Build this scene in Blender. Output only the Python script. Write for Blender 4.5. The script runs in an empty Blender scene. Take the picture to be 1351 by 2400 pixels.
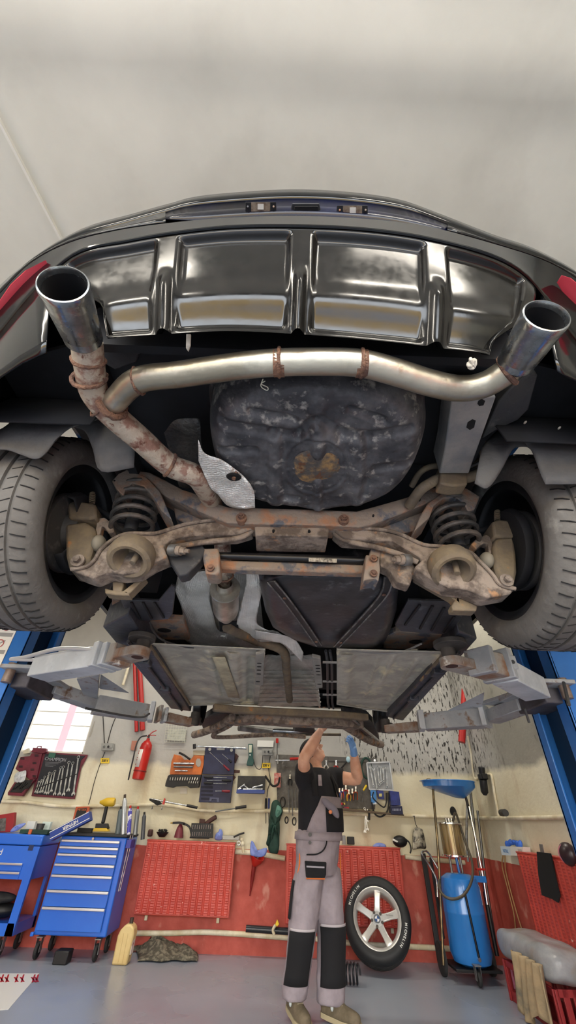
import bpy, bmesh, math, random
from mathutils import Vector, Matrix, Euler, noise as mn
random.seed(7)
PI = math.pi
sc = bpy.context.scene
COL = sc.collection
# ---------------------------------------------------------------- camera
FPX = 930.0; CAMZ = 1.12; PITCH = math.radians(37.7); ROLL = math.radians(2.2)
CR = (Matrix.Rotation(PI/2 + PITCH, 3, 'X') @ Matrix.Rotation(ROLL, 3, 'Z'))
CO = Vector((0, 0, CAMZ))
def W(px, py, Y=None, Z=None, X=None):
    d = CR @ Vector((px - 675.5, 1200.0 - py, -FPX))
    if Y is not None: t = (Y - CO.y)/d.y
    elif Z is not None: t = (Z - CO.z)/d.z
    else: t = (X - CO.x)/d.x
    return CO + d*t
def WZ(pts, Z): return [W(x, y, Z=Z) for x, y in pts]
def WY(pts, Y): return [W(x, y, Y=Y) for x, y in pts]
def pix(p):
    v = CR.transposed() @ (Vector(p) - CO)
    return (675.5 + FPX*v.x/-v.z, 1200 - FPX*v.y/-v.z)
# ---------------------------------------------------------------- materials
def lin(c):
    if isinstance(c, str): c = tuple(int(c[i:i+2], 16) for i in (0, 2, 4))
    r = []
    for v in c[:3]:
        v /= 255.0
        r.append(v/12.92 if v <= .04045 else ((v+.055)/1.055)**2.4)
    return (*r, 1)
MATS = {}
def mat(name, c1, rough=.5, metal=0, c2=None, scale=6, lo=.4, hi=.6, bump=0, bscale=40, coat=0, c3=None, s3=15, l3=.55, h3=.62,
        alpha=1, trans=0, spec=.5, detail=6, stretch=None, rough2=None, ior=1.45):
    if name in MATS: return MATS[name]
    m = bpy.data.materials.new(name); m.use_nodes = True
    nt = m.node_tree; N = nt.nodes; L = nt.links
    b = N['Principled BSDF']
    b.inputs['Base Color'].default_value = lin(c1); b.inputs['Roughness'].default_value = rough
    b.inputs['Metallic'].default_value = metal; b.inputs['Coat Weight'].default_value = coat
    b.inputs['Coat Roughness'].default_value = .06
    b.inputs['Specular IOR Level'].default_value = spec
    b.inputs['Alpha'].default_value = alpha; b.inputs['Transmission Weight'].default_value = trans; b.inputs['IOR'].default_value = ior
    tc = N.new('ShaderNodeTexCoord'); mp = N.new('ShaderNodeMapping'); L.new(tc.outputs['Object'], mp.inputs[0])
    if stretch: mp.inputs['Scale'].default_value = stretch
    def nz(s, lo, hi, det=detail):
        n = N.new('ShaderNodeTexNoise'); n.inputs['Scale'].default_value = s; n.inputs['Detail'].default_value = det
        n.inputs['Roughness'].default_value = .62
        L.new(mp.outputs[0], n.inputs['Vector'])
        r = N.new('ShaderNodeMapRange'); r.inputs[1].default_value = lo; r.inputs[2].default_value = hi
        L.new(n.outputs[0], r.inputs[0]); return r.outputs[0]
    if c2 is not None:
        f = nz(scale, lo, hi)
        mx = N.new('ShaderNodeMix'); mx.data_type = 'RGBA'; mx.inputs[6].default_value = lin(c1); mx.inputs[7].default_value = lin(c2)
        L.new(f, mx.inputs[0]); out = mx.outputs[2]
        if c3 is not None:
            f3 = nz(s3, l3, h3)
            m3 = N.new('ShaderNodeMix'); m3.data_type = 'RGBA'; m3.inputs[7].default_value = lin(c3)
            L.new(out, m3.inputs[6]); L.new(f3, m3.inputs[0]); out = m3.outputs[2]
        L.new(out, b.inputs['Base Color'])
        if rough2 is not None:
            rr = N.new('ShaderNodeMapRange'); rr.inputs[3].default_value = rough; rr.inputs[4].default_value = rough2
            L.new(f, rr.inputs[0]); L.new(rr.outputs[0], b.inputs['Roughness'])
    if bump:
        n = N.new('ShaderNodeTexNoise'); n.inputs['Scale'].default_value = bscale; n.inputs['Detail'].default_value = 5
        L.new(mp.outputs[0], n.inputs['Vector'])
        bp = N.new('ShaderNodeBump'); bp.inputs['Strength'].default_value = bump; bp.inputs['Distance'].default_value = .01
        L.new(n.outputs[0], bp.inputs['Height']); L.new(bp.outputs[0], b.inputs['Normal'])
    MATS[name] = m
    return m
def emat(name, c, s):
    if name in MATS: return MATS[name]
    m = bpy.data.materials.new(name); m.use_nodes = True
    b = m.node_tree.nodes['Principled BSDF']
    b.inputs['Base Color'].default_value = lin(c); b.inputs['Emission Color'].default_value = lin(c); b.inputs['Emission Strength'].default_value = s
    MATS[name] = m; return m
# ---------------------------------------------------------------- mesh builder
ORG = {}
def org_of(o):
    while o is not None:
        if o.name in ORG: return ORG[o.name]
        o = o.parent
    return Vector((0, 0, 0))
def frame(d, up=None):
    d = Vector(d).normalized()
    u = Vector(up) if up is not None else (Vector((0, 0, 1)) if abs(d.z) < .95 else Vector((0, 1, 0)))
    a = u.cross(d)
    if a.length < 1e-6: a = Vector((1, 0, 0)).cross(d)
    a.normalize(); b = d.cross(a)
    return a, b, d
def smooth_path(pts, n=6, closed=False):
    P = [Vector(p) for p in pts]; out = []; m = len(P)
    rng = range(m if closed else m-1)
    for i in rng:
        p1, p2 = P[i], P[(i+1) % m]
        p0 = P[i-1] if (i > 0 or closed) else p1*2-p2
        p3 = P[(i+2) % m] if (i+2 < m or closed) else p2*2-p1
        for k in range(n):
            t = k/n
            out.append(.5*((2*p1)+(p2-p0)*t+(2*p0-5*p1+4*p2-p3)*t*t+(3*p1-p0-3*p2+p3)*t**3))
    if not closed: out.append(P[-1].copy())
    return out
def lerp(a, b, t): return a+(b-a)*t
class MB:
    def __init__(s): s.v = []; s.f = []
    def add(s, vs, fs):
        o = len(s.v); s.v += [Vector(v) for v in vs]; s.f += [tuple(i+o for i in f) for f in fs]; return s
    def box(s, c, sz, R=None, taper=1):
        x, y, z = [q/2 for q in sz]; vs = []
        for k, t in ((-1, 1), (1, taper)):
            for a, b in ((-1, -1), (1, -1), (1, 1), (-1, 1)): vs.append(Vector((a*x*t, b*y*t, k*z)))
        if R is not None: vs = [R @ v for v in vs]
        return s.add([v+Vector(c) for v in vs], [(3, 2, 1, 0), (4, 5, 6, 7), (0, 1, 5, 4), (1, 2, 6, 5), (2, 3, 7, 6), (3, 0, 4, 7)])
    def bar(s, p0, p1, w, h, up=None, w1=None, h1=None):
        p0 = Vector(p0); p1 = Vector(p1); a, b, d = frame(p1-p0, up); w1 = w if w1 is None else w1; h1 = h if h1 is None else h1
        vs = []
        for p, ww, hh in ((p0, w, h), (p1, w1, h1)):
            for i, j in ((-1, -1), (1, -1), (1, 1), (-1, 1)): vs.append(p+a*i*ww/2+b*j*hh/2)
        return s.add(vs, [(3, 2, 1, 0), (4, 5, 6, 7), (0, 1, 5, 4), (1, 2, 6, 5), (2, 3, 7, 6), (3, 0, 4, 7)])
    def strip(s, pts, w, h, up=(0, 0, 1), ws=None, hs=None):
        # swept rectangular section along a polyline
        P = [Vector(p) for p in pts]; n = len(P); vs = []
        for i, p in enumerate(P):
            d = (P[min(i+1, n-1)]-P[max(i-1, 0)]); a, b, _ = frame(d, up)
            ww = ws[i] if ws else w; hh = hs[i] if hs else h
            for q, r in ((-1, -1), (1, -1), (1, 1), (-1, 1)): vs.append(p+a*q*ww/2+b*r*hh/2)
        fs = [(3, 2, 1, 0), tuple(4*(n-1)+k for k in range(4))]
        for i in range(n-1):
            for k in range(4): fs.append((4*i+k, 4*i+(k+1) % 4, 4*i+4+(k+1) % 4, 4*i+4+k))
        return s.add(vs, fs)
    def tube(s, pts, r, n=12, closed=False, caps=True, sx=1):
        P = [Vector(p) for p in pts]; m = len(P); vs = []; fs = []
        prev = None
        for i, p in enumerate(P):
            if closed: d = P[(i+1) % m]-P[i-1]
            else: d = P[min(i+1, m-1)]-P[max(i-1, 0)]
            if d.length < 1e-9: d = Vector((0, 0, 1))
            d.normalize()
            if prev is None: a, b, _ = frame(d)
            else:
                a = prev-d*prev.dot(d)
                if a.length < 1e-6: a = frame(d)[0]
                a.normalize(); b = d.cross(a)
            prev = a
            rr = r[i] if isinstance(r, (list, tuple)) else r
            for k in range(n):
                t = 2*PI*k/n; vs.append(p+a*math.cos(t)*rr*sx+b*math.sin(t)*rr)
        for i in range(m if closed else m-1):
            j = (i+1) % m
            for k in range(n): fs.append((i*n+k, i*n+(k+1) % n, j*n+(k+1) % n, j*n+k))
        if caps and not closed: fs.append(tuple(range(n-1, -1, -1))); fs.append(tuple((m-1)*n+k for k in range(n)))
        return s.add(vs, fs)
    def cyl(s, p0, p1, r, r1=None, n=20, caps=True): return s.tube([p0, p1], [r, r if r1 is None else r1], n, caps=caps)
    def lathe(s, o, axis, prof, n=32, up=None, caps=False, sx=1, a0=0, a1=None):
        # prof: (radius, distance along axis)
        a, b, d = frame(axis, up); o = Vector(o); vs = []; fs = []; full = a1 is None
        m = n if full else n+1
        for r, h in prof:
            for k in range(m):
                t = (2*PI*k/n) if full else a0+(a1-a0)*k/n
                vs.append(o+d*h+a*math.cos(t)*r*sx+b*math.sin(t)*r)
        for i in range(len(prof)-1):
            for k in range(n):
                k2 = (k+1) % m
                fs.append((i*m+k, i*m+k2, (i+1)*m+k2, (i+1)*m+k))
        if caps and full: fs.append(tuple(range(m-1, -1, -1))); fs.append(tuple((len(prof)-1)*m+k for k in range(m)))
        return s.add(vs, fs)
    def poly(s, pts, off):
        # closed outline (3D points) extruded by vector off
        P = [Vector(p) for p in pts]; n = len(P); off = Vector(off)
        return s.add(P+[p+off for p in P], [tuple(range(n-1, -1, -1)), tuple(range(n, 2*n))]+[(i, (i+1) % n, n+(i+1) % n, n+i) for i in range(n)])
    def grid(s, rows, flip=False):
        m = len(rows[0]); vs = [p for r in rows for p in r]; fs = []
        for i in range(len(rows)-1):
            for k in range(m-1):
                q = (i*m+k, i*m+k+1, (i+1)*m+k+1, (i+1)*m+k); fs.append(q[::-1] if flip else q)
        return s.add(vs, fs)
    def ball(s, c, r, n=14, R=None):
        if not isinstance(r, (tuple, list, Vector)): r = (r, r, r)
        vs = []; fs = []; m = n//2
        for i in range(m+1):
            ph = PI*i/m
            for k in range(n):
                t = 2*PI*k/n; v = Vector((r[0]*math.sin(ph)*math.cos(t), r[1]*math.sin(ph)*math.sin(t), r[2]*math.cos(ph)))
                vs.append((R @ v if R is not None else v)+Vector(c))
        for i in range(m):
            for k in range(n): fs.append((i*n+k, (i+1)*n+k, (i+1)*n+(k+1) % n, i*n+(k+1) % n))
        return s.add(vs, fs)
    def torus(s, c, axis, R, r, n=32, m=10, sx=1):
        a, b, d = frame(axis); c = Vector(c)
        return s.tube([c+a*math.cos(2*PI*k/n)*R*sx+b*math.sin(2*PI*k/n)*R for k in range(n)], r, m, closed=True)
    def xf(s, M, start=0):
        for i in range(start, len(s.v)): s.v[i] = M @ s.v[i]
        return s
    def build(s, name, m, parent=None, smooth=True, bevel=0, solid=0, sub=0, ang=40, seg=2, weld=True, local=False, soff=0):
        me = bpy.data.meshes.new(name)
        o = Vector((0, 0, 0)) if local else (org_of(parent) if parent is not None else Vector((0, 0, 0)))
        loc = None
        if parent is None and not local and s.v:
            loc = Vector((sum(v.x for v in s.v)/len(s.v), sum(v.y for v in s.v)/len(s.v), min(v.z for v in s.v))); o = loc
        me.from_pydata([v-o for v in s.v], [], s.f)
        bm = bmesh.new(); bm.from_mesh(me)
        if weld: bmesh.ops.remove_doubles(bm, verts=bm.verts, dist=1e-5)
        bmesh.ops.recalc_face_normals(bm, faces=bm.faces)
        bm.to_mesh(me); bm.free()
        if smooth:
            for p in me.polygons: p.use_smooth = True
            me.set_sharp_from_angle(angle=math.radians(ang))
        me.materials.append(m)
        ob = bpy.data.objects.new(name, me); COL.objects.link(ob)
        if parent is not None: ob.parent = parent
        if loc is not None: ob.location = loc; ORG[ob.name] = loc
        if solid:
            md = ob.modifiers.new('s', 'SOLIDIFY'); md.thickness = solid; md.offset = soff
        if bevel:
            md = ob.modifiers.new('b', 'BEVEL'); md.width = bevel; md.segments = seg; md.limit_method = 'ANGLE'; md.angle_limit = math.radians(35)
            md.harden_normals = False
        if sub:
            md = ob.modifiers.new('u', 'SUBSURF'); md.levels = sub; md.render_levels = sub
        return ob
def tag(o, label=None, cat=None, group=None, kind=None):
    if label: o['label'] = label
    if cat: o['category'] = cat
    if group: o['group'] = group
    if kind: o['kind'] = kind
    return o
def thing(name, loc, label, cat, group=None):
    o = bpy.data.objects.new(name, None); COL.objects.link(o); o.location = loc; ORG[o.name] = Vector(loc)
    o.empty_display_size = .05
    return tag(o, label, cat, group)
def struct(o): o['kind'] = 'structure'; return o
def dup(root, loc, rot=None, label=None):
    r = root.copy(); COL.objects.link(r); r.location = loc
    if rot is not None: r.rotation_euler = rot
    if label: r['label'] = label
    ORG[r.name] = Vector(loc)
    for ch in list(root.children):
        c = ch.copy(); COL.objects.link(c); c.parent = r
        for g in list(ch.children):
            d = g.copy(); COL.objects.link(d); d.parent = c
    return r
def text(s, size, o, right, up, m, parent, name='lettering', depth=.001, align='CENTER', bold=0):
    cu = bpy.data.curves.new('t', 'FONT'); cu.body = s; cu.size = size; cu.align_x = align; cu.align_y = 'CENTER'; cu.extrude = depth; cu.offset = bold
    ob = bpy.data.objects.new('t', cu); COL.objects.link(ob)
    dg = bpy.context.evaluated_depsgraph_get(); dg.update()
    me = bpy.data.meshes.new_from_object(ob.evaluated_get(dg)); bpy.data.objects.remove(ob)
    r = Vector(right).normalized(); u = Vector(up); u = (u-r*u.dot(r)).normalized(); n = r.cross(u)
    off = org_of(parent)
    for v in me.vertices: v.co = Vector(o)-off+r*v.co.x+u*v.co.y+n*v.co.z
    me.name = name; me.materials.clear(); me.materials.append(m)
    ob = bpy.data.objects.new(name, me); COL.objects.link(ob); ob.parent = parent
    return ob
# common materials
M_black = mat('black_plastic', '1a1b1d', .45, 0, '2a2b2d', 8)
M_rubber = mat('rubber', '222223', .75, 0, '303030', 12, bump=.2)
M_steel = mat('steel', 'b9bcbf', .28, 1, '8b8f92', 9)
M_chrome = mat('chrome', 'd8dadc', .12, 1)
M_white = mat('white_plastic', 'dcdcd6', .5)
M_red = mat('red_paint', 'b8241c', .35, 0, '9c1a16', 5)
M_blue = mat('blue_paint', '1f66c8', .3, 0, '1b59b4', 3, coat=.3)
# ================================================================ ROOM
YB = 6.0; XR = 2.42; XL = -3.6; ZC = 3.95; YF = -3.4
def wall_mat(name, kind):
    m = bpy.data.materials.new(name); m.use_nodes = True; nt = m.node_tree; N = nt.nodes; L = nt.links; b = N['Principled BSDF']
    b.inputs['Roughness'].default_value = .7
    g = N.new('ShaderNodeNewGeometry'); sp = N.new('ShaderNodeSeparateXYZ'); L.new(g.outputs['Position'], sp.inputs[0])
    def noise(s, vec=None, sc_=(1, 1, 1), det=6):
        mp = N.new('ShaderNodeMapping'); mp.inputs['Scale'].default_value = sc_; L.new(g.outputs['Position'], mp.inputs[0])
        n = N.new('ShaderNodeTexNoise'); n.inputs['Scale'].default_value = s; n.inputs['Detail'].default_value = det; L.new(mp.outputs[0], n.inputs['Vector']); return n.outputs[0]
    def rng(s, a, c_, lo=0, hi=1):
        r = N.new('ShaderNodeMapRange'); r.inputs[1].default_value = a; r.inputs[2].default_value = c_; r.inputs[3].default_value = lo; r.inputs[4].default_value = hi
        L.new(s, r.inputs[0]); return r.outputs[0]
    def mth(op, a, c_):
        r = N.new('ShaderNodeMath'); r.operation = op
        for i, q in enumerate((a, c_)):
            if isinstance(q, (int, float)): r.inputs[i].default_value = q
            else: L.new(q, r.inputs[i])
        return r.outputs[0]
    def mix(f, a, c_):
        r = N.new('ShaderNodeMix'); r.data_type = 'RGBA'; L.new(f, r.inputs[0])
        for i, q in ((6, a), (7, c_)):
            if isinstance(q, str): r.inputs[i].default_value = lin(q)
            else: L.new(q, r.inputs[i])
        return r.outputs[2]
    big = noise(1.3); fine = noise(9); med = noise(3.5, sc_=(1, 1, 1))
    z = mth('ADD', sp.outputs[2], mth('MULTIPLY', mth('SUBTRACT', med, .5), .16))
    cream = mix(rng(big, .4, .65), 'dcd8c2', 'cdc6ab')
    cream = mix(rng(noise(4, sc_=(1, 1, .35)), .56, .72, 0, .55), cream, 'a58a68')
    grey = mix(rng(big, .35, .65), 'b2b1ac', '9c9b96')
    # peeled render on the right half: white and black vertical flecks
    fl = noise(30, sc_=(1.3, 1.3, .38), det=3)
    flick = mix(rng(fl, .56, .6), grey, '2d2b28')
    flick = mix(rng(noise(26, sc_=(1, 1, .3), det=3), .6, .66, 0, .5), flick, 'cfccc2')
    xm = rng(mth('ADD', sp.outputs[0], mth('MULTIPLY', mth('SUBTRACT', med, .5), .5)), .75, 1.0)
    if kind == 'back': grey = mix(xm, grey, flick)
    elif kind == 'right':
        grey = mix(rng(sp.outputs[1], 4.9, 5.5), mix(rng(big, .3, .7), '9c9a90', '807e76'), flick)
        grey = mix(rng(noise(14, sc_=(1, 1, .5)), .62, .72, 0, .6), grey, '4a4843')
    hz = 1.62
    c = mix(rng(z, hz-.03, hz+.03), cream, grey)
    if kind == 'back': # grease above the hanging tools
        pass
    redc = mix(rng(fine, .35, .65), 'b9564a', 'a8473b')
    redc = mix(rng(noise(6, sc_=(1, 1, .6)), .62, .7, 0, .8), redc, 'cf8f80')
    redc = mix(rng(noise(2.2), .6, .75, 0, .6), redc, '7c3a30')
    z2 = mth('ADD', sp.outputs[2], mth('MULTIPLY', mth('SUBTRACT', fine, .5), .02))
    c = mix(rng(z2, .828, .833), redc, c)
    L.new(c, b.inputs['Base Color'])
    bp = N.new('ShaderNodeBump'); bp.inputs['Strength'].default_value = .35; bp.inputs['Distance'].default_value = .01
    L.new(noise(25), bp.inputs['Height']); L.new(bp.outputs[0], b.inputs['Normal'])
    return m
MW_b = wall_mat('plaster_back', 'back'); MW_r = wall_mat('plaster_right', 'right'); MW_l = wall_mat('plaster_left', 'left')
M_floor = mat('floor_paint', '848c99', .2, 0, '8d94a0', .9, bump=.03, bscale=30, c3='969ca6', s3=1.3, l3=.35, h3=.95, rough2=.36, detail=3)
M_ceil = mat('ceiling_sheet', 'd2cfc2', .75, 0, 'c9c6b9', .9, c3='b6b3a7', s3=.8, l3=.55, h3=.8)
b = MB().box(((XL+XR)/2, (YB+YF)/2, -.05), (XR-XL+.4, YB-YF+.2, .1)); struct(b.build('floor', M_floor, smooth=False))
# ceiling: lining sheets with soft ridges where they sag over the purlins
rows = []
nx, ny = 70, 110
for j in range(ny+1):
    y = YF+(YB-YF)*j/ny; r = []
    for i in range(nx+1):
        x = XL-.1+(XR-XL+.2)*i/nx
        h = ZC+.02*math.sin(x*2.3+.6)+.035*math.exp(-((y-.13-.04*x)/.12)**2)*-1-.03*math.exp(-((y-1.6)/.15)**2)
        h += .02*math.exp(-((x+.75+.1*y)/.12)**2)*-1 + .02*mn.noise(Vector((x*.9, y*.9, 2)))
        r.append(Vector((x, y, h)))
    rows.append(r)
struct(MB().grid(rows).build('ceiling', M_ceil, solid=.04, soff=1))
# back wall with no opening, left wall with a bright window
def slab(name, x0, x1, y0, y1, z0, z1, m): return struct(MB().box(((x0+x1)/2, (y0+y1)/2, (z0+z1)/2), (x1-x0, y1-y0, z1-z0)).build(name, m, smooth=False))
slab('wall_right', XR, XR+.15, YF, YB+.15, 0, ZC+.1, MW_r)
slab('wall_left', XL-.15, XL, YF, YB+.15, 0, ZC+.1, MW_l)
# window opening in the back wall (pixel corners of the photo, on the plane of the wall)
wx0, wx1 = -3.35, W(205, 1730, Y=YB).x; wz0 = W(150, 1765, Y=YB).z; wz1 = W(170, 1636, Y=YB).z
bb = MB()
for (x0, x1, z0, z1) in ((XL-.15, wx0, 0, ZC+.1), (wx0, wx1, 0, wz0), (wx0, wx1, wz1, ZC+.1), (wx1, XR+.15, 0, ZC+.1)):
    bb.box(((x0+x1)/2, YB+.1, (z0+z1)/2), (x1-x0, .2, z1-z0))
struct(bb.build('wall_back', MW_b, smooth=False))
M_wglass = emat('daylight_panel', 'f4fbff', .62)
M_frame = mat('window_frame', 'd9d6cc', .5)
wf = MB(); 
for (x, z, sx, sz) in ((wx0, (wz0+wz1)/2, .04, wz1-wz0), (wx1, (wz0+wz1)/2, .04, wz1-wz0), ((wx0+wx1)/2, wz0, wx1-wx0, .04), ((wx0+wx1)/2, wz1, wx1-wx0, .04)):
    wf.box((x, YB+.05, z), (sx, .08, sz))
win = struct(wf.build('window_1', M_frame, bevel=.004))
pn = MB()
for k in range(4):
    z0 = lerp(wz0, wz1, k/4); z1 = lerp(wz0, wz1, (k+1)/4)-.012
    pn.box(((wx0+wx1)/2, YB+.07, (z0+z1)/2), (wx1-wx0, .02, z1-z0))
for k in (1, 2, 3): wb = MB().box(((wx0+wx1)/2, YB+.062, lerp(wz0, wz1, k/4)-.006), (wx1-wx0, .02, .014)).build('glazing_bar', M_frame, win)
pane = pn.build('pane', M_wglass, win, smooth=False)
M_pink = emat('pink_strip', 'eab0bc', .38)
p0 = W(175, 1640, Y=YB+.05); p1 = W(140, 1760, Y=YB+.05)
MB().box(((p0.x+p1.x)/2, YB+.052, (wz0+wz1)/2), (.10, .01, wz1-wz0-.04)).build('red_stripe', M_pink, win, smooth=False)
# ceiling joint batten (thin pale line upper left)
M_trim = mat('joint_trim', 'd6d3c8', .5)
a_ = W(-40, 180, Z=ZC-.03); c_ = W(165, 580, Z=ZC-.03); 
struct(MB().bar(a_-Vector((0, 0, .055)), a_+(c_-a_)*1.6-Vector((0, 0, .055)), .014, .02).build('trim_1', M_trim))
# ---------------------------------------------------------------- lights
slab('wall_front', XL, XR, YF-.15, YF, 3.35, ZC+.1, MW_l)
struct(MB().box((0, YF-6.2, -.08), (24, 12, .1)).build('ground', mat('yard_paving', '9c9ca0', .9, 0, '8c8c90', 2), smooth=False))
w = bpy.data.worlds.new('World'); sc.world = w; w.use_nodes = True
bg = w.node_tree.nodes['Background']; bg.inputs[0].default_value = lin('e6ecf2'); bg.inputs[1].default_value = 8
def area(name, loc, tgt, sx, sy, pw, col='ffffff'):
    l = bpy.data.lights.new(name, 'AREA'); l.shape = 'RECTANGLE'; l.size = sx; l.size_y = sy; l.energy = pw; l.color = lin(col)[:3]
    o = bpy.data.objects.new(name, l); COL.objects.link(o); o.location = loc
    o.rotation_euler = (Vector(tgt)-Vector(loc)).to_track_quat('-Z', 'Y').to_euler(); return o
pl = area('door_portal', ((XL+XR)/2, YF-.05, 1.67), ((XL+XR)/2, 0, 1.67), XR-XL, 3.3, 1); pl.data.cycles.is_portal = True
sn = bpy.data.lights.new('sun', 'SUN'); sn.energy = 12; sn.angle = .02; sn.color = lin('fff8f0')[:3]; so_ = bpy.data.objects.new('sun', sn); COL.objects.link(so_)
so_.rotation_euler = Vector((.25, -.75, -.62)).to_track_quat('-Z', 'Y').to_euler()
fc = struct(MB().box((0, -15.1, 1.6), (26, .2, 3.2)).build('wall_opposite', mat('facade_ochre', 'c2a878', .85, 0, 'b59a6c', 1), smooth=False))
for i, (x, y) in enumerate(((-1.9, -1.6), (1.2, -1.6), (-2.4, 2.6), (1.9, 4.6), (-1.0, 4.9))):  # added fill lamps under the ceiling, no real fittings there
    area('added_fill_light', (x, y, ZC-.25), (x, y, 0), 1.4, .12, 30 if y < 4 else 20, 'fff6e6')
cam = bpy.data.cameras.new('camera'); co = bpy.data.objects.new('camera', cam); COL.objects.link(co)
co.matrix_world = Matrix.Translation(CO) @ CR.to_4x4()
cam.sensor_fit = 'VERTICAL'; cam.sensor_height = 36; cam.lens = FPX/2400*36; cam.clip_start = .01
cam.shift_x = 0
sc.camera = co
vs = sc.view_settings; vs.view_transform = 'Standard'; vs.look = 'None'; vs.exposure = 1.0; vs.gamma = 1; vs.use_curve_mapping = False
# ================================================================ CAR
car = thing('car', (0.02, 2.2, 1.6), 'black car raised high on the lift, its rusty underside facing the viewer', 'car')
M_paint = mat('black_paint', '07080a', .1, 0, '07080a', 5, c3='7d8288', s3=170, l3=.73, h3=.75, spec=.35)
M_diff = mat('diffuser_plastic', '0a0908', .13, 0, '100e0c', 30, c3='8a867e', s3=150, l3=.74, h3=.76, bump=.02, bscale=18, rough2=.2, spec=.38)
M_under = mat('underseal', '303032', .62, 0, '3a3937', 7, c3='5b5853', s3=22, l3=.58, h3=.72, bump=.4, bscale=25)
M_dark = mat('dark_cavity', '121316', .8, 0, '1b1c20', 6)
M_rust = mat('rusty_steel', '7d7064', .8, .1, '8f674c', 16, lo=.48, hi=.64, c3='525459', s3=11, l3=.54, h3=.61, bump=.5, bscale=60)
M_rust2 = mat('dusty_steel', '83766a', .85, .05, '574c43', 18, lo=.44, hi=.58, c3='96704f', s3=14, l3=.58, h3=.66, bump=.5, bscale=60)
M_exh = mat('exhaust_steel', 'bdb7a6', .34, .85, '97907f', 5, c3='8a6b4c', s3=9, l3=.62, h3=.75, bump=.15, bscale=40)
M_exr = mat('rusty_exhaust', 'aea18f', .55, .3, '87685a', 26, lo=.48, hi=.58, c3='6a4638', s3=34, l3=.58, h3=.64, bump=.4, bscale=70)
M_weld = mat('weld_rust', '5d463c', .8, .2, '80604c', 30, bump=.8, bscale=120)
M_tip = mat('tailpipe_steel', '9fa3a6', .2, .95, '57585a', 10, lo=.45, hi=.7, bump=.1, rough2=.5)
M_tyre = mat('tyre_rubber', '504d49', .8, 0, '5c5955', 8, c3='75726d', s3=16, l3=.6, h3=.75, bump=.25, bscale=60)
M_rim = mat('rim_black', '1b1c1f', .35, .3, '2a2b2d', 8)
M_liner = mat('arch_liner', '3a3b3e', .75, 0, '4d4c4b', 5, bump=.25, bscale=40)
M_spring = mat('spring_steel', '44423f', .6, .3, '6a6057', 14, bump=.3)
M_tank = mat('tank_plastic', '232325', .36, 0, '333337', 9, c3='626264', s3=20, l3=.58, h3=.75, bump=.1)
M_pan = mat('floor_coating', 'aba698', .8, 0, '8f8b80', 5, c3='c4bb9c', s3=6, l3=.55, h3=.68, bump=.4, bscale=30)
M_brk = mat('bracket_dirt', '625749', .8, .1, '746650', 14, c3='a06a3c', s3=14, l3=.62, h3=.7, bump=.4)
M_tail = mat('tail_lamp_red', 'c8404c', .2, 0)
M_sill = mat('sill_paint', '2a2d35', .45, 0, '3b3e45', 7, c3='5a5954', s3=15, l3=.6, h3=.7, bump=.2)
def foil():
    m = mat('heat_shield_foil', 'efece4', .36, .35, 'd4d1c8', 6)
    nt = m.node_tree; N = nt.nodes; L = nt.links; b = N['Principled BSDF']
    tc = N.new('ShaderNodeTexCoord'); v = N.new('ShaderNodeTexVoronoi'); v.inputs['Scale'].default_value = 120; v.inputs['Randomness'].default_value = .15
    L.new(tc.outputs['Object'], v.inputs['Vector']); bp = N.new('ShaderNodeBump'); bp.inputs['Strength'].default_value = .9; bp.inputs['Distance'].default_value = .004; bp.invert = True
    L.new(v.outputs['Distance'], bp.inputs['Height']); L.new(bp.outputs[0], b.inputs['Normal']); return m
M_foil = foil()
def yat(curve, x):
    # smooth interpolation of y(x) through sorted knots
    n = len(curve)
    if x <= curve[0][0]:
        (x0, y0), (x1, y1) = curve[0], curve[1]; return y0+(y1-y0)*(x-x0)/(x1-x0)
    if x >= curve[-1][0]:
        (x0, y0), (x1, y1) = curve[-2], curve[-1]; return y1+(y1-y0)*(x-x1)/(x1-x0)
    for i in range(n-1):
        if curve[i][0] <= x <= curve[i+1][0]: break
    def sl(k):
        if k <= 0: return (curve[1][1]-curve[0][1])/(curve[1][0]-curve[0][0])
        if k >= n-1: return (curve[-1][1]-curve[-2][1])/(curve[-1][0]-curve[-2][0])
        return (curve[k+1][1]-curve[k-1][1])/(curve[k+1][0]-curve[k-1][0])
    x0, y0 = curve[i]; x1, y1 = curve[i+1]; h = x1-x0; t = (x-x0)/h
    return (2*t**3-3*t*t+1)*y0+(t**3-2*t*t+t)*h*sl(i)+(-2*t**3+3*t*t)*y1+(t**3-t*t)*h*sl(i+1)
# --- bumper upper skin -------------------------------------------------
TOPC = [(-330, 1250), (-200, 960), (-90, 790), (0, 688), (70, 618), (160, 570), (270, 541), (400, 522), (540, 510), (700, 506), (860, 513), (1000, 530), (1180, 578), (1280, 612), (1351, 652), (1440, 730), (1560, 880), (1690, 1180)]
SEAM = [(-330, 1330), (-200, 1040), (-90, 880), (0, 780), (60, 705), (120, 640), (190, 590), (300, 566), (400, 549), (540, 534), (700, 532), (860, 540), (1000, 560), (1150, 600), (1230, 645), (1290, 715), (1351, 800), (1440, 900), (1560, 1040), (1690, 1280)]
rows = []
xs = [-330+(2020)*i/90 for i in range(91)]
def sec(k):
    # k 0..1 from top edge down to the seam, with heights and a rounded nose
    out = []
    for x in xs:
        e = abs((x-690)/1000)
        yt, ys = yat(TOPC, x), yat(SEAM, x)
        y = lerp(yt, ys, k)
        z = lerp(2.27, 2.16, k)
        out.append(W(x, y, Z=z))
    return out
for k in (0, .12, .25, .4, .55, .7, .85, 1): rows.append(sec(k))
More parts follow.
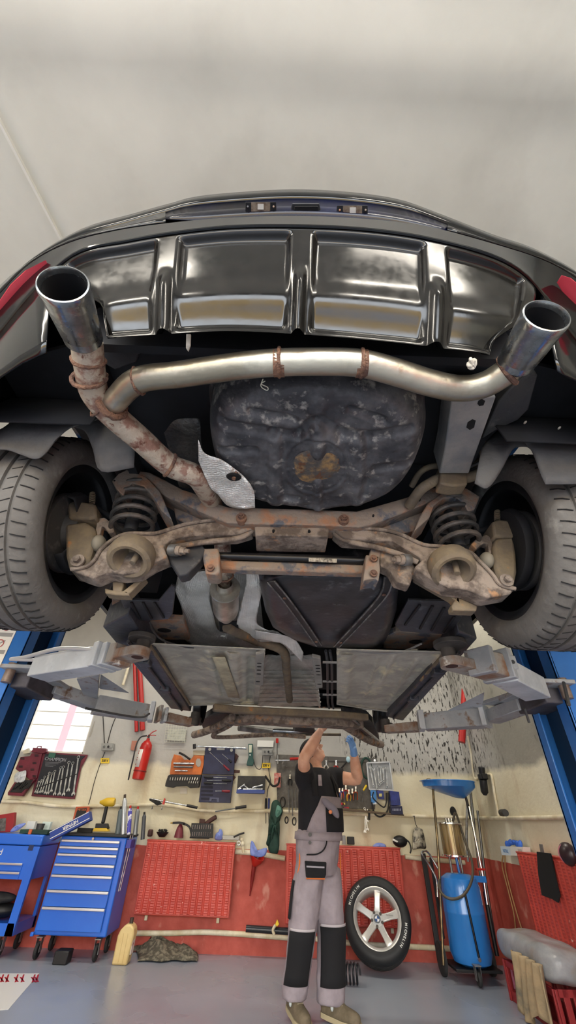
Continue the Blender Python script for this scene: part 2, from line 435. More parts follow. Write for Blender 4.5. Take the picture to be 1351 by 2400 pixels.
# top ledge going forward to the boot lid
lip = [p+Vector((0, .05, .012)) for p in rows[0]]
lip2 = [p+Vector((0, .16, .02)) for p in rows[0]]
bump = MB().grid([lip2, lip]+rows).build('rear_bumper', M_paint, car, solid=.004, soff=-1, ang=70)
# bright crease line moulding running just under the upper edge
def curvepts(c, x0, x1, dy, z, n=40, off=(0, 0, 0)):
    return [W(x0+(x1-x0)*i/n, yat(c, x0+(x1-x0)*i/n)+dy, Z=z)+Vector(off) for i in range(n+1)]
MB().tube(curvepts(SEAM, 95, 1275, -1, 2.158, 60), .0045, 8).build('bumper_crease', M_paint, bump)
# --- bumper corners below the seam, either side of the tailpipes --------
def corner(seam_pts, low_pts, z0, z1, name):
    R_ = []
    n = 7
    for j in range(n):
        k = j/(n-1); R_.append([W(lerp(a[0], b_[0], k), lerp(a[1], b_[1], k), Z=lerp(z0, z1, k)-.012*math.sin(PI*k)) for a, b_ in zip(seam_pts, low_pts)])
    return MB().grid(R_).build(name, M_paint, bump, solid=.004, soff=-1, ang=60)
corner([(x, yat(SEAM, x)) for x in (-330, -200, -90, 0, 40, 80, 120)], [(-330, 1420), (-200, 1120), (-90, 960), (0, 882), (50, 850), (90, 832), (106, 826)], 2.16, 1.90, 'bumper_corner')
corner([(x, yat(SEAM, x)) for x in (1270, 1300, 1340, 1380, 1440, 1560, 1690)], [(1309, 868), (1325, 878), (1345, 886), (1380, 905), (1450, 980), (1560, 1110), (1690, 1330)], 2.16, 1.90, 'bumper_corner')
# --- diffuser -----------------------------------------------------------
KN = [(0, 138, 252), (.2, 380, 365), (.25, 415, 402), (.45, 692, 682), (.5, 726, 714), (.72, 1002, 1000), (.77, 1040, 1040), (1, 1255, 1148)]
BOTC = [(240, 795), (400, 782), (540, 776), (700, 783), (850, 795), (1000, 811), (1148, 834)]
def kx(u):
    for i in range(len(KN)-1):
        if KN[i][0] <= u <= KN[i+1][0]: break
    t = (u-KN[i][0])/(KN[i+1][0]-KN[i][0]); return lerp(KN[i][1], KN[i+1][1], t), lerp(KN[i][2], KN[i+1][2], t)
def sst(a, b_, x):
    t = max(0, min(1, (x-a)/(b_-a))); return t*t*(3-2*t)
PANELS = [(.012, .195), (.252, .447), (.505, .718), (.775, .975)]
rows = []; NV = 70; NU = 260
for j in range(NV+1):
    v = j/NV; r = []
    for i in range(NU+1):
        u = i/NU; xt, xb = kx(u)
        # tailpipe cut-outs: pull the ends inwards past the mid height
        yt, yb = yat(SEAM, xt), yat(BOTC, xb)
        x = lerp(xt, xb, v)
        if u < .2:
            e = 1-u/.2
            xc = lerp(xt, 245, sst(.25, .62, v)); x = lerp(lerp(xt, xb, v), xc, e)
            if v > .62: x = max(x, 245+ (v-.62)*20)
            if e > .999 : pass
        if u > .77:
            e = (u-.77)/.23
            xc = lerp(xt, 1150+ 60*(1-sst(.5, .9, v)), sst(.1, .75, v)); x = lerp(lerp(xt, xb, v), xc, e)
        y = lerp(yt, yb, v)
        if v > .9: y = y
        inp = 0
        for a, b_ in PANELS:
            inp = max(inp, sst(a, a+.012, u)*(1-sst(b_-.012, b_, u))*sst(.035, .08, v)*(1-sst(.9, .985, v)))
        z = lerp(2.158, 1.885, v)
        p = W(x, y, Z=z)
        d = (p-CO).normalized()
        # recess of each panel (away from the viewer side), bellied surface in between
        dep = .016*inp-.010*math.sin(PI*min(1, v*1.02))-.012*math.exp(-((v-.66)/.14)**2)*inp
        if .2 < u < .25 or .45 < u < .5 or .72 < u < .77:
            m_ = math.sin(PI*((u-.2)/.05 if u < .25 else (u-.45)/.05 if u < .5 else (u-.72)/.05))
            dep += -.016*m_*sst(.35, .6, v)
        p = p+Vector((0, .94, .34))*dep
        r.append(p)
    rows.append(r)
edge = [p+Vector((0, .02, .04)) for p in rows[-1]]
diff = MB().grid(rows+[edge]).build('diffuser', M_diff, car, solid=.003, soff=-1, ang=60)
# --- boot lid with plate recess ----------------------------------------
M_plate = mat('lamp_lens', 'd8d2c4', .3, 0, 'b0a48c', 30)
BT = [(-200, 900), (0, 668), (150, 566), (300, 520), (388, 496), (440, 482), (560, 470), (690, 464), (820, 470), (950, 489), (1050, 524), (1180, 574), (1290, 612), (1420, 690), (1560, 840)]
top1 = curvepts(BT, -180, 1540, 0, 2.50, 60); 
base = [Vector((p.x*.995, p.y+.06, 2.29)) for p in curvepts(TOPC, -180, 1540, 0, 2.27, 60)]
up1 = [p+Vector((0, .004, .1)) for p in top1]; up2 = [p+Vector((0, .10, .28)) for p in top1]; up3 = [p+Vector((0, .5, .35)) for p in top1]
boot = MB().grid([up3, up2, up1, top1]).build('boot_lid', M_paint, car, solid=.004, soff=-1, ang=60)
# sloping underside of the lid: plate recess
rec_t = curvepts(BT, 388, 1050, 2, 2.50, 40); rec_b = [W(p[0], p[1], Z=2.40) for p in [(388+662*i/40, yat([(388, 512), (470, 516), (560, 512), (690, 508), (860, 515), (960, 528), (1050, 541)], 388+662*i/40)) for i in range(41)]]
MB().grid([rec_t, rec_b]).build('plate_recess', mat('recess_paint', '090a14', .2, 0, '101530', 3, spec=.3), boot, solid=.004, soff=-1)
side_t = curvepts(BT, -180, 388, 0, 2.50, 20); side_b = [W(-180+568*i/20, yat(TOPC, -180+568*i/20)-4, Z=2.36) for i in range(21)]
MB().grid([side_t, side_b]).build('lower_edge', M_paint, boot, solid=.004, soff=-1)
side_t = curvepts(BT, 1050, 1540, 0, 2.50, 20); side_b = [W(1050+490*i/20, yat(TOPC, 1050+490*i/20)-4, Z=2.36) for i in range(21)]
MB().grid([side_t, side_b]).build('lower_edge', M_paint, boot, solid=.004, soff=-1)
for cx_, cy_ in ((612, 489), (826, 497)):
    def q(dx, dy, e=.0): return W(cx_+dx, cy_+dy, Z=2.44)-Vector((0, .004+e, .004+e))
    f_ = MB().poly([q(-36, -13), q(36, -13), q(36, 14), q(-36, 14)], (0, .006, .006)).build('plate_lamp', M_black, boot, bevel=.001)
    MB().poly([q(-22, -10, .002), q(22, -10, .002), q(22, 11, .002), q(-22, 11, .002)], (0, .004, .004)).build('lens', mat('plate_lamp_lens', '8f8272', .3, 0, '6a5a4c', 60), f_)
    MB().poly([q(-7, -5, .004), q(7, -5, .004), q(7, 8, .004), q(-7, 8, .004)], (0, .002, .002)).build('glint_patch', mat('lens_glint', 'd8d4ca', .4), f_)  # pale patch paints a glint on the lens
    for dx in (-30, 30): MB().cyl(q(dx, 0, .003), q(dx, 0, .0), .0025, n=10).build('screw', M_rust, f_)
hb = MB()
def q(px, py): return W(px, py, Z=2.44)-Vector((0, .002, .002))
hb.poly([q(684, 477), q(750, 477), q(754, 507), q(680, 506)], (0, .012, .012))
hnd = hb.build('boot_handle', M_black, boot, bevel=.003)
MB().poly([q(690, 487), q(746, 487), q(748, 504), q(688, 503)], (0, -.004, -.004)).build('grip', mat('grip_black', '050506', .6), hnd, bevel=.002)
# --- tail lamps ---------------------------------------------------------
def lamp(pts, z):
    P = [W(x, y, Z=z)-Vector((0, .006, .004)) for x, y in pts]
    MB().poly(P, (0, .02, .004)).build('tail_lamp', M_tail, car, bevel=.002)
lamp([(-60, 800), (-20, 732), (3, 706), (28, 670), (62, 638), (112, 613), (92, 634), (62, 658), (25, 694), (0, 719), (-44, 785)], 2.225)
lamp([(1312, 648), (1335, 655), (1351, 668), (1400, 712), (1440, 760), (1400, 745), (1351, 702), (1330, 680)], 2.225)
# --- body above, never seen from here but casting shade --------------------
body = MB()
def side_poly(s):
    # car side outline in (y, z): rear .40 -> front 4.35, wheel arches around the axles
    pts = []
    x = s*.885+.02
    def arc(cy, cz, r, a0, a1, n=14): return [(cy+r*math.cos(lerp(a0, a1, i/n)), cz+r*math.sin(lerp(a0, a1, i/n))) for i in range(n+1)]
    o = [(.62, 2.0), (.62, 2.6), (.9, 2.72), (3.0, 2.76), (3.8, 2.55), (4.05, 2.3), (4.05, 1.95), (4.04, 1.93)]
    o += arc(3.66, 1.93, .34, 0, PI)
    o += [(3.3, 1.88), (1.62, 1.88)]
    o += arc(1.13, 1.92, .40, -.15, PI*.92)
    return [Vector((x, y, z)) for y, z in o]
for s in (-1, 1): body.poly(side_poly(s), (-s*.02, 0, 0))
body.box((.02, 2.45, 2.66), (1.76, 3.5, .04)); body.box((.02, 4.03, 2.2), (1.7, .05, .5))
body.build('body_shell', M_paint, car, ang=20)
gl = MB(); R_ = []
for y, z in ((.75, 2.7), (1.2, 3.12), (2.5, 3.17), (3.25, 2.7)): R_.append([Vector((.02+x, y, z)) for x in ((-.8 if z < 2.8 else -.6), -.3, .3, (.8 if z < 2.8 else .6))])
gl.grid(R_); gl.build('cabin', mat('tinted_glass', '0d1013', .08, 0, coat=1), car, solid=.02)
# --- floor of the boot: near-black backing blocks light, paints shaded gaps -------------------------------------
ub = MB()
ub.box((.02, .80, 2.13), (1.06, .60, .04)); ub.box((.02, 1.35, 2.12), (1.1, .75, .04)); ub.box((.02, 2.7, 2.06), (1.62, 2.1, .04)); ub.box((.02, 3.8, 2.2), (1.5, .5, .04))
for s in (-1, 1):
    ub.box((.02+s*.56, 1.1, 2.2), (.03, 1.1, .3))
ub.box((.02, .50, 2.04), (1.0, .02, .16))
ub.build('underbody', M_dark, car, smooth=False)
# inner wheel arches
for s in (-1, 1):
    a = MB(); R_ = []
    for i in range(17):
        t = lerp(-.1, PI*.97, i/16); R_.append([Vector((.02+s*xx, 1.13+.42*math.cos(t), 1.90+.42*math.sin(t))) for xx in (.56, .72, .87)])
    a.grid(R_).build('arch_lining', M_dark, car, solid=.006)
# --- spare wheel well --------------------------------------------------------
def seg_d(px, py, ax, ay, bx, by):
    dx, dy = bx-ax, by-ay; t = max(0, min(1, ((px-ax)*dx+(py-ay)*dy)/(dx*dx+dy*dy))); return math.hypot(px-ax-dx*t, py-ay-dy*t)
RIBS = [(645, 1035, 645, 1175, 16, -1), (838, 1045, 838, 1170, 18, -1), (745, 1010, 745, 1060, 16, -1), (745, 1130, 745, 1185, 10, -1), (520, 995, 640, 1015, 12, 1), (640, 1015, 700, 1020, 12, 1), (700, 1020, 735, 985, 12, 1), (520, 1058, 600, 1056, 9, 1),
        (750, 985, 800, 1018, 14, 1), (800, 1018, 860, 1025, 14, 1), (860, 1025, 960, 1008, 12, 1), (880, 1100, 960, 1092, 10, 1), (590, 965, 690, 985, 9, 1), (820, 960, 900, 985, 9, 1), (660, 1165, 700, 1170, 7, 1), (860, 1130, 850, 1160, 9, 1)]
rows = []; n = 150
cxw, cyw, rx, ry = 745, 1050, 264, 166
zb = 1.915
pc = W(cxw, cyw, Z=zb); 
c0 = W(cxw, cyw-ry, Z=zb); c1 = W(cxw, cyw+ry-8, Z=zb); cy3 = (c0.y+c1.y)/2; ryw = (c1.y-c0.y)/2
l0 = W(484, 1030, Z=zb+.03).x; l1 = W(1008, 1030, Z=zb+.03).x; cx3 = (l0+l1)/2; rxw = (l1-l0)/2
for j in range(n+1):
    r = []
    for i in range(n+1):
        a = (i/n*2-1)*1.06; b_ = (j/n*2-1)*1.06
        x = cx3+a*rxw; y = cy3+b_*ryw
        q_ = (abs(a)**2.6+abs(b_)**2.6)**(1/2.6)
        h = zb + (.0 if q_ < .8 else (1-math.sqrt(max(0, 1-((q_-.8)/.2)**2)))*.12 if q_ < 1 else .12+(q_-1)*1.5)
        px, py = pix((x, y, zb))
        dsp = 0
        if q_ < .97:
            for ax, ay, bx, by, wd, sg in RIBS:
                d = seg_d(px, py, ax, ay, bx, by)
                if d < wd*2: dsp += sg*.0105*math.exp(-(d/wd)**4)
            d = math.hypot((px-742)/(1), (py-1090)*1.12)
            dsp += -.005*math.exp(-((d-74)/5)**2) + (-.003 if d < 66 else 0)
            d = math.hypot(px-742, (py-953)*1.2); dsp += -.010*math.exp(-(d/24)**4)
            d = math.hypot((px-920)/60, (py-1125)/32); dsp += .006*math.exp(-d**6)
            d = math.hypot((px-742)/34, (py-1196)/10); dsp += -.010*math.exp(-d**4)
            dsp += .0035*mn.noise(Vector((x*14, y*14, 3)))+.0015*mn.noise(Vector((x*50, y*50, 8)))
            dsp *= 1-sst(.86, .97, q_)
        r.append(Vector((x, y, h+dsp)))
    rows.append(r)
M_well = mat('spare_well_paint', '353538', .48, .1, '5c5b5c', 11, lo=.42, hi=.66, c3='96928a', s3=30, l3=.56, h3=.7, bump=.35, bscale=45)
well = MB().grid(rows).build('spare_wheel_well', M_well, car, ang=60)
M_patch = mat('rust_patch', '4a4540', .7, 0, '8f7045', 24, lo=.48, hi=.64, c3='5b3a24', s3=40, l3=.55, h3=.62, bump=.5)
pt = []; rr = []
for j in range(0, 9):
    rr.append([])
    for i in range(36):
        t = 2*PI*i/36; R0 = (j/8)*(1+.12*mn.noise(Vector((math.cos(t)*1.5, math.sin(t)*1.5, 5))))
        rr[-1].append(W(742+58*R0*math.cos(t), 1092+40*R0*math.sin(t), Z=zb-.0085+.006*(j/8)**3+ .001*mn.noise(Vector((i*.8, j*.9, 1)))))
    rr[-1].append(rr[-1][0])
MB().grid(rr).build('rust_patch', M_patch, well)
# --- exhaust -------------------------------------------------------------------
def pt3(l): return [W(x, y, Z=z) for x, y, z in l]
main = smooth_path(pt3([(203, 800, 1.905), (210, 860, 1.90), (222, 920, 1.90), (262, 970, 1.90), (330, 1030, 1.90), (398, 1090, 1.90), (455, 1113, 1.905), (478, 1140, 1.92), (500, 1185, 1.96), (520, 1260, 1.97), (524, 1340, 1.90), (530, 1385, 1.865)]), 6)
ex = MB().tube(main, .0325, 22).build('exhaust_pipe', M_exr, car, ang=60)
cross = smooth_path(pt3([(262, 948, 1.895), (322, 893, 1.885), (420, 878, 1.885), (560, 858, 1.885), (655, 850, 1.885), (760, 848, 1.885), (848, 852, 1.885), (930, 873, 1.885), (1010, 898, 1.885), (1080, 911, 1.885), (1135, 902, 1.885), (1175, 880, 1.885), (1200, 862, 1.885)]), 6)
cp = MB().tube(cross, .0283, 24).build('cross_pipe', M_exh, car, ang=60)
def ring(parent, pts, r, m, name, rr=.006, nn=None):
    P = pt3(pts); d = (P[1]-P[0]).normalized(); c = P[0]
    mb_ = MB(); a, b_, _ = frame(d); L_ = []
    for k in range(40):
        t = 2*PI*k/40; q_ = r*(1+.05*random.uniform(-1, 1)); L_.append(c+a*math.cos(t)*q_+b_*math.sin(t)*q_)
    mb_.tube(L_, rr, 8, closed=True); return mb_.build(name, m, parent)
def sleeve(parent, p0, p1, r, m, name):
    P = pt3([p0, p1]); return MB().cyl(P[0], P[1], r, n=26).build(name, m, parent)
for x_ in (655, 848):
    y_ = 850 if x_ < 700 else 852
    ring(cp, [(x_, y_, 1.885), (x_+10, y_, 1.885)], .0275, M_weld, 'weld_seam', .0045)
    sleeve(cp, (x_-13, y_+1, 1.885), (x_+13, y_+1, 1.885), .0288, M_weld, 'rust_band')
ring(cp, [(325, 893, 1.885), (345, 889, 1.885)], .028, M_weld, 'weld_seam', .0035)
ring(cp, [(262, 947, 1.895), (285, 928, 1.893)], .034, M_weld, 'weld_seam', .009)
ring(cp, [(1190, 869, 1.885), (1200, 862, 1.885)], .030, M_weld, 'weld_seam', .006)
ring(ex, [(207, 843, 1.902), (209, 860, 1.90)], .0325, M_weld, 'weld_seam', .005)
ring(ex, [(209, 885, 1.90), (214, 900, 1.90)], .037, M_weld, 'hanger_ring', .005)
ring(ex, [(398, 1090, 1.90), (410, 1096, 1.90)], .033, M_weld, 'weld_seam', .005)
ring(ex, [(236, 950, 1.90), (250, 962, 1.90)], .0325, M_weld, 'weld_seam', .0025)
# tail pipes
def tip(parent, o, b_, r, name='tailpipe'):
    O, B = W(*o[:2], Z=o[2]), W(*b_[:2], Z=b_[2]); L_ = (B-O).length; d = B-O
    prof = [(r*.86, L_*.85), (r*.88, .006), (r*.93, 0), (r*.99, .001), (r*1.02, .006), (r*1.0, .014), (r*.96, L_*.3), (r*.88, L_*.72), (r*.84, L_*.76), (r*.80, L_*.82), (r*.66, L_*.95), (r*.64, L_*1.04)]
    t = MB().lathe(O, d, prof, 40, up=(1, 0, 0)).build(name, M_tip, parent, ang=50)
    MB().lathe(O, d, [(0, L_*.6), (r*.86, L_*.6), (r*.865, .012)], 30).build('dark_lining', mat('lining_black', '08080a', .9), t)  # near-black lining and end disc inside the pipe
tip(ex, (147, 664, 1.862), (203, 812, 1.905), .0445)
tip(ex, (1283, 738, 1.862), (1198, 868, 1.888), .0430)
# torn hanger rag by the right tip and stray strip
M_rag = mat('paper_rag', 'c6c0b2', .9, 0, '8f887a', 20)
mb_ = MB()
for k in range(6):
    p = W(1110+random.uniform(-8, 8), 862+random.uniform(-14, 14), Z=1.872); mb_.ball(p, (.008, .005, .012), 8, Euler((random.random()*3, random.random()*3, 0)).to_matrix())
mb_.build('torn_label', M_rag, ex)
# --- wheels ----------------------------------------------------------------------
WY_, WZ_, WR = 1.127, 1.865, .322
def tyre_wheel(s, cx):
    c = Vector((cx, WY_, WZ_)); ax = Vector((s, 0, 0))
    w_ = .115
    prof = [(.232, -w_*.88), (.240, -w_*.97), (.262, -w_*1.06), (.290, -w_*1.02), (.306, -w_*.93), (.315, -w_*.82)]
    for g in (-.55, -.18, .18, .55):
        prof += [(.322 if abs(g) < .3 else .320, w_*(g-.055)), (.3135, w_*(g-.04)), (.3135, w_*(g+.04)), (.322 if abs(g) < .3 else .320, w_*(g+.055))]
    prof += [(.315, w_*.82), (.306, w_*.93), (.290, w_*1.02), (.262, w_*1.06), (.240, w_*.97), (.232, w_*.88)]
    hub = MB().lathe(c, ax, [(.205, -.095), (.214, -.100), (.226, -.104), (.234, -.102), (.2345, -.094), (.222, -.085), (.214, -.06), (.205, .0), (.203, .05), (.19, .075), (.06, .085), (.03, .075)], 64).build('rear_wheel', M_rim, car, ang=40)
    sp = MB().lathe(c, ax, prof, 96); nf = len(sp.f); a, b_, d = frame(ax)
    for k in range(60):
        th = 2*PI*k/60
        for (h0, h1, sh) in ((-.92, -.62, .02), (-.48, -.26, -.03), (.26, .48, .03), (.62, .92, -.02)):
            L_ = []
            for q_ in (0, .5, 1):
                hh = lerp(h0, h1, q_); rr_ = .3205-.012*max(0, abs(hh)-.75)/.2; tt = th+sh*q_
                L_.append(c+d*hh*w_+(a*math.cos(tt)+b_*math.sin(tt))*rr_)
            sp.strip(L_, .0022, .0035, up=(L_[1]-c).normalized())
    t = sp.build('tyre', M_tyre, hub, ang=35, weld=False)
    t.data.materials.append(mat('sipe_black', '121212', .9))
    for p in list(t.data.polygons)[nf:]: p.material_index = 1
    return hub
wl = tyre_wheel(-1, -.79); wr = tyre_wheel(1, .83)
# --- brake discs / knuckles -------------------------------------------------------
YA = 1.10
def plate(name, pts, Y, th, m, parent=None, bev=.004):
    return MB().poly(WY(pts, Y), (0, th, 0)).build(name, m, parent or car, bevel=bev, smooth=True, ang=30)
for s, cx in ((-1, -.70), (1, .74)):
    disc = MB().lathe((cx, WY_, WZ_), (s, 0, 0), [(.03, -.01), (.06, -.01), (.07, .03), (.132, .035), (.135, .04), (.135, .055), (.03, .06)], 48).build('brake_disc', M_under, car)
    MB().lathe((cx-s*.005, WY_, WZ_), (s, 0, 0), [(.05, 0), (.13, 0), (.14, .02)], 40, a0=.4, a1=5.2).build('splash_guard', M_dark, car, solid=.002)
plate('knuckle', [(152, 1228), (200, 1222), (222, 1235), (224, 1262), (212, 1300), (205, 1325), (196, 1335), (160, 1333), (153, 1300)], 1.06, .09, M_brk, bev=.01)
plate('knuckle', [(1163, 1262), (1205, 1256), (1212, 1300), (1214, 1340), (1206, 1378), (1170, 1366), (1160, 1320), (1158, 1280)], 1.06, .09, M_brk, bev=.01)
for pts in ([(156, 1180), (172, 1172), (224, 1180), (226, 1212), (208, 1216), (160, 1214)], [(1154, 1222), (1170, 1216), (1212, 1222), (1215, 1258), (1160, 1258)]):
    k = plate('brake_caliper', pts, 1.05, .08, M_brk, bev=.008)
def tubeY(name, l, r, m, parent=None, n=5, seg=12):
    return MB().tube(smooth_path([W(x, y, Y=Y) for x, y, Y in l], n), r, seg).build(name, m, parent or car, ang=60)
def coil(cb, ct, R0, turns, r, a0=0, n=16):
    cb, ct = Vector(cb), Vector(ct); a, b_, d = frame(ct-cb); L_ = []
    N_ = int(turns*n)
    for i in range(N_+1):
        t = i/N_; th = a0+2*PI*turns*t
        e = min(1, min(t, 1-t)*turns*1.2)
        L_.append(cb+(ct-cb)*t+(a*math.cos(th)+b_*math.sin(th))*R0*(.86+.14*e))
    return MB().tube(L_, r, 8)
coil(W(216, 1180, Y=1.08), W(217, 1156, Y=1.08), .008, 6, .0025).build('adjuster_thread', M_brk, car)
coil(W(1166, 1222, Y=1.08), W(1166, 1198, Y=1.08), .008, 6, .0025).build('adjuster_thread', M_brk, car)
# coil springs
for (bt, tp, sg) in (((305, 1246), (333, 1140), 1), ((1078, 1284), (1048, 1175), -1)):
    sp_ = coil(W(*bt, Y=1.09), W(*tp, Y=1.09), .068, 5.4, .0085, a0=1.2, n=20).build('coil_spring', M_spring, car)
    MB().cyl(W(*bt, Y=1.10), W(*tp, Y=1.10), .022, .02, n=16).build('bump_stop', M_rubber, car)
# top cross beam with spring seats
up_l = [(297, 1100), (352, 1107), (382, 1122), (428, 1147), (453, 1155), (503, 1178), (538, 1189), (604, 1190), (740, 1194), (836, 1198), (882, 1186), (952, 1166), (1018, 1143), (1060, 1141), (1093, 1143)]
lo_l = [(262+20, 1128), (322, 1125), (352, 1140), (398, 1168), (430, 1180), (478, 1203), (533, 1225), (604, 1228), (740, 1230), (841, 1235), (872, 1229), (940, 1204), (1000, 1180), (1040, 1166), (1085, 1170)]
R_ = [[], [], [], [], []]
for (a, b_) in zip(up_l, lo_l):
    A = W(*a, Y=1.03); B = W(*b_, Y=1.03); 
    R_[0].append(A+Vector((0, .09, .01))); R_[1].append(A); R_[2].append((A+B)/2-Vector((0, .006, 0))); R_[3].append(B); R_[4].append(B+Vector((0, .09, .01)))
beam = MB().grid(R_+[R_[0]]).build('cross_beam', M_rust, car, ang=35, bevel=.004)
for x_, y_ in ((566, 1214), (806, 1218)):
    c = W(x_, y_, Y=1.02); b_ = MB(); b_.cyl(c+Vector((0, .02, 0)), c-Vector((0, .004, 0)), .017, n=24); b_.cyl(c, c-Vector((0, .016, 0)), .0105, n=6); b_.cyl(c, c-Vector((0, .022, 0)), .006, n=10)
    b_.build('bolt', M_weld, beam)
for x_, y_ in ((876, 1207), (985, 1170), (268, 1126), (725, 1243), (641, 1243)):
    c = W(x_, y_, Y=1.018); MB().cyl(c, c+Vector((0, .01, 0)), .0035, n=10).build('hole', mat('hole_black', '060606', .9), beam)
for pts in ([(262, 1127), (277, 1110), (297, 1100), (345, 1118), (375, 1150), (403, 1218), (378, 1196), (360, 1165), (338, 1140), (310, 1132), (295, 1145), (289, 1162), (272, 1145)],
            [(1126, 1163), (1114, 1193), (1098, 1198), (1090, 1180), (1070, 1165), (1040, 1168), (1018, 1185), (1008, 1212), (972, 1244), (984, 1212), (1004, 1178), (1040, 1152), (1093, 1143)]):
    plate('spring_seat', pts, 1.02, .10, M_rust, beam, bev=.004)
bx = MB(); bx.poly(WY([(597, 1230), (772, 1234), (770, 1257), (599, 1254)], 1.05), (0, .10, 0)); bx.build('beam_block', M_rust2, beam, bevel=.004)
for x_, y_ in ((642, 1243), (726, 1245)):
    c = W(x_, y_, Y=1.046); MB().cyl(c, c+Vector((0, .01, 0)), .004, n=10, ).build('hole', mat('hole_black', '060606', .9), beam)
plate('beam_web', [(403, 1170), (470, 1205), (530, 1228), (598, 1232), (560, 1224), (500, 1240), (440, 1228), (412, 1215)], 1.09, .04, M_rust)
plate('beam_web', [(1000, 1182), (930, 1210), (872, 1232), (840, 1238), (900, 1240), (940, 1250), (990, 1240), (1004, 1215)], 1.09, .04, M_rust)
# lower control arms
armL = [(589, 1230), (528, 1220), (493, 1220), (438, 1228), (403, 1238), (362, 1250), (302, 1250), (267, 1263), (236, 1288), (221, 1313), (201, 1328), (166, 1334), (186, 1344), (216, 1354), (252, 1339), (282, 1344), (322, 1339), (357, 1318), (392, 1303), (382, 1278), (403, 1261), (453, 1253), (553, 1250), (594, 1238)]
armR = [(781, 1239), (816, 1236), (892, 1241), (937, 1251), (993, 1276), (1043, 1281), (1098, 1292), (1124, 1314), (1154, 1345), (1174, 1370), (1209, 1380), (1199, 1390), (1144, 1400), (1098, 1380), (1053, 1375), (1013, 1355), (972, 1329), (993, 1309), (962, 1289), (922, 1266), (872, 1264), (806, 1259)]
for pts, cup, low in ((armL, (303, 1313), [(594, 1236), (585, 1250), (555, 1262), (500, 1268), (450, 1275), (400, 1282)]), (armR, (1064, 1338), [(780, 1241), (792, 1257), (830, 1272), (880, 1282), (940, 1300), (980, 1318)])):
    a = plate('control_arm', pts, 1.06, .07, M_rust2, bev=.008)
    # raised rim following the arm
    E = [W(x, y, Y=1.055) for x, y in pts[:12 if pts is armL else 11]]
    MB().tube(smooth_path(E, 4), .006, 8).build('flange', M_rust2, a)
    c = W(*cup, Y=1.035)
    MB().lathe(c, Vector((0, .42, .9)), [(.046, .05), (.066, .045), (.070, .02), (.066, -.004), (.056, -.010), (.046, -.008), (.036, .012), (.030, .03), (.02, .05), (0, .05)], 36).build('spring_cup', M_brk, a)
    MB().tube(smooth_path([W(x, y, Y=1.08) for x, y in low], 5), .009, 10, sx=1).build('lower_flange', M_rust2, a)
    c2 = W(cup[0]+8, cup[1]+4, Y=1.03); MB().cyl(c2-Vector((0, 0, .004)), c2+Vector((.006, .01, .04)), .009, n=12).build('stud', M_brk, a)
# ball joints
for x_, y_ in ((232, 1274), (1141, 1314)): 
    c = W(x_, y_, Y=1.07); k = MB(); k.ball(c, (.021, .03, .027)); k.build('rubber_boot', mat('old_rubber', '7a7365', .7), car)
for x_, y_ in ((184, 1316), (1186, 1362)):
    c = W(x_, y_, Y=1.05); b_ = MB().cyl(c, c-Vector((0, .008, 0)), .02, n=20); b_.cyl(c, c-Vector((0, .02, 0)), .011, n=6); b_.build('arm_bolt', M_rust2, car)
# link arms above (curved rods beside knuckle)
tubeY('upper_link', [(226, 1190, 1.12), (250, 1205, 1.12), (265, 1215, 1.12), (300, 1225, 1.14)], .009, M_dark)
tubeY('upper_link', [(1154, 1235, 1.12), (1125, 1245, 1.12), (1100, 1250, 1.12)], .009, M_dark)
for pts in ([(222, 1250), (228, 1215), (245, 1212), (262, 1225), (268, 1245), (255, 1250), (245, 1235), (238, 1232), (232, 1262)], [(1160, 1300), (1155, 1260), (1140, 1252), (1118, 1262), (1105, 1275), (1118, 1286), (1135, 1272), (1145, 1275), (1148, 1300)]):
    plate('link_bracket', pts, 1.08, .03, M_rust2, bev=.004)
# anti-roll bar and subframe tube
tubeY('anti_roll_bar', [(498, 1302, 1.14), (600, 1305, 1.14), (760, 1310, 1.14), (885, 1316, 1.14)], .0125, mat('bar_black', '18181a', .35, .2, '232324', 6))
lb = MB(); lb.poly(WY([(724, 1307), (790, 1310), (790, 1319), (724, 1316)], 1.122), (0, .001, 0)); lb.build('bar_label', mat('paper_label', 'a8a294', .7, 0, '55524c', 120), car)
sb = MB(); sb.strip([W(x, y, Y=1.17) for x, y in ((490, 1326), (560, 1330), (700, 1334), (880, 1339))], .04, .034, up=(0, 0, 1)); sb.build('subframe_tube', M_rust, car, bevel=.008)
for pts in ([(477, 1285), (512, 1284), (515, 1300), (516, 1340), (508, 1346), (482, 1344), (480, 1330), (476, 1310)], [(858, 1300), (890, 1303), (892, 1335), (888, 1362), (880, 1356), (858, 1358), (852, 1362), (856, 1330)], [(874, 1272), (898, 1276), (896, 1290), (888, 1318), (876, 1322), (866, 1300)]):
    k = plate('clamp_bracket', pts, 1.10, .07, M_rust, bev=.005)
for x_, y_, m_ in ((494, 1332, 0), (876, 1345, 0), (876, 1310, 0)):
    c = W(x_, y_, Y=1.095); b_ = MB().cyl(c, c-Vector((0, .006, 0)), .012, n=16); b_.cyl(c, c-Vector((0, .012, 0)), .007, n=6); b_.build('bracket_bolt', M_weld, car)
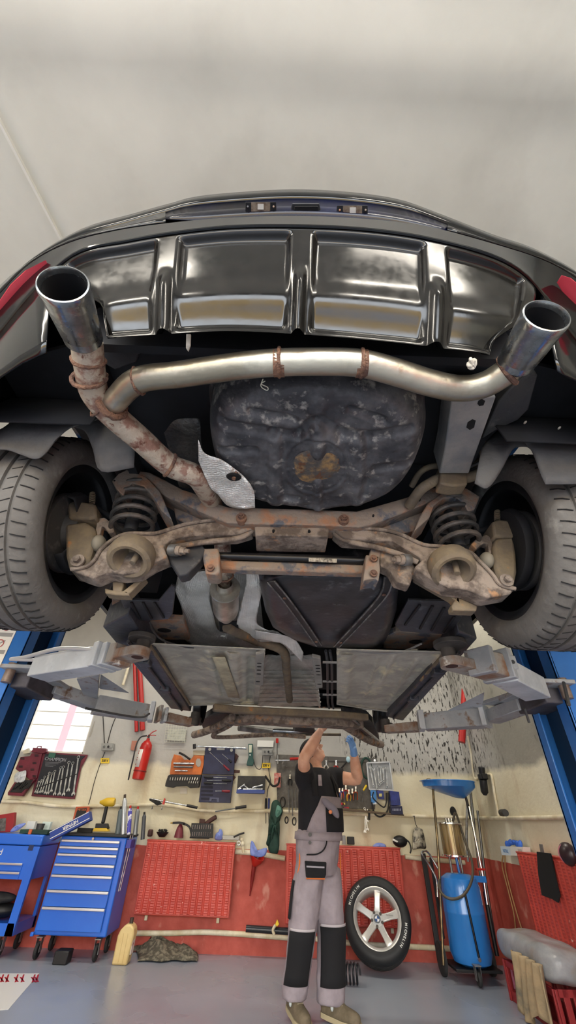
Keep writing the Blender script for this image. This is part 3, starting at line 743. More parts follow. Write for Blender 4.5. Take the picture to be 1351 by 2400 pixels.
# eccentric adjuster bolts by the arms
for x_, y_, sg in ((412, 1290, 1), (948, 1312, -1)):
    c = W(x_, y_, Y=1.07); d = Vector((sg, -.3, -.2)).normalized()
    b_ = MB(); b_.cyl(c-d*.02, c+d*.006, .019, n=24); b_.build('eccentric_bush', mat('zinc', '8c9094', .4, .6, '6a6660', 12), car)
    b_ = MB(); b_.cyl(c+d*.006, c+d*.02, .016, n=20); b_.cyl(c+d*.02, c+d*.036, .012, n=6); b_.cyl(c+d*.036, c+d*.05, .007, n=12); b_.build('eccentric_bolt', M_rust2, car)
plate('bush_housing', [(380, 1285), (403, 1268), (440, 1272), (470, 1268), (484, 1290), (470, 1312), (440, 1345), (420, 1350), (402, 1322)], 1.10, .05, M_under, bev=.006)
plate('bush_housing', [(892, 1290), (925, 1288), (962, 1300), (975, 1330), (962, 1372), (930, 1362), (915, 1335), (892, 1325)], 1.10, .05, M_rust2, bev=.006)
# trailing / track rods, lower brackets
tr = MB(); tr.strip(smooth_path([W(x, y, Y=1.18) for x, y in ((190, 1348), (260, 1362), (330, 1345), (390, 1325), (440, 1312))], 4), .035, .018, up=(0, -.5, 1)); tr.build('track_rod', M_under, car, bevel=.004)
tr = MB(); tr.strip(smooth_path([W(x, y, Y=1.18) for x, y in ((965, 1345), (1010, 1362), (1060, 1395), (1110, 1402), (1170, 1395))], 4), .035, .018, up=(0, -.5, 1)); tr.build('track_rod', M_rust2, car, bevel=.004)
for pts in ([(245, 1378), (262, 1382), (300, 1385), (304, 1395), (270, 1394), (246, 1390)], [(262, 1345), (286, 1345), (290, 1370), (284, 1388), (264, 1386)], [(284, 1388), (330, 1352), (342, 1352), (300, 1394)],
            [(1060, 1420), (1078, 1385), (1096, 1390), (1100, 1400), (1122, 1412), (1118, 1432), (1062, 1430)], [(975, 1332), (990, 1345), (1030, 1360), (1075, 1385), (1082, 1420), (1060, 1400), (1010, 1372), (975, 1352)]):
    plate('toe_link_bracket', pts, 1.13, .04, M_brk, bev=.004)
# --- chassis rail right, clamp, filler pipes ----------------------------------------
def plz(name, pts, z, th, m, parent=None, bev=.004):
    return MB().poly(WZ(pts, z), (0, 0, th)).build(name, m, parent or car, bevel=bev, ang=30)
rail = plz('chassis_rail', [(1060, 930), (1164, 930), (1110, 1080), (1100, 1110), (1030, 1110), (1042, 1060)], 1.985, .10, mat('rail_grey', '6a6a6a', .7, 0, '7f7b76', 10, bump=.3))
plz('hole', [(1122, 940), (1130, 935), (1138, 940), (1134, 950), (1124, 952), (1120, 946)], 1.984, .002, mat('hole_black', '060606', .9), rail, bev=0)
plz('hole', [(1097, 990), (1108, 983), (1116, 986), (1112, 1002), (1102, 1008), (1094, 1002)], 1.984, .002, mat('hole_black', '060606', .9), rail, bev=0)
cl = plate('pipe_clamp', [(1033, 1085), (1098, 1083), (1097, 1135), (1062, 1138), (1032, 1132)], .90, .05, M_brk, bev=.006)
plate('clamp_tab', [(1050, 1062), (1076, 1062), (1080, 1084), (1046, 1086)], .90, .02, M_brk, cl)
c = W(1063, 1073, Y=.898); MB().cyl(c, c-Vector((0, .006, 0)), .009, n=16).build('clamp_bolt', M_weld, cl)
tubeY('filler_pipe', [(960, 1185, 1.02), (985, 1150, .95), (1010, 1132, .93), (1040, 1120, .93), (1095, 1120, .93), (1130, 1105, .92), (1142, 1080, .9), (1130, 1040, .88)], .017, M_brk)
tubeY('breather_pipe', [(965, 1140, 1.0), (985, 1108, .95), (1010, 1094, .93), (1040, 1092, .93), (1100, 1092, .93), (1128, 1078, .92)], .010, M_brk)
tubeY('hose', [(1100, 1095, .91), (1130, 1080, .9), (1155, 1050, .88), (1165, 1010, .86), (1163, 985, .85)], .005, M_under)
plz('rear_bracket', [(1130, 1030), (1170, 940), (1235, 870), (1262, 880), (1240, 960), (1215, 985), (1170, 1005)], 2.02, .05, M_under)
plz('exhaust_hanger', [(235, 820), (330, 815), (320, 850), (270, 868), (240, 850)], 2.03, .03, M_under)
# --- arch liners ------------------------------------------------------------------
def liner(top, low, y0, y1, name='arch_liner'):
    n = max(len(top), 8); A = smooth_path([Vector((x, y, 0)) for x, y in top], 4); B = smooth_path([Vector((x, y, 0)) for x, y in low], 4); R_ = []
    for j in range(9):
        k = j/8; R_.append([W(lerp(a.x, b_.x, k), lerp(a.y, b_.y, k), Y=lerp(y0, y1, k)-.02*math.sin(PI*k)) for a, b_ in zip(A, B)])
    return MB().grid(R_).build(name, M_liner, car, solid=.004)
liner([(-40, 1020), (8, 1004), (50, 968), (96, 946), (150, 935), (200, 940), (260, 950), (300, 960)], [(-40, 1062), (10, 1054), (50, 1066), (84, 1076), (108, 1062), (128, 1036), (152, 1009), (172, 1001)], .80, .76)
liner([(150, 935), (200, 940), (250, 950), (300, 965), (320, 1000)], [(172, 1001), (201, 1012), (219, 1053), (238, 1105), (314, 1096)], .80, .80)
liner([(1130, 1050), (1160, 1015), (1200, 990), (1240, 982), (1290, 985), (1351, 992), (1400, 1000)], [(1113, 1133), (1143, 1144), (1174, 1103), (1199, 1056), (1218, 1048), (1234, 1047), (1240, 1049)], .80, .78)
liner([(1200, 990), (1240, 982), (1290, 985), (1351, 992), (1430, 1005)], [(1240, 1049), (1252, 1066), (1275, 1128), (1296, 1135), (1420, 1133)], .79, .76)
# dark sheets above liners paint the shade inside the arches
MB().poly(WZ([(-60, 870), (105, 826), (250, 790), (330, 900), (320, 960), (100, 950), (70, 945), (20, 975), (-60, 990)], 2.12), (0, 0, .02)).build('arch_shade_sheet', M_dark, car)
MB().poly(WZ([(1150, 830), (1309, 868), (1351, 886), (1440, 960), (1440, 1010), (1130, 1040), (1120, 900)], 2.12), (0, 0, .02)).build('arch_shade_sheet', M_dark, car)
# --- front-going exhaust, catalyst ---------------------------------------------------
c0 = W(528, 1378, Z=1.845); c1 = W(531, 1450, Z=1.845)
cat_ = MB().lathe(c0, c1-c0, [(.03, -.05), (.032, -.02), (.034, 0), (.060, .002), (.062, .008), (.058, .014), (.056, .02), (.056, .20), (.05, .24), (.03, .26), (.03, .30)], 36).build('silencer', mat('silencer_steel', 'c9c5ba', .33, .6, '948f82', 9), car)
ring(cat_, [(527, 1345, 1.845), (528, 1378, 1.845)], .032, M_weld, 'flange_ring', .004)
MB().tube(smooth_path([c1+(c1-c0).normalized()*.1, W(600, 1500, Z=1.87), W(663, 1525, Z=1.86), W(672, 1570, Z=1.855), W(679, 1640, Z=1.84)], 8), .026, 18).build('front_pipe', M_brk, car)
# --- heat shields (embossed foil) -----------------------------------------------------
def sheet(name, A, B, z, m, amp=.006, n=10, th=.0015, seg=5, zz=None, seed=0, parent=None):
    A = smooth_path([Vector((x, y, 0)) for x, y in A], seg); B = smooth_path([Vector((x, y, 0)) for x, y in B], seg); R_ = []
    for j in range(n+1):
        k = j/n; R_.append([])
        for i, (a, b_) in enumerate(zip(A, B)):
            x, y = lerp(a.x, b_.x, k), lerp(a.y, b_.y, k); h = z if zz is None else zz(x, y)
            h += amp*mn.noise(Vector((x*.03, y*.03, seed)))+amp*.5*mn.noise(Vector((x*.09, y*.09, seed+4)))
            R_[-1].append(W(x, y, Z=h))
    return MB().grid(R_).build(name, m, parent or car, solid=th, ang=50)
sheet('heat_shield', [(465, 1030), (480, 1062), (520, 1078), (552, 1100), (575, 1120), (595, 1150), (598, 1190)], [(466, 1080), (480, 1115), (495, 1145), (512, 1160), (530, 1182), (550, 1190), (575, 1192)], 1.90, M_foil, .012, seed=1)
sheet('dark_heat_shield', [(385, 1015), (410, 985), (450, 980), (468, 985), (470, 1020)], [(420, 1140), (440, 1145), (455, 1140), (468, 1120), (480, 1090)], 2.0, mat('foil_dirty', '3b3b3c', .5, .6, '55534f', 14, bump=.6, bscale=80), .006)
sheet('tunnel_heat_shield', [(418, 1345), (412, 1385), (428, 1430), (424, 1470), (440, 1505), (500, 1525), (570, 1528), (625, 1520), (700, 1545)], [(510, 1335), (500, 1370), (492, 1400), (500, 1440), (515, 1480), (560, 1485), (600, 1485), (650, 1480), (706, 1535)], 1.93, M_foil, .02, n=14, seed=3)
sheet('heat_shield_back', [(418, 1340), (420, 1400), (440, 1480)], [(600, 1320), (610, 1400), (620, 1490)], 2.0, M_foil, .012, seed=7)
sheet('heat_shield_strip', [(575, 1325), (578, 1360), (570, 1400), (560, 1440), (556, 1470), (580, 1492), (610, 1505)], [(608, 1325), (610, 1355), (614, 1385), (605, 1430), (604, 1462), (640, 1482), (690, 1500)], 1.86, M_foil, .014, seed=9)
sheet('heat_shield_strip', [(598, 1478), (640, 1484), (670, 1490), (695, 1502), (712, 1530)], [(600, 1498), (640, 1504), (662, 1508), (680, 1522), (708, 1551)], 1.85, M_foil, .01, seed=12)
# --- fuel tank ---------------------------------------------------------------------
rows = []; TL = [(1345, 606, 936), (1380, 612, 934), (1430, 622, 930), (1470, 640, 918), (1500, 690, 905), (1516, 740, 895)]
n = 50
for j in range(n+1):
    y = lerp(1338, 1518, j/n); r = []
    for k in range(len(TL)-1):
        if TL[k][0] <= y <= TL[k+1][0]: break
    else: k = 0 if y < 1345 else len(TL)-2
    t = (y-TL[k][0])/(TL[k+1][0]-TL[k][0]); xl, xr = lerp(TL[k][1], TL[k+1][1], t), lerp(TL[k][2], TL[k+1][2], t)
    for i in range(n+1):
        u = i/n*2-1; v_ = j/n*2-1
        e = (abs(u)**6+abs(v_)**6)
        h = 1.775+ .05*min(1, e)**3 + .02*math.exp(-((u+.05)**2/.18+(v_-.55)**2/.16))
        r.append(W(lerp(xl, xr, i/n), y, Z=h))
    rows.append(r)
sk0 = [p+Vector((0, 0, .16)) for p in rows[0]]; sk1 = [p+Vector((0, 0, .16)) for p in rows[-1]]
tk = MB().grid([sk0]+rows+[sk1]); tk.grid([[r[0] for r in rows], [r[0]+Vector((0, 0, .16)) for r in rows]]); tk.grid([[r[-1] for r in rows], [r[-1]+Vector((0, 0, .16)) for r in rows]])
tank = tk.build('fuel_tank', M_tank, car, ang=60)
for P in ([(636, 1362), (668, 1400), (705, 1450), (748, 1512)], [(912, 1350), (900, 1392), (850, 1450), (790, 1514)]):
    L_ = smooth_path([W(x, y, Z=1.768) for x, y in P], 6)
    s_ = MB().strip(L_, .032, .006).build('tank_strap', mat('strap_black', '1d1d1f', .4, .3, '2c2b2b', 10), tank, bevel=.002)
    e_ = MB(); a, b_, d = frame(L_[5]-L_[0]); e_.tube([p+a*.013-Vector((0, 0, .004)) for p in L_], .003, 6); e_.tube([p-a*.013-Vector((0, 0, .004)) for p in L_], .003, 6); e_.build('strap_edge', mat('strap_edge_grey', '7c7b78', .5, .3, '4a4a4a', 30), s_)
    for q_ in (.35, .97):
        c = L_[int(q_*(len(L_)-1))]; MB().ball(c-Vector((0, 0, .004)), (.008, .008, .004), 10).build('strap_bolt', M_weld, s_)
text('□ III-IA', .016, W(795, 1418, Z=1.764), (1, 0, 0), (0, 1, 0), mat('tank_emboss', '3a3a3d', .5), tank, 'embossed_mark')
# --- side covers with slots ----------------------------------------------------------
for pts, sl in (([(282, 1406), (372, 1409), (402, 1372), (412, 1378), (405, 1440), (395, 1452), (332, 1456), (300, 1445)], [((308, 1412), (328, 1450)), ((335, 1412), (356, 1450)), ((362, 1412), (384, 1448))]),
                ([(958, 1406), (962, 1408), (1050, 1410), (1062, 1430), (1085, 1448), (1062, 1475), (1040, 1487), (940, 1480), (926, 1466), (940, 1440)], [((985, 1418), (950, 1465)), ((1015, 1420), (985, 1474)), ((1042, 1424), (1012, 1478)), ((1066, 1445), (1040, 1482))])):
    c_ = plz('side_cover', pts, 1.80, .012, M_tank, bev=.003)
    for (a, b_) in sl:
        MB().bar(W(*a, Z=1.797), W(*b_, Z=1.797), .010, .008).build('rib', mat('slot_black', '0c0c0e', .6), c_, bevel=.002)
# rusty body corners ahead of the rear wheels
for pts in ([(262, 1400), (285, 1410), (300, 1445), (335, 1458), (400, 1452), (430, 1455), (445, 1500), (400, 1500), (340, 1495), (300, 1490), (262, 1455)], [(930, 1480), (1040, 1488), (1095, 1460), (1110, 1480), (1030, 1520), (960, 1522), (900, 1520), (900, 1495)]):
    k = plz('inner_sill_bracket', pts, 1.86, .03, M_rust)
MB().lathe(W(385, 1478, Z=1.857), (0, 0, 1), [(0, 0), (.026, 0), (.026, .003)], 24, sx=1.3).build('hole', mat('hole_black', '060606', .9), car)
MB().lathe(W(975, 1505, Z=1.857), (0, 0, 1), [(0, 0), (.026, 0), (.026, .003)], 24, sx=1.3).build('hole', mat('hole_black', '060606', .9), car)
# brake lines
tubeY_ = lambda name, l, r, m: MB().tube(smooth_path([W(x, y, Z=z) for x, y, z in l], 5), r, 8).build(name, m, car)
tubeY_('brake_line', [(352, 1460, 1.80), (360, 1480, 1.80), (385, 1502, 1.80), (430, 1515, 1.79), (455, 1518, 1.79)], .005, M_under)
tubeY_('brake_line', [(790, 1520, 1.79), (880, 1530, 1.79), (940, 1528, 1.79), (990, 1508, 1.80)], .005, mat('cable_grey', '6d6a66', .6))
# --- floor pans --------------------------------------------------------------------
def pan(corners, cols, name, seed):
    # corners: TL, TR, BR, BL pixels on z=1.79 ; relief from soft ribs
    rows = []; n = 60
    TLc, TRc, BRc, BLc = [Vector(c_) for c_ in corners]
    for j in range(n+1):
        v_ = j/n; r = []
        a = TLc.lerp(BLc, v_); b_ = TRc.lerp(BRc, v_)
        for i in range(n+1):
            u = i/n; q_ = a.lerp(b_, u)
            h = 1.80-.012*mn.noise(Vector((u*2, v_*2, seed)))
            for (cu, wd, am, v0, v1) in cols: h -= am*math.exp(-((u-cu-(v_-.5)*.0)/wd)**4)*sst(v0, v0+.06, v_)*(1-sst(v1-.06, v1, v_))
            ed = min(u, 1-u, v_, 1-v_); h -= .02*(1-sst(.0, .05, ed))
            r.append(W(q_.x, q_.y, Z=h))
        rows.append(r)
    return MB().grid(rows).build(name, M_pan, car, solid=.004, soff=1, ang=60)
pl_ = pan([(345, 1508), (622, 1522), (602, 1650), (440, 1655)], [(.25, .12, -.012, .1, .9), (.5, .03, .01, .05, .9), (.72, .06, .02, .05, .98), (.9, .05, -.02, .1, .95)], 'floor_pan', 2)
pr_ = pan([(790, 1522), (1042, 1528), (925, 1672), (790, 1652)], [(.1, .08, .02, .05, .95), (.42, .02, .012, .1, .85), (.55, .03, .012, .05, .6), (.8, .03, .01, .1, .9)], 'floor_pan', 5)
M_cream = mat('bare_cream_stripe', 'aaa287', .7, 0, '8a846f', 10)
sheet('paint_stripe', [(498, 1540), (528, 1540)], [(535, 1634), (562, 1636)], 1.772, M_cream, .0, n=4, parent=pl_)
sheet('seam_flange', [(600, 1528), (622, 1530)], [(596, 1650), (606, 1650)], 1.775, M_pan, 0, n=3)
for x0, y0, x1, y1 in ((352, 1515, 445, 1650), (1040, 1535, 926, 1664)):
    L_ = [W(lerp(x0, x1, i/14), lerp(y0, y1, i/14), Z=1.772+ .006*(i % 2)) for i in range(15)]; MB().tube(L_, .009, 8).build('pan_seam', M_brk, car)
# tunnel
ten = []
for j in range(9):
    y = lerp(1535, 1655, j/8); xl, xr = lerp(615, 604, j/8), lerp(738, 752, j/8); r = []
    for i in range(15):
        t = PI*i/14; r.append(W(lerp(xl, xr, (1-math.cos(t))/2), y, Z=1.80+.13*math.sin(t)**.7)+Vector((0, 0, .004*math.sin(i*2.3))))
    ten.append(r)
tun = MB().grid(ten).build('tunnel_shield', mat('ribbed_foil', 'c8c6be', .38, .4, 'a3a098', 8, bump=.6, bscale=60), car, solid=.002)
for i in range(9):
    y = lerp(1572, 1645, i/8); r = []
    for k in range(15):
        t = PI*k/14; r.append(W(lerp(lerp(615, 604, i/8), lerp(738, 752, i/8), (1-math.cos(t))/2), y, Z=1.794+.13*math.sin(t)**.7))
    MB().tube(r, .0035, 6).build('pressed_rib', mat('ribbed_foil', ''), tun)
for pts, holes in (([(600, 1535), (620, 1530), (618, 1605), (612, 1608), (598, 1605)], [(608, 1555), (608, 1563), (607, 1571), (607, 1580), (605, 1598)]), ([(732, 1540), (752, 1545), (757, 1612), (742, 1614), (736, 1590)], [(745, 1560), (746, 1567), (746, 1574), (747, 1582), (749, 1604)])):
    k = plz('tunnel_bracket', pts, 1.768, .02, mat('bracket_grey', '77756f', .7, 0, '8a877f', 9))
    for (x_, y_) in holes: MB().lathe(W(x_, y_, Z=1.7665), (0, 0, 1), [(0, 0), (.008, 0), (.008, .001)], 14, sx=1.6).build('hole', mat('hole_black', '060606', .9), k)
for x_ in (768, 778): tubeY_('fuel_line', [(x_-4, 1525, 1.80), (x_, 1560, 1.775), (x_+1, 1640, 1.775), (x_+4, 1660, 1.775)], .008, mat('cable_black', '2a2a2b', .5))
for y_ in (1552, 1597, 1628): MB().bar(W(757, y_, Z=1.768), W(790, y_+1, Z=1.768), .012, .01).build('line_clip', M_white if y_ == 0 else mat('clip_grey', '6f6e6a', .6), car)
# sills
for P in (([(240, 1470), (400, 1661), (448, 1668), (350, 1516), (300, 1440)]), ([(1120, 1498), (945, 1690), (905, 1680), (1042, 1540), (1075, 1480)])):
    s_ = plz('sill', P, 1.765, .12, M_sill, bev=.008)
    a, b_ = (P[0], P[1]); a2, b2 = P[3], P[2]
    MB().tube([W(lerp(a[0], a2[0], .55), lerp(a[1], a2[1], .55)+8, Z=1.755), W(lerp(b_[0], b2[0], .55), lerp(b_[1], b2[1], .55), Z=1.755)], .008, 8).build('pinch_weld', M_sill, s_)
    for q_ in (.35, .72):
        c = W(lerp(lerp(a[0], a2[0], .5), lerp(b_[0], b2[0], .5), q_), lerp(lerp(a[1], a2[1], .5), lerp(b_[1], b2[1], .5), q_), Z=1.755); MB().box(c, (.06, .07, .03)).build('jacking_block', M_sill, s_, bevel=.006)
# --- front subframe, front discs -----------------------------------------------------
def pz(l): return [W(x, y, Z=z) for x, y, z in l]
fs = MB(); fs.strip(smooth_path(pz([(500, 1658, 1.74), (560, 1664, 1.74), (640, 1668, 1.735), (720, 1672, 1.735), (800, 1676, 1.735), (860, 1682, 1.74)]), 4), .06, .045); sf = fs.build('front_subframe', M_brk, car, bevel=.008)
fs = MB(); fs.strip(smooth_path(pz([(540, 1690, 1.75), (600, 1686, 1.73), (690, 1692, 1.72), (770, 1694, 1.72), (840, 1700, 1.74)]), 4), .14, .06, ws=None); fs.build('crossmember', M_rust2, sf, bevel=.012)
for l, r in (([(545, 1680, 1.74), (515, 1700, 1.72), (480, 1715, 1.70), (455, 1722, 1.70)], .03), ([(790, 1690, 1.74), (830, 1715, 1.72), (865, 1735, 1.70), (895, 1745, 1.70)], .03), ([(570, 1672, 1.76), (540, 1700, 1.75), (500, 1722, 1.72), (520, 1728, 1.72), (640, 1722, 1.70), (716, 1727, 1.70)], .018), ([(800, 1680, 1.76), (850, 1722, 1.73), (890, 1748, 1.71)], .02)):
    MB().tube(smooth_path(pz(l), 5), r, 10).build('front_arm', M_rust2, sf)
MB().tube(smooth_path(pz([(820, 1678, 1.74), (850, 1705, 1.73), (880, 1730, 1.72), (893, 1742, 1.72)]), 4), .012, 10).build('track_rod', M_steel, sf)
for x_, y_ in ((461, 1705), (896, 1725)):
    c = W(x_, y_, Y=3.6); c.z = 1.86; w_ = MB().lathe(c, (1, 0, 0), [(.02, -.03), (.15, -.03), (.165, -.02), (.165, .03), (.15, .035), (.14, .02)], 40).build('front_brake_shield', M_rim, car)
    MB().lathe(c, (1, 0, 0), [(.03, -.04), (.10, -.04), (.10, -.01), (.03, -.01)], 36).build('brake_disc', M_under, w_)
for pts in ([(470, 1690), (500, 1672), (545, 1668), (560, 1690), (520, 1710), (480, 1720)], [(800, 1672), (860, 1680), (880, 1700), (890, 1735), (850, 1720), (815, 1700)]):
    plz('engine_undertray', pts, 1.79, .05, M_under)
# engine bay shapes between members
for (x0, y0, x1, y1, r, m_) in ((560, 1705, 660, 1718, .03, mat('alloy', '9a9a98', .4, .7, '6d6c69', 8)), (640, 1712, 740, 1716, .022, M_steel), (590, 1720, 800, 1722, .012, M_brk), (690, 1706, 735, 1711, .03, M_under)):
    MB().cyl(W(x0, y0, Z=1.80), W(x1, y1, Z=1.80), r, n=16).build('steering_rack', m_, sf)
# small details of the underside
q0 = W(548, 1120, Z=1.878)
MB().lathe(q0, (0, 0, 1), [(0, .0), (.014, 0), (.017, .004)], 18, sx=1.3).build('shield_hole', mat('hole_black', '060606', .9), car)
MB().cyl(q0-Vector((0, 0, .004)), q0+Vector((.006, 0, .02)), .006, n=10).build('shield_stud', M_weld, car)
MB().poly([W(x, y, Z=1.855) for x, y in ((514, 1458), (558, 1456), (560, 1480), (516, 1480))], (0, 0, .004)).build('shield_opening', mat('hole_black', ''), car)
MB().poly([W(x, y, Z=1.872) for x, y in ((437, 783), (447, 783), (446, 808), (441, 822), (436, 815))], (0, .004, .002)).build('torn_strip', M_rag, diff)
MB().tube(smooth_path([W(x, y, Z=1.90) for x, y in ((617, 888), (612, 905), (626, 915), (628, 908), (613, 900), (622, 893))], 4), .0012, 6).build('wire_twist', mat('wire_pale', 'c2c2b0', .5), well)
for (x, y) in ((1232, 990), (1312, 1003), (1322, 1015)): MB().ball(W(x, y, Z=2.0), (.004, .006, .002), 8).build('hole_glint', M_rag, car)  # pale beads stand in for light glinting at the holes
# neck and rim pressed round the drain in the spare wheel well
# ================================================================ TWO-POST LIFT
M_lblue = mat('lift_blue', '2f6fb8', .32, 0, '2a66ad', 3, coat=.2)
M_lgrey = mat('lift_arm_paint', 'b4b8ba', .5, 0, '9fa3a5', 5, c3='7a6a5c', s3=14, l3=.6, h3=.7, bump=.15)
M_lgr2 = mat('lift_arm_worn', '85888a', .55, 0, '9a9c9d', 6, c3='6b5340', s3=12, l3=.56, h3=.66, bump=.2)
M_lrust = mat('lift_arm_rust', '8d8880', .7, .1, '7a5a44', 9, lo=.42, hi=.6, c3='cfccc4', s3=14, l3=.6, h3=.68, bump=.3)
M_pad = mat('lift_pad_rubber', '2d2b29', .8, 0, '45413c', 12)
M_sheet = mat('printed_sheet', 'dcdad2', .5)
M_ink = mat('grey_ink', '8f8e8c', .6); M_inkr = mat('red_ink', 'b25a58', .6)
def post(s, y0, y1, label):
    X = 1.5*s
    t = thing('lift_column', (s*1.64, (y0+y1)/2, 0), label, 'car lift', 'columns of the two-post lift' if False else None)
    c = MB(); th = .02; D = .27
    def bx(xa, xb, ya, yb, z0=0, z1=2.75): c.box(((xa+xb)/2, (ya+yb)/2, (z0+z1)/2), (abs(xb-xa), abs(yb-ya), z1-z0))
    bx(X+s*D, X+s*(D-th), y0, y1)
    bx(X, X+s*D, y0, y0+th); bx(X, X+s*D, y1-th, y1)
    c.build('column', M_lblue, t, bevel=.005)
    c = MB(); bx(X, X-s*-.012, y0, y0+.10); bx(X, X+s*.012, y1-.07, y1); c.build('lip', M_lblue, t, bevel=.003)
    MB().box((X+s*.15, (y0+y1)/2, 1.37), (.16, y1-y0-.06, 2.7)).build('channel_shadow_plate', mat('channel_shade', '12304d', .6), t)  # dark plate paints the shade inside the open channel
    MB().box((X+s*.12, (y0+y1)/2, .01), (.42, .6, .02)).build('base_plate', M_lblue, t, bevel=.004)
    # carriage
    MB().box((X-s*.01, (y0+y1)/2, 1.71), (.16, y1-y0-.06, .12)).build('carriage', mat('carriage_dark', '4c4a50', .6, 0, '3a3638', 9), t, bevel=.008)
    MB().box((X-s*.06, (y0+y1)/2-.02, 1.735), (.20, y1-y0+.1, .02)).build('carriage_plate', M_lgr2, t, bevel=.004)
    c = MB(); c.cyl((X-s*.0, y0-.02, 1.66), (X-s*.0, y0-.02, 1.76), .026, n=18); c.build('pivot_pin', mat('pin_rust', '6a5a50', .6, .4, '8a7b70', 15), t)
    return t
lp = post(-1, 2.33, 2.71, 'left blue steel column of the car lift, instruction sheet on its face')
rp = post(1, 2.22, 2.58, 'right blue steel column of the car lift, beside the red radiator wall')
# instruction sheet
sh = MB().box((-1.68, 2.325, 1.72), (.20, .004, .62)).build('instruction_sheet', M_sheet, lp)
r_ = MB(); g_ = MB()
for k in range(6):
    z = 1.46+k*.10
    g_.box((-1.68, 2.321, z-.035), (.18, .002, .022))
    if k in (1, 2): r_.box((-1.66, 2.3205, z-.055), (.14, .002, .010))
    for x in (-1.73, -1.64):
        r_.torus((x, 2.3205, z+.012), (0, 1, 0), .022, .0028, 20, 5); g_.bar((x-.02, 2.3205, z+.0), (x+.025, 2.3205, z+.03), .004, .003)
g_.build('sheet_print', M_ink, sh); r_.build('red_print', M_inkr, sh)
def arm(t, name, segs, holes=()):
    root = None
    for i, (n_, a, b_, w0, h0, w1, h1, m_, z) in enumerate(segs):
        A = W(*a, Z=z)+Vector((0, 0, h0/2)); B = W(*b_, Z=z)+Vector((0, 0, h1/2))
        o = MB().bar(A, B, w0, h0, (0, 0, 1), w1, h1).build(n_ if root is not None else name, m_, root or t, bevel=.005)
        if root is None: root = o
    return root
def disc_end(p, c, z, r, h, m_, n_='pad_seat'):
    C_ = W(*c, Z=z); return MB().cyl(C_, C_+Vector((0, 0, h)), r, n=28).build(n_, m_, p, bevel=.003)
a = arm(lp, 'lift_arm', [('', (88, 1592), (232, 1570), .125, .10, .115, .095, M_lgrey, 1.64), ('sleeve_collar', (232, 1570), (244, 1567), .13, .11, .13, .11, M_lgrey, 1.635), ('sleeve_collar', (250, 1566), (262, 1563), .115, .10, .115, .10, M_lgrey, 1.64), ('sleeve_collar', (268, 1561), (284, 1557), .11, .09, .105, .085, M_lrust, 1.645), ('arm_tongue', (284, 1550), (322, 1541), .10, .045, .10, .04, M_lrust, 1.66)])
disc_end(a, (322, 1541), 1.66, .050, .04, M_lrust, 'tongue_end')
disc_end(a, (330, 1532), 1.68, .030, .07, M_pad, 'pad_stem'); disc_end(a, (332, 1500), 1.738, .06, .022, M_pad, 'lift_pad')
MB().lathe(W(322, 1541, Z=1.659), (0, 0, 1), [(0, 0), (.026, 0), (.026, .002)], 20).build('hole', mat('hole_rust', '3a2018', .9), a)
# bent handle rods along the arm
MB().tube(smooth_path([W(25, 1545, Z=1.73), W(60, 1540, Z=1.735), W(140, 1520, Z=1.74), W(222, 1523, Z=1.72)], 6), .010, 10).build('handle_rod', mat('rod_grey', 'a3a5a6', .4, .3), a)
MB().tube(smooth_path([W(25, 1545, Z=1.73), W(98, 1548, Z=1.715)], 6), .009, 10).build('handle_rod', mat('rod_grey', ''), a)
for c in ((98, 1555), (219, 1535)):
    C_ = W(*c, Z=1.71)-Vector((0, .03, 0)); k = MB().box(C_, (.05, .01, .06)).build('rod_lug', M_lgrey, a, bevel=.008); MB().cyl(C_, C_-Vector((0, .008, 0)), .009, n=8).build('lug_bolt', M_black, k)
a = arm(lp, 'front_lift_arm', [('', (216, 1672), (345, 1690), .12, .11, .11, .10, M_lgr2, 1.64), ('sleeve_collar', (345, 1690), (357, 1691), .13, .12, .13, .12, M_lgrey, 1.635), ('sleeve_collar', (364, 1692), (372, 1693), .12, .105, .12, .105, M_lrust, 1.64), ('sleeve_collar', (378, 1693), (386, 1694), .11, .095, .11, .095, M_lgrey, 1.645), ('inner_tube', (386, 1692), (450, 1703), .09, .06, .09, .05, M_lrust, 1.655)])
disc_end(a, (455, 1700), 1.66, .035, .09, M_pad, 'pad_stem'); disc_end(a, (457, 1688), 1.74, .055, .02, M_pad, 'lift_pad')
MB().poly([W(232, 1612, Z=1.74), W(236, 1580, Z=1.76), W(300, 1622, Z=1.74)], (0, .03, -.0)).build('gusset', M_lgr2, a)
MB().bar(W(118, 1612, Z=1.72), W(222, 1650, Z=1.70), .11, .07, (0, 0, 1)).build('arm_root', M_lgr2, a, bevel=.005)
MB().tube(smooth_path([W(200, 1660, Z=1.63), W(300, 1678, Z=1.625), W(335, 1680, Z=1.63), W(350, 1673, Z=1.64)], 5), .007, 8).build('release_rod', M_under, a)
MB().poly([W(180, 1592, Z=1.72), W(232, 1582, Z=1.72), W(228, 1640, Z=1.72), W(198, 1634, Z=1.72)], (0, 0, .02)).build('arm_plate', M_lgr2, a)
a = arm(rp, 'lift_arm', [('', (1262, 1640), (1184, 1600), .125, .10, .115, .095, M_lgrey, 1.64), ('sleeve_collar', (1180, 1598), (1170, 1594), .15, .13, .15, .13, M_lgr2, 1.635), ('inner_sleeve', (1170, 1592), (1128, 1580), .11, .10, .11, .09, M_lrust, 1.64), ('sleeve_collar', (1140, 1582), (1130, 1578), .12, .11, .12, .11, M_lgr2, 1.637), ('arm_tongue', (1122, 1580), (1066, 1566), .10, .045, .10, .04, M_lrust, 1.66)])
disc_end(a, (1062, 1565), 1.66, .050, .04, M_lrust, 'tongue_end')
disc_end(a, (1056, 1552), 1.68, .030, .07, M_pad, 'pad_stem'); disc_end(a, (1056, 1515), 1.738, .07, .022, M_pad, 'lift_pad')
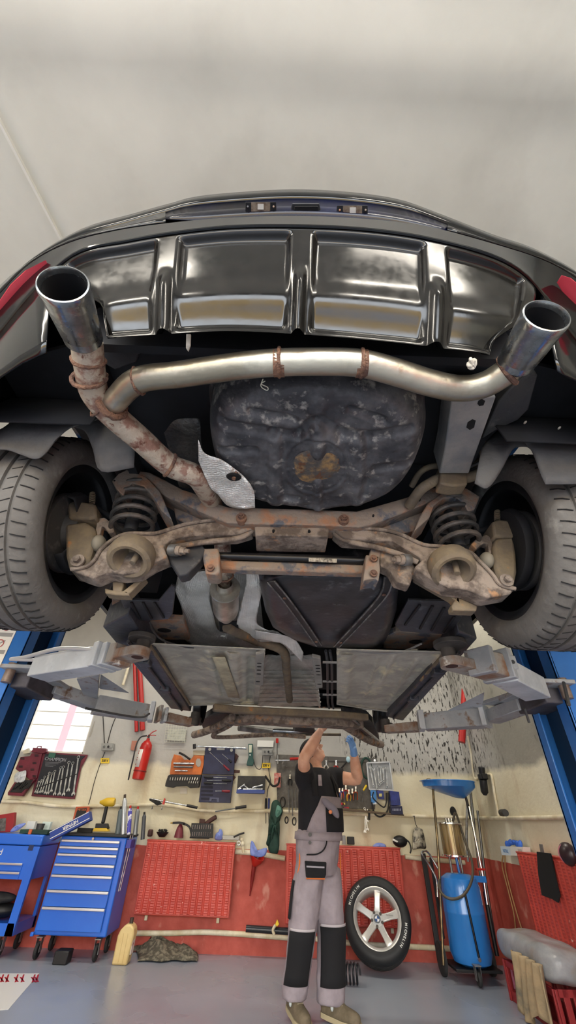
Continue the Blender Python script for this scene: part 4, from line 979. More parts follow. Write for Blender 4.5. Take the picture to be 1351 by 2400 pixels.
MB().lathe(W(1060, 1562, Z=1.659), (0, 0, 1), [(0, 0), (.026, 0), (.026, .002)], 20).build('hole', mat('hole_rust', ''), a)
for c in ((1187, 1562),):
    C_ = W(*c, Z=1.70)-Vector((0, .06, 0)); k = MB().box(C_, (.04, .01, .06)).build('rod_lug', M_lgr2, a, bevel=.006); MB().cyl(C_, C_-Vector((0, .008, 0)), .009, n=8).build('lug_bolt', M_black, k)
a = arm(rp, 'front_lift_arm', [('', (1140, 1704), (998, 1712), .12, .11, .11, .10, M_lgr2, 1.64), ('end_plate', (1150, 1703), (1138, 1704), .14, .13, .14, .13, M_lgrey, 1.635), ('sleeve_collar', (998, 1712), (984, 1712), .13, .12, .13, .12, M_lgrey, 1.635), ('inner_tube', (984, 1714), (906, 1718), .09, .06, .09, .05, M_lrust, 1.655)])
disc_end(a, (906, 1717), 1.66, .035, .09, M_pad, 'pad_stem'); disc_end(a, (906, 1702), 1.74, .055, .02, M_pad, 'lift_pad')
MB().poly([W(1132, 1655, Z=1.74), W(1136, 1622, Z=1.76), W(1050, 1665, Z=1.74)], (0, .03, 0)).build('gusset', M_lgrey, a)
MB().bar(W(1150, 1682, Z=1.70), W(1236, 1650, Z=1.70), .12, .07, (0, 0, 1)).build('arm_root', M_lgr2, a, bevel=.005)
MB().bar(W(1150, 1650, Z=1.75), W(1220, 1628, Z=1.75), .14, .02, (0, 0, 1)).build('arm_plate', M_lgr2, a, bevel=.003)
MB().tube([W(1322, 1600, Z=1.6), W(1328, 1625, Z=1.55), W(1334, 1652, Z=1.5)], .007, 8).build('release_rod', M_under, a)
MB().tube([W(1230, 1660, Z=1.6), W(1236, 1678, Z=1.57), W(1241, 1694, Z=1.54)], .006, 8).build('release_rod', M_under, a)
# ================================================================ WALL FITTINGS AND TOOLS
def wp(name, label, cat, pts, Yf, th, m, bevel=.003, group=None, parent=None):
    # a solid piece whose front outline is given in photo pixels on the plane y = Yf, depth th towards the wall
    o = MB().poly(WY(pts, Yf), (0, th, 0)).build(name, m, parent, bevel=bevel, ang=30)
    if label: tag(o, label, cat, group)
    return o
def wthing(name, label, cat, px, py, Y, group=None): return thing(name, W(px, py, Y=Y), label, cat, group)
def quad(x0, y0, x1, y1): return [(x0, y0), (x1, y0), (x1, y1), (x0, y1)]
def ctube(name, label, cat, pts, Y, r, m, parent=None, n=5, group=None, seg=10):
    P = smooth_path([W(p[0], p[1], Y=p[2] if len(p) > 2 else Y) for p in pts], n)
    o = MB().tube(P, r, seg).build(name, m, parent, ang=60)
    if label: tag(o, label, cat, group)
    return o
M_pipe = mat('cream_pipe', 'ded8c2', .45, 0, 'c4b99a', 6)
M_rad = mat('radiator_red', 'bf4a3f', .35, 0, 'b04036', 5, c3='dbb0a3', s3=24, l3=.67, h3=.7)
M_rpost = mat('red_tube_paint', 'a5211f', .4)
M_green = mat('dark_green', '24443a', .75, 0, '1c352e', 6)
M_maroon = mat('maroon_plastic', '6a1f30', .5, 0, '561827', 8)
M_navy = mat('navy_case', '252a4a', .5, 0, '1d2140', 8)
M_dk = mat('tool_black', '151517', .5)
M_tool = mat('tool_steel', 'c9ccce', .25, .9, '8b8e90', 12)
M_grime = mat('grime_black', '2c2a28', .8, 0, '191817', 14)
M_orange = mat('case_orange', 'c46a2a', .5, 0, 'a65420', 9)
M_yel = mat('yellow', 'e2c12c', .45)
M_glove = mat('nitrile_blue', '7d8fd0', .45, 0, '6c7fc4', 12)
M_brn = mat('brown_rubber', '4a2a26', .6, 0, '3a201d', 12)
YW = 5.985
# pipes
def hp(name, label, pts, r, Y=5.978):
    return ctube(name, label, 'pipe', pts, Y, r, M_pipe)
hp('heating_pipe', 'long cream pipe along the back wall above the radiators', [(5, 1878), (60, 1880), (150, 1890), (300, 1888), (380, 1886), (470, 1899), (560, 1901), (640, 1901), (780, 1906), (900, 1910), (1000, 1914), (1112, 1917)], .019)
def hpx(name, label, pts, r, X): 
    P = smooth_path([W(x, y, X=X) for x, y in pts], 4); o = MB().tube(P, r, 10).build(name, M_pipe, None, ang=60); return tag(o, label, 'pipe')
hpx('wall_pipe', 'cream horizontal pipe on the right wall beneath the black air filter', [(1116, 1917), (1170, 1918), (1230, 1917), (1300, 1916), (1420, 1912)], .018, 2.40)
hp('radiator_pipe', 'cream pipe just below the red paint line between the two radiators', [(552, 1996), (600, 2000), (668, 2012)], .024)
hp('radiator_pipe', 'cream pipe below the paint line, right of the rear radiator', [(950, 2008), (985, 2012), (1090, 2022)], .022)
hp('lower_pipe', 'cream return pipe near the floor left of the mechanic', [(310, 2187), (400, 2187), (480, 2185), (560, 2189), (640, 2195), (690, 2199)], .022)
hp('lower_pipe', 'cream return pipe near the floor behind the alloy wheel', [(740, 2200), (850, 2213), (950, 2218), (1030, 2222), (1060, 2224)], .022)
hpx('filter_pipe', 'thin cream riser pipe from the air filter down the right wall', [(1140, 1816), (1150, 1815), (1154, 1822), (1160, 1860), (1169, 1912)], .014, 2.405)
hpx('corner_pipe', 'thin cream pipe running down the room corner', [(1097, 1725), (1105, 1770), (1112, 1822), (1128, 1822)], .012, 2.408)
# radiators: pressed steel with ladder slots
def radiator(name, label, O, ux, L_, H_, cols, horiz=False, hang=(0, -1, 0), th=.10):
    t = thing(name, O, label, 'radiator')
    ux = Vector(ux); nrm = Vector(hang); O = Vector(O); rows = []
    nx, ny = cols*10, 110
    for j in range(ny+1):
        v = j/ny; r = []
        for i in range(nx+1):
            u = i/nx; f = (u*cols) % 1
            d = .013*(sst(.04, .2, f)*(1-sst(.8, .96, f)))
            if .03 < v < .97 and .22 < f < .78: d -= .005*(max(0, math.sin(v*H_*2*PI/.02))**.7 if math.sin(v*H_*2*PI/.02) > 0 else 0)
            e = min(u, 1-u, v, 1-v)*min(L_, H_)
            if e < .012: d = -.008
            r.append(O+ux*L_*u+Vector((0, 0, H_*v))+nrm*(th+d))
        rows.append(r)
    p = MB().grid(rows).build('front_panel', M_rad, t, ang=80)
    b_ = MB(); c = O+ux*L_/2+nrm*(th/2)+Vector((0, 0, H_/2)); sz = [abs(ux.x)*L_+abs(nrm.x)*th, abs(ux.y)*L_+abs(nrm.y)*th, H_]
    b_.box(c, [s_*.995 if i != 2 else s_ for i, s_ in enumerate(sz)]); b_.build('body', M_rad, t, bevel=.006)
    tp = MB().box(c+Vector((0, 0, H_/2+.006)), (sz[0]*1.01, sz[1]*1.01, .014)).build('top_grille', M_rad, t, bevel=.004)
    for q_ in (.12, .88):
        MB().box(O+ux*L_*q_+nrm*.01+Vector((0, 0, -.02)), (.03, .03, .06)).build('bracket', M_pipe, t, bevel=.003)
    return t
A = W(314, 2143, Y=5.9); B = W(533, 2148, Y=5.9); T_ = W(340, 1970, Y=5.9).z
radiator('radiator', 'red ribbed radiator left of the mechanic, a bit set standing on it', (A.x, 5.975, A.z), (1, 0, 0), B.x-A.x+.02, T_-A.z, 14)
A = W(672, 2165, Y=5.9); B = W(950, 2172, Y=5.9); T_ = W(800, 1985, Y=5.9).z
radiator('radiator', 'long red ribbed radiator behind the mechanic and the alloy wheel', (A.x-.02, 5.975, A.z), (1, 0, 0), B.x-A.x+.05, T_-A.z, 16)
radiator('radiator', 'red ribbed radiator on the right wall, a black cloth over it', (XR-.01, 4.95, .34), (0, -1, 0), 1.75, .59, 26, hang=(-1, 0, 0))
# things standing on the left radiator (top about z = T)
ZT = W(440, 1970, Y=5.88).z+.02
def onrad(px, py, name, label, cat, group=None): p = W(px, py, Y=5.9); return thing(name, (p.x, 5.93, ZT), label, cat, group)
t = onrad(395, 1965, 'parts_bowl', 'dark dish heaped with small parts on the left radiator', 'dish')
x = W(378, 1960, Y=5.9).x
MB().lathe((x, 5.935, ZT), (0, 0, 1), [(.03, 0), (.035, .003), (.06, .03), (.07, .045), (.066, .045), (.03, .012), (0, .012)], 24).build('dish', M_dk, t)
b_ = MB()
for k in range(14): b_.box((x+random.uniform(-.045, .045), 5.935+random.uniform(-.03, .03), ZT+.045+random.uniform(0, .02)), (.022, .014, .012), Euler((random.random()*3, random.random()*3, 0)).to_matrix())
b_.build('small_parts', M_grime, t)
t = onrad(432, 1965, 'spray_gun', 'maroon spray gun with tapered cup standing on the left radiator', 'spray gun')
x = W(418, 1960, Y=5.9).x
MB().lathe((x, 5.935, ZT), (0, 0, 1), [(0, 0), (.052, 0), (.052, .01), (.046, .05), (.035, .09), (.018, .12), (.012, .125)], 24).build('cup', mat('maroon_cup', '70303a', .45), t)
b_ = MB(); b_.strip([W(405, 1929, Y=5.9), W(420, 1928, Y=5.9), W(434, 1931, Y=5.9)], .022, .022); b_.strip(smooth_path([W(430, 1930, Y=5.9), W(444, 1938, Y=5.9), W(450, 1958, Y=5.9)], 4), .02, .022, up=(0, 1, 0)); b_.build('grip', M_dk, t, bevel=.003)
MB().cyl(W(400, 1929, Y=5.9), W(408, 1929, Y=5.9), .007, n=12).build('nozzle', mat('brass', 'a58a4a', .35, .8), t)
t = onrad(472, 1965, 'bit_set', 'open black bit set with two rows of steel bits on the left radiator', 'tool set')
wp('case', None, None, [(449, 1929), (500, 1930), (499, 1964), (446, 1963)], 5.88, .03, M_dk, parent=t)
for row in ((1933, 1943), (1950, 1959)):
    for k in range(9):
        px = 452+k*5.2+(1 if row[0] < 1940 else 0); MB().cyl(W(px, row[0], Y=5.875), W(px-1, row[1], Y=5.875), .0045, n=8).build('bit', M_tool, t)
MB().box((W(466, 1962, Y=5.85).x, 5.92, ZT+.008), (.22, .05, .016)).build('case_base', M_dk, t, bevel=.003)
MB().poly(WY([(468, 1919), (481, 1920), (480, 1930), (467, 1930)], 5.92), (0, .02, 0)).build('lid_block', M_brn, t)
tag(MB().strip(smooth_path([W(482, 1932, Y=5.94), W(495, 1922, Y=5.94), W(508, 1914, Y=5.94)], 4), .045, .04, up=(0, 1, 0)).build('rubber_hose', M_brn, None, bevel=.012), 'short brown rubber hose leaning behind the bit set', 'hose')
def rag(name, label, cat, pts, Y, m, th=.012, seed=0, parent=None, amp=.015):
    P = WY(pts, Y); c = sum(P, Vector())/len(P); rings = [[c+(p-c)*k+Vector((0, -amp*(1-k)+amp*mn.noise(p*9+Vector((k*3, seed, 0))), 0)) for p in smooth_path(P, 4, True)] for k in (.02, .3, .55, .8, 1)]
    for r in rings: r.append(r[0])
    o = MB().grid(rings).build(name, m, parent, solid=th, ang=60)
    if label: tag(o, label, cat)
    return o
rag('nitrile_glove', 'blue nitrile glove crumpled on the left radiator beside the tray', 'glove', [(505, 1967), (507, 1955), (513, 1950), (516, 1943), (522, 1950), (520, 1968)], 5.93, M_glove)
t = onrad(540, 1965, 'metal_tray', 'grey metal tray with dark edge at the right end of the left radiator', 'tray')
wp('tray_body', None, None, [(521, 1958), (563, 1959), (560, 1969), (522, 1968)], 5.895, .08, mat('tray_grey', '8a8a86', .4, .4), parent=t)
ctube('tool', None, None, [(548, 1962), (560, 1956), (573, 1952)], 5.88, .009, M_dk, parent=t)
tag(MB().box((W(350, 1957, Y=5.9).x, 5.935, ZT+.032), (.05, .06, .065)).build('plastic_cup', M_brn, None, bevel=.012), 'small dark red cup beside the tool cabinet on the left radiator', 'cup')
# radiator valve with keys
t = wthing('radiator_valve', 'cream radiator valve at the upper right corner of the left radiator', 'valve', 572, 1990, 5.9)
b_ = MB(); b_.cyl(W(571, 1998, Y=5.9), W(568, 1970, Y=5.9), .016, n=12); b_.ball(W(569, 1978, Y=5.9), .026, 12); b_.ball(W(567, 1968, Y=5.9), .02, 12); b_.build('valve_body', M_pipe, t)
MB().torus(W(560, 1976, Y=5.88), (0, 1, 0), .018, .005).build('key_ring', M_tool, t)
# things on the rear radiator
ZT2 = W(820, 1985, Y=5.9).z+.02
tag(MB().box((W(824, 1975, Y=5.9).x, 5.94, ZT2+.035), (.08, .06, .07)).build('black_battery', M_dk, None, bevel=.006), 'small black battery standing on the rear radiator beside the mechanic', 'battery')
tag(MB().box((W(808, 1975, Y=5.9).x, 5.94, ZT2+.038), (.035, .03, .08)).build('grey_block', mat('grey_metal_block', '77787a', .4, .3), None, bevel=.003), 'narrow grey metal block next to the black battery', 'block')
rag('nitrile_glove', 'blue nitrile glove lying flat on the rear radiator', 'glove', [(876, 1986), (878, 1979), (890, 1976), (903, 1980), (903, 1987)], 5.93, M_glove)
t = thing('welding_mask', W(938, 1985, Y=5.88), 'black face mask with a pale visor at the right end of the rear radiator', 'mask')
MB().ball(W(938, 1972, Y=5.9), (.085, .06, .055), 16).build('shell', M_dk, t); wp('visor', None, None, [(922, 1965), (934, 1972), (932, 1975), (921, 1970)], 5.82, .02, M_white, parent=t)
ctube('strap', None, None, [(950, 1966), (960, 1975), (964, 1990), (962, 2000)], 5.88, .008, M_dk, parent=t)
# black round vent hole
tag(MB().lathe(W(1063, 1902, Y=YW), (0, -1, 0), [(0, .004), (.045, .004), (.05, .0)], 24, sx=.8).build('vent_hole', M_dk, None), 'round black hole in the back wall behind the oil drainer', 'vent')
# ---- red vertical pipes high on the wall
for i, (x0, y0, x1, y1, x2, y2, r, lb) in enumerate(((315, 1545, 318, 1640, 320, 1715, .023, 'left red painted vertical pipe of the pair above the fire extinguisher'), (326, 1545, 332, 1640, 334, 1712, .033, 'right red painted vertical pipe of the pair above the fire extinguisher'), (1092, 1585, 1088, 1660, 1083, 1740, .042, 'red painted vertical pipe high on the wall behind the right lift arm'))):
    tag(MB().tube([W(x0, y0, Y=5.95 if i < 2 else 5.6), W(x1, y1, Y=5.95 if i < 2 else 5.6), W(x2, y2, Y=5.95 if i < 2 else 5.6)], r, 14).build('red_pipe', M_rpost, None), lb, 'pipe')
ctube('wall_pipe_end', 'cream pipe with a rounded end beside the red pipes', 'pipe', [(303, 1556), (296, 1580), (288, 1606)], 5.92, .02, M_pipe)
# ---- fire extinguisher
t = wthing('fire_extinguisher', 'red fire extinguisher with white instruction label hung on the back wall', 'fire extinguisher', 335, 1835, 5.86)
MB().box(W(333, 1790, Y=5.95), (.10, .12, .03)).build('wall_bracket', M_black, t)
ba, tb = W(323, 1828, Y=5.86), W(347, 1735, Y=5.86); L_ = (tb-ba).length; R0 = .074
MB().lathe(ba, tb-ba, [(0, .01), (.05, .0), (R0*.95, .008), (R0, .04), (R0, L_*.78), (R0*.93, L_*.88), (R0*.6, L_*.96), (.022, L_*1.0), (.02, L_*1.05)], 32).build('cylinder', M_red, t)
MB().lathe(ba, tb-ba, [(R0+.0015, L_*.30), (R0+.0015, L_*.74)], 24, up=(1, 0, 0), a0=PI*1.02, a1=PI*1.98).build('label_panel', mat('label_white', 'd8d6d2', .4), t, solid=.001)
lbl = MB()
for k in range(7):
    if k in (1, 4): continue
    h_ = L_*(.35+.055*k); lbl.lathe(ba, tb-ba, [(R0+.0032, h_), (R0+.0032, h_+.012)], 16, up=(1, 0, 0), a0=PI*1.2, a1=PI*1.75)
lbl.build('label_print', mat('label_redprint', 'b0504a', .5), t, solid=.0008)
MB().lathe(ba, tb-ba, [(R0+.004, L_*.2), (R0+.004, L_*.23)], 28).build('strap', mat('dark_red', '7a1c1a', .5), t, solid=.002)
MB().cyl(W(347, 1735, Y=5.86), W(350, 1722, Y=5.86), .013, n=12).build('valve', M_black, t)
b_ = MB(); b_.strip([W(345, 1727, Y=5.86), W(358, 1716, Y=5.86), W(367, 1712, Y=5.86)], .016, .01); b_.strip([W(348, 1724, Y=5.86), W(360, 1723, Y=5.86), W(366, 1724, Y=5.86)], .016, .008); b_.build('lever', M_red, t, bevel=.002)
ctube('hose', None, None, [(345, 1724, 5.85), (330, 1728, 5.83), (320, 1745, 5.80), (312, 1780, 5.80), (306, 1805, 5.82), (301, 1828, 5.82)], 5.8, .009, M_black, parent=t)
wp('sign', 'faded red notice behind the fire extinguisher', 'sign', [(309, 1736), (322, 1736), (319, 1760), (306, 1758)], 5.975, .008, mat('faded_notice', 'a87260', .7))
# ---- framed net of leaflets
t = wthing('leaflet_frame', 'pale wire rack of paper leaflets fixed high on the back wall', 'rack', 412, 1740, 5.96)
wp('papers', None, None, [(395, 1710), (437, 1710), (433, 1738), (391, 1735)], 5.965, .012, mat('faded_paper', 'bdbfb4', .7, 0, 'a8aaa0', 20), parent=t)
g = MB()
for k in range(9):
    g.bar(W(390+k*6, 1697, Y=5.955), W(385+k*6, 1740, Y=5.955), .003, .003)
for k in range(8):
    g.bar(W(390-k*.6, 1697+k*6, Y=5.953), W(440-k*.6, 1698+k*6, Y=5.953), .003, .003)
g.build('wire', mat('wire_pale', 'c2c2b0', .5), t)
# ---- electric boxes, cables, 230 V signs
def sock(px, py, s_, label):
    t = wthing('socket_box', label, 'electrical box', px, py+15, 5.93)
    wp('box', None, None, [(px-14*s_, py-8*s_), (px+14*s_, py-8*s_), (px+13*s_, py+9*s_), (px-15*s_, py+9*s_)], 5.93, .05, mat('box_grey', '8d8e8a', .5), parent=t)
    for dx in (-8, 2): MB().cyl(W(px+dx*s_, py, Y=5.935), W(px+dx*s_, py, Y=5.915), .014*s_, n=16).build('plug', mat('plug_grey', '5a5b59', .5) if dx < 0 else M_dk, t)
    wp('cover', None, None, [(px+3*s_, py-6*s_), (px+12*s_, py-6*s_), (px+11*s_, py+3*s_), (px+3*s_, py+3*s_)], 5.92, .02, mat('box_grey', ''), parent=t)
    return t
sock(252, 1750, 1, 'grey socket box with cables left of the fire extinguisher')
sock(628, 1762, .9, 'grey socket box with plugs below a white notice near the green work light')
ctube('power_cable', 'thin dark cable dropping to the left socket box from above', 'cable', [(241, 1670), (243, 1705), (245, 1742)], 5.993, .005, M_grime)
ctube('power_cable', 'thin dark cable hanging in a loop above the left socket box', 'cable', [(274, 1675), (262, 1705), (252, 1742)], 5.993, .005, M_grime)
ctube('power_cable', 'long thin cable sagging from the left socket box to the tool cabinet', 'cable', [(246, 1762), (235, 1790), (222, 1830), (212, 1870), (206, 1890)], 5.994, .004, M_grime)
ctube('power_cable', 'looped cord hanging beside the window', 'cable', [(222, 1690), (216, 1715), (210, 1728), (214, 1712), (222, 1692)], 5.996, .003, mat('cord_pale', 'a39f92', .6))
ctube('power_cable', 'thin cable from the middle socket box down to the hand tools', 'cable', [(634, 1772), (630, 1800), (634, 1830), (628, 1850), (626, 1868)], 5.994, .004, M_grime)
for px, py, lb in ((246, 1783, 'yellow 230 V label below the left socket box'), (624, 1794, 'yellow 230 V label left of the hanging tools')):
    s_ = wthing('voltage_sign', lb, 'sign', px, py+6, 5.985)
    wp('plate', None, None, quad(px-10, py-6, px+10, py+6), 5.985, .008, M_yel, parent=s_, bevel=0)
    text('230 V', .034, W(px, py, Y=5.982), (1, 0, 0), (0, 0, 1), M_dk, s_, 'lettering', .0006, bold=.0012)
wp('notice', 'white paper notice above the middle socket box', 'notice', [(604, 1735), (642, 1736), (641, 1751), (603, 1750)], 5.98, .006, M_white, bevel=0)
wp('tag', 'small red tag hanging left of the mechanic\'s arm', 'tag', quad(647, 1730, 653, 1742), 5.97, .006, M_red)
ctube('cord', 'thin red-tagged cord running down to the pegboard', 'cord', [(650, 1742), (650, 1760), (651, 1790)], 5.996, .003, M_dk)
# ---- wrench roll
def spanner(parent, p0, p1, Y, s_=1.0, m=None, name='spanner'):
    A, B = W(*p0, Y=Y), W(*p1, Y=Y); d = (B-A); L_ = d.length; u = d.normalized(); n = Vector((0, -1, 0)); w_ = u.cross(n)
    b_ = MB(); hw = .011*s_
    b_.bar(A+u*.012, B-u*.015, hw*1.1, .006, n, hw*1.3, .006)
    b_.torus(A, n, hw*1.0, hw*.42, 18, 6)
    # open jaw
    pts = []
    for a in range(-60, 241, 25):
        t_ = math.radians(a); pts.append(B-u*.004+(w_*math.cos(t_)+u*-math.sin(t_))*hw*1.5)
    pts = [p for p in pts]+[B+u*hw*.2+w_*-hw*.5, B-u*hw*.5, B+u*hw*.2+w_*hw*.5]
    b_.poly([p-n*.003 for p in pts], n*.006)
    return b_.build(name, m or M_tool, parent, ang=35)
t = wthing('wrench_roll', 'black wrench roll with maroon edging pinned to the wall beneath the window', 'tool roll', 140, 1870, 5.95)
wp('roll_edge', None, None, [(100, 1762), (206, 1769), (202, 1778), (190, 1800), (175, 1873), (73, 1866)], 5.962, .012, M_maroon, parent=t)
wp('roll_cloth', None, None, [(106, 1766), (200, 1772), (190, 1782), (171, 1868), (79, 1861)], 5.955, .01, mat('roll_black', '202128', .7), parent=t)
text('CHAMPION', .052, W(130, 1780, Y=5.953), (1, -0, -.04), (0, 0, 1), mat('logo_grey', '8f9096', .5), t, 'lettering', .0006, bold=.0005)
for k in range(4): wp('small_print', None, None, [(106, 1785.5+k*3), (143-k*6, 1787+k*3), (143-k*6, 1788+k*3), (106, 1786.5+k*3)], 5.953, .001, mat('print_grey', '6f7076', .6), parent=t, bevel=0)
for i, (x0, y0, x1, y1) in enumerate(((91, 1833, 83, 1857), (98, 1829, 87, 1858), (105, 1821, 94, 1857), (113, 1819, 99, 1856), (116, 1812, 106, 1859), (122, 1814, 112, 1860), (129, 1808, 120, 1855), (143, 1799, 128, 1862), (149, 1798, 139, 1862), (162, 1787, 149, 1863), (171, 1789, 160, 1853), (184, 1775, 172, 1862))):
    tag(spanner(None, (x0, y0), (x1, y1), 5.945, .8+.05*i), 'chrome ring spanner held in the black wrench roll, small to large', 'spanner', 'spanners in the wrench roll')
MB().bar(W(82, 1848, Y=5.936), W(180, 1814, Y=5.936), .008, .004, (0, -1, 0)).build('retaining_strap', M_dk, t)
wp('green_tag', None, None, [(115, 1764), (131, 1765), (127, 1777), (112, 1775)], 5.945, .008, mat('tag_green', '2f5a4c', .5), parent=t)
# maroon open toolbox on window sill side
t = wthing('open_toolbox', 'open maroon plastic tool case on the wall beside the lift column', 'tool case', 50, 1866, 5.90)
wp('lid', None, None, [(74, 1765), (98, 1766), (86, 1824), (70, 1827), (36, 1802), (48, 1774), (70, 1772)], 5.93, .035, M_maroon, parent=t)
wp('tray', None, None, [(82, 1826), (72, 1838), (52, 1866), (18, 1864), (18, 1858), (36, 1830)], 5.90, .05, M_maroon, parent=t)
wp('tray_lining', None, None, [(78, 1828), (68, 1840), (50, 1858), (22, 1857), (36, 1836), (52, 1828)], 5.895, .01, M_grime, parent=t)
b_ = MB()
for k in range(8): b_.bar(W(30+k*5, 1848+random.uniform(-6, 4), Y=5.885), W(40+k*5, 1838+random.uniform(-6, 4), Y=5.885), .014, .012)
b_.build('fittings', M_dk, t, bevel=.002)
for (x_, y_) in ((52, 1777), (85, 1770), (48, 1796), (80, 1788), (75, 1803), (80, 1819)): wp('latch_slot', None, None, quad(x_-4, y_-2, x_+5, y_+3), 5.925, .01, mat('slot_maroon', '2f0d16', .6), parent=t)
rag('plastic_bag', 'crumpled clear plastic bag resting in the open maroon tool case', 'bag', [(32, 1828), (38, 1812), (52, 1808), (61, 1806), (61, 1818), (55, 1832), (38, 1834)], 5.88, mat('clear_film', 'c9cdd0', .2, 0, 'a5aab0', 20, bump=.5), .006)
t = wp('maroon_case', 'small maroon power tool case on the sill in front of the window', 'case', [(77, 1752), (108, 1754), (109, 1763), (100, 1766), (72, 1763), (76, 1757)], 5.93, .05, M_maroon)
ctube('handle', None, None, [(86, 1754), (90, 1749), (97, 1750), (95, 1755)], 5.93, .006, M_maroon, parent=t)
wp('jar', 'pale rounded jar on the sill beside the maroon case', 'jar', [(60, 1756), (67, 1753), (68, 1765), (54, 1767), (54, 1760)], 5.93, .04, mat('jar_pale', 'bdb6a2', .5))
# ---- orange & black socket cases
t = wthing('socket_case', 'orange lidded socket case with black tray of chrome sockets', 'tool case', 430, 1845, 5.93)
wp('lid', None, None, [(408, 1768), (424, 1771), (432, 1781), (448, 1780), (455, 1770), (478, 1771), (478, 1790), (472, 1816), (398, 1815), (402, 1785)], 5.93, .045, M_orange, parent=t)
wp('tray', None, None, [(398, 1816), (472, 1816), (466, 1845), (445, 1847), (438, 1842), (412, 1843), (405, 1846), (387, 1843), (388, 1836), (394, 1818)], 5.92, .055, M_dk, parent=t)
b_ = wp('mirror_pad', None, None, [(462, 1778), (469, 1778), (472, 1786), (470, 1796), (464, 1798), (459, 1792), (459, 1784)], 5.926, .006, mat('pad_grey', '9a948c', .5), parent=t)
for k in range(12): MB().cyl(W(400+k*5.8, 1822, Y=5.915), W(399+k*5.7, 1829, Y=5.915), .0085, n=10).build('socket', M_tool, t)
for k in range(5): MB().cyl(W(444+k*5.2, 1831, Y=5.915), W(443+k*5.1, 1836, Y=5.915), .007, n=10).build('socket', M_tool, t)
for y_, x0, x1, rr in ((1789, 407, 455, .012), (1797, 408, 452, .010), (1806, 410, 440, .008)):
    MB().cyl(W(x0, y_, Y=5.915), W(x1, y_+1, Y=5.915), rr, n=10).build('ratchet', M_tool if rr != .010 else mat('dark_steel', '6a6c6e', .35, .8), t)
tag(ctube('tool_bundle', None, None, [(420, 1764), (432, 1770), (446, 1780)], 5.90, .012, M_grime), 'small bundle of dark hex keys above the orange case', 'hex keys')
wp('paper_tag', 'small white paper tag hanging under the black socket tray', 'tag', quad(422, 1846, 439, 1861), 5.992, .006, mat('tag_paper', 'cfcabc', .6))
wp('card_box', 'pale cardboard box above the orange case', 'box', quad(453, 1759, 480, 1770), 5.93, .05, mat('card', 'b5aa92', .7))
# torque wrench
t = wthing('torque_wrench', 'long chrome torque wrench lying across the top of the navy case', 'torque wrench', 515, 1760, 5.90)
MB().cyl(W(458, 1749, Y=5.90), W(578, 1754, Y=5.90), .010, n=14).build('shaft', M_tool, t); MB().cyl(W(456, 1744, Y=5.90), W(456, 1755, Y=5.90), .02, n=14).build('head', M_dk, t)
MB().cyl(W(548, 1752.5, Y=5.90), W(578, 1754, Y=5.90), .014, n=14).build('handle', M_tool, t)
# navy screwdriver case
t = wthing('screwdriver_case', 'open navy plastic screwdriver case hanging on the back wall', 'tool case', 510, 1880, 5.92)
wp('lid', None, None, [(482, 1749), (551, 1750), (548, 1816), (475, 1814)], 5.93, .05, M_navy, parent=t)
wp('tray', None, None, [(474, 1817), (547, 1818), (540, 1882), (466, 1880)], 5.92, .06, M_navy, parent=t)
for c in ((492, 1756), (543, 1758)): MB().cyl(W(*c, Y=5.93), W(*c, Y=5.915), .018, n=18).build('latch', mat('latch_cream', 'cfcdbf', .5), t)
wp('handle_slot', None, None, quad(508, 1752, 527, 1758), 5.925, .01, mat('slot_grey', '9a9a96', .6), parent=t)
def driver(p0, p1, p2, Y, m, g, label):
    o = MB(); A, B, C_ = W(*p0, Y=Y), W(*p1, Y=Y), W(*p2, Y=Y)
    t_ = thing('screwdriver', W(*p1, Y=Y), label, 'screwdriver', g)
    MB().cyl(A, B, .004, n=8).build('shaft', M_tool, t_); u = (C_-B); MB().lathe(B, u, [(.006, 0), (.012, .01), (.010, .02), (.013, .04), (.013, u.length*.9), (.006, u.length)], 12).build('handle', m, t_); return t_
M_rh = mat('handle_red', '7a2430', .4)
driver((492, 1763), (524, 1793), (538, 1806), 5.905, M_rh, None, 'long screwdriver with red handle lying diagonally in the case lid')
driver((521, 1767), (536, 1780), (543, 1787), 5.905, M_dk, None, 'thin black screwdriver in the upper right of the case lid')
for i, (y_, f_) in enumerate(((1822, 0), (1829, 1), (1836, 0))):
    driver((532, y_+1) if not f_ else (485, y_), (500, y_) if not f_ else (520, y_), (478, y_-1) if not f_ else (543, y_+1), 5.90, M_dk, 'black screwdrivers in the case tray', 'black handled screwdriver lying flat in the navy case tray')
driver((505, 1854), (520, 1854), (540, 1855), 5.90, M_rh, None, 'short screwdriver with red handle in the navy case tray')
for k in range(4): wp('recess', None, None, [(472, 1842+k*9), (500, 1843+k*9), (499, 1848+k*9), (471, 1847+k*9)], 5.918, .004, mat('recess_navy', '14162c', .6), parent=t)
wp('handle', None, None, [(492, 1869), (514, 1870), (514, 1880), (508, 1880), (508, 1874), (497, 1873), (496, 1879), (490, 1879)], 5.915, .01, mat('handle_slate', '4a4f6a', .5), parent=t)
for q4, lb in (([(552, 1765), (560, 1772), (552, 1790), (549, 1784)], 'upper brown leather strap piece behind the navy case'), ([(548, 1804), (563, 1805), (562, 1812), (548, 1812)], 'middle brown leather strap piece behind the navy case'), ([(547, 1815), (553, 1822), (545, 1834)], 'lower brown leather strap piece behind the navy case')):
    wp('leather_strap', lb, 'strap', q4, 5.975, .008, M_brn)
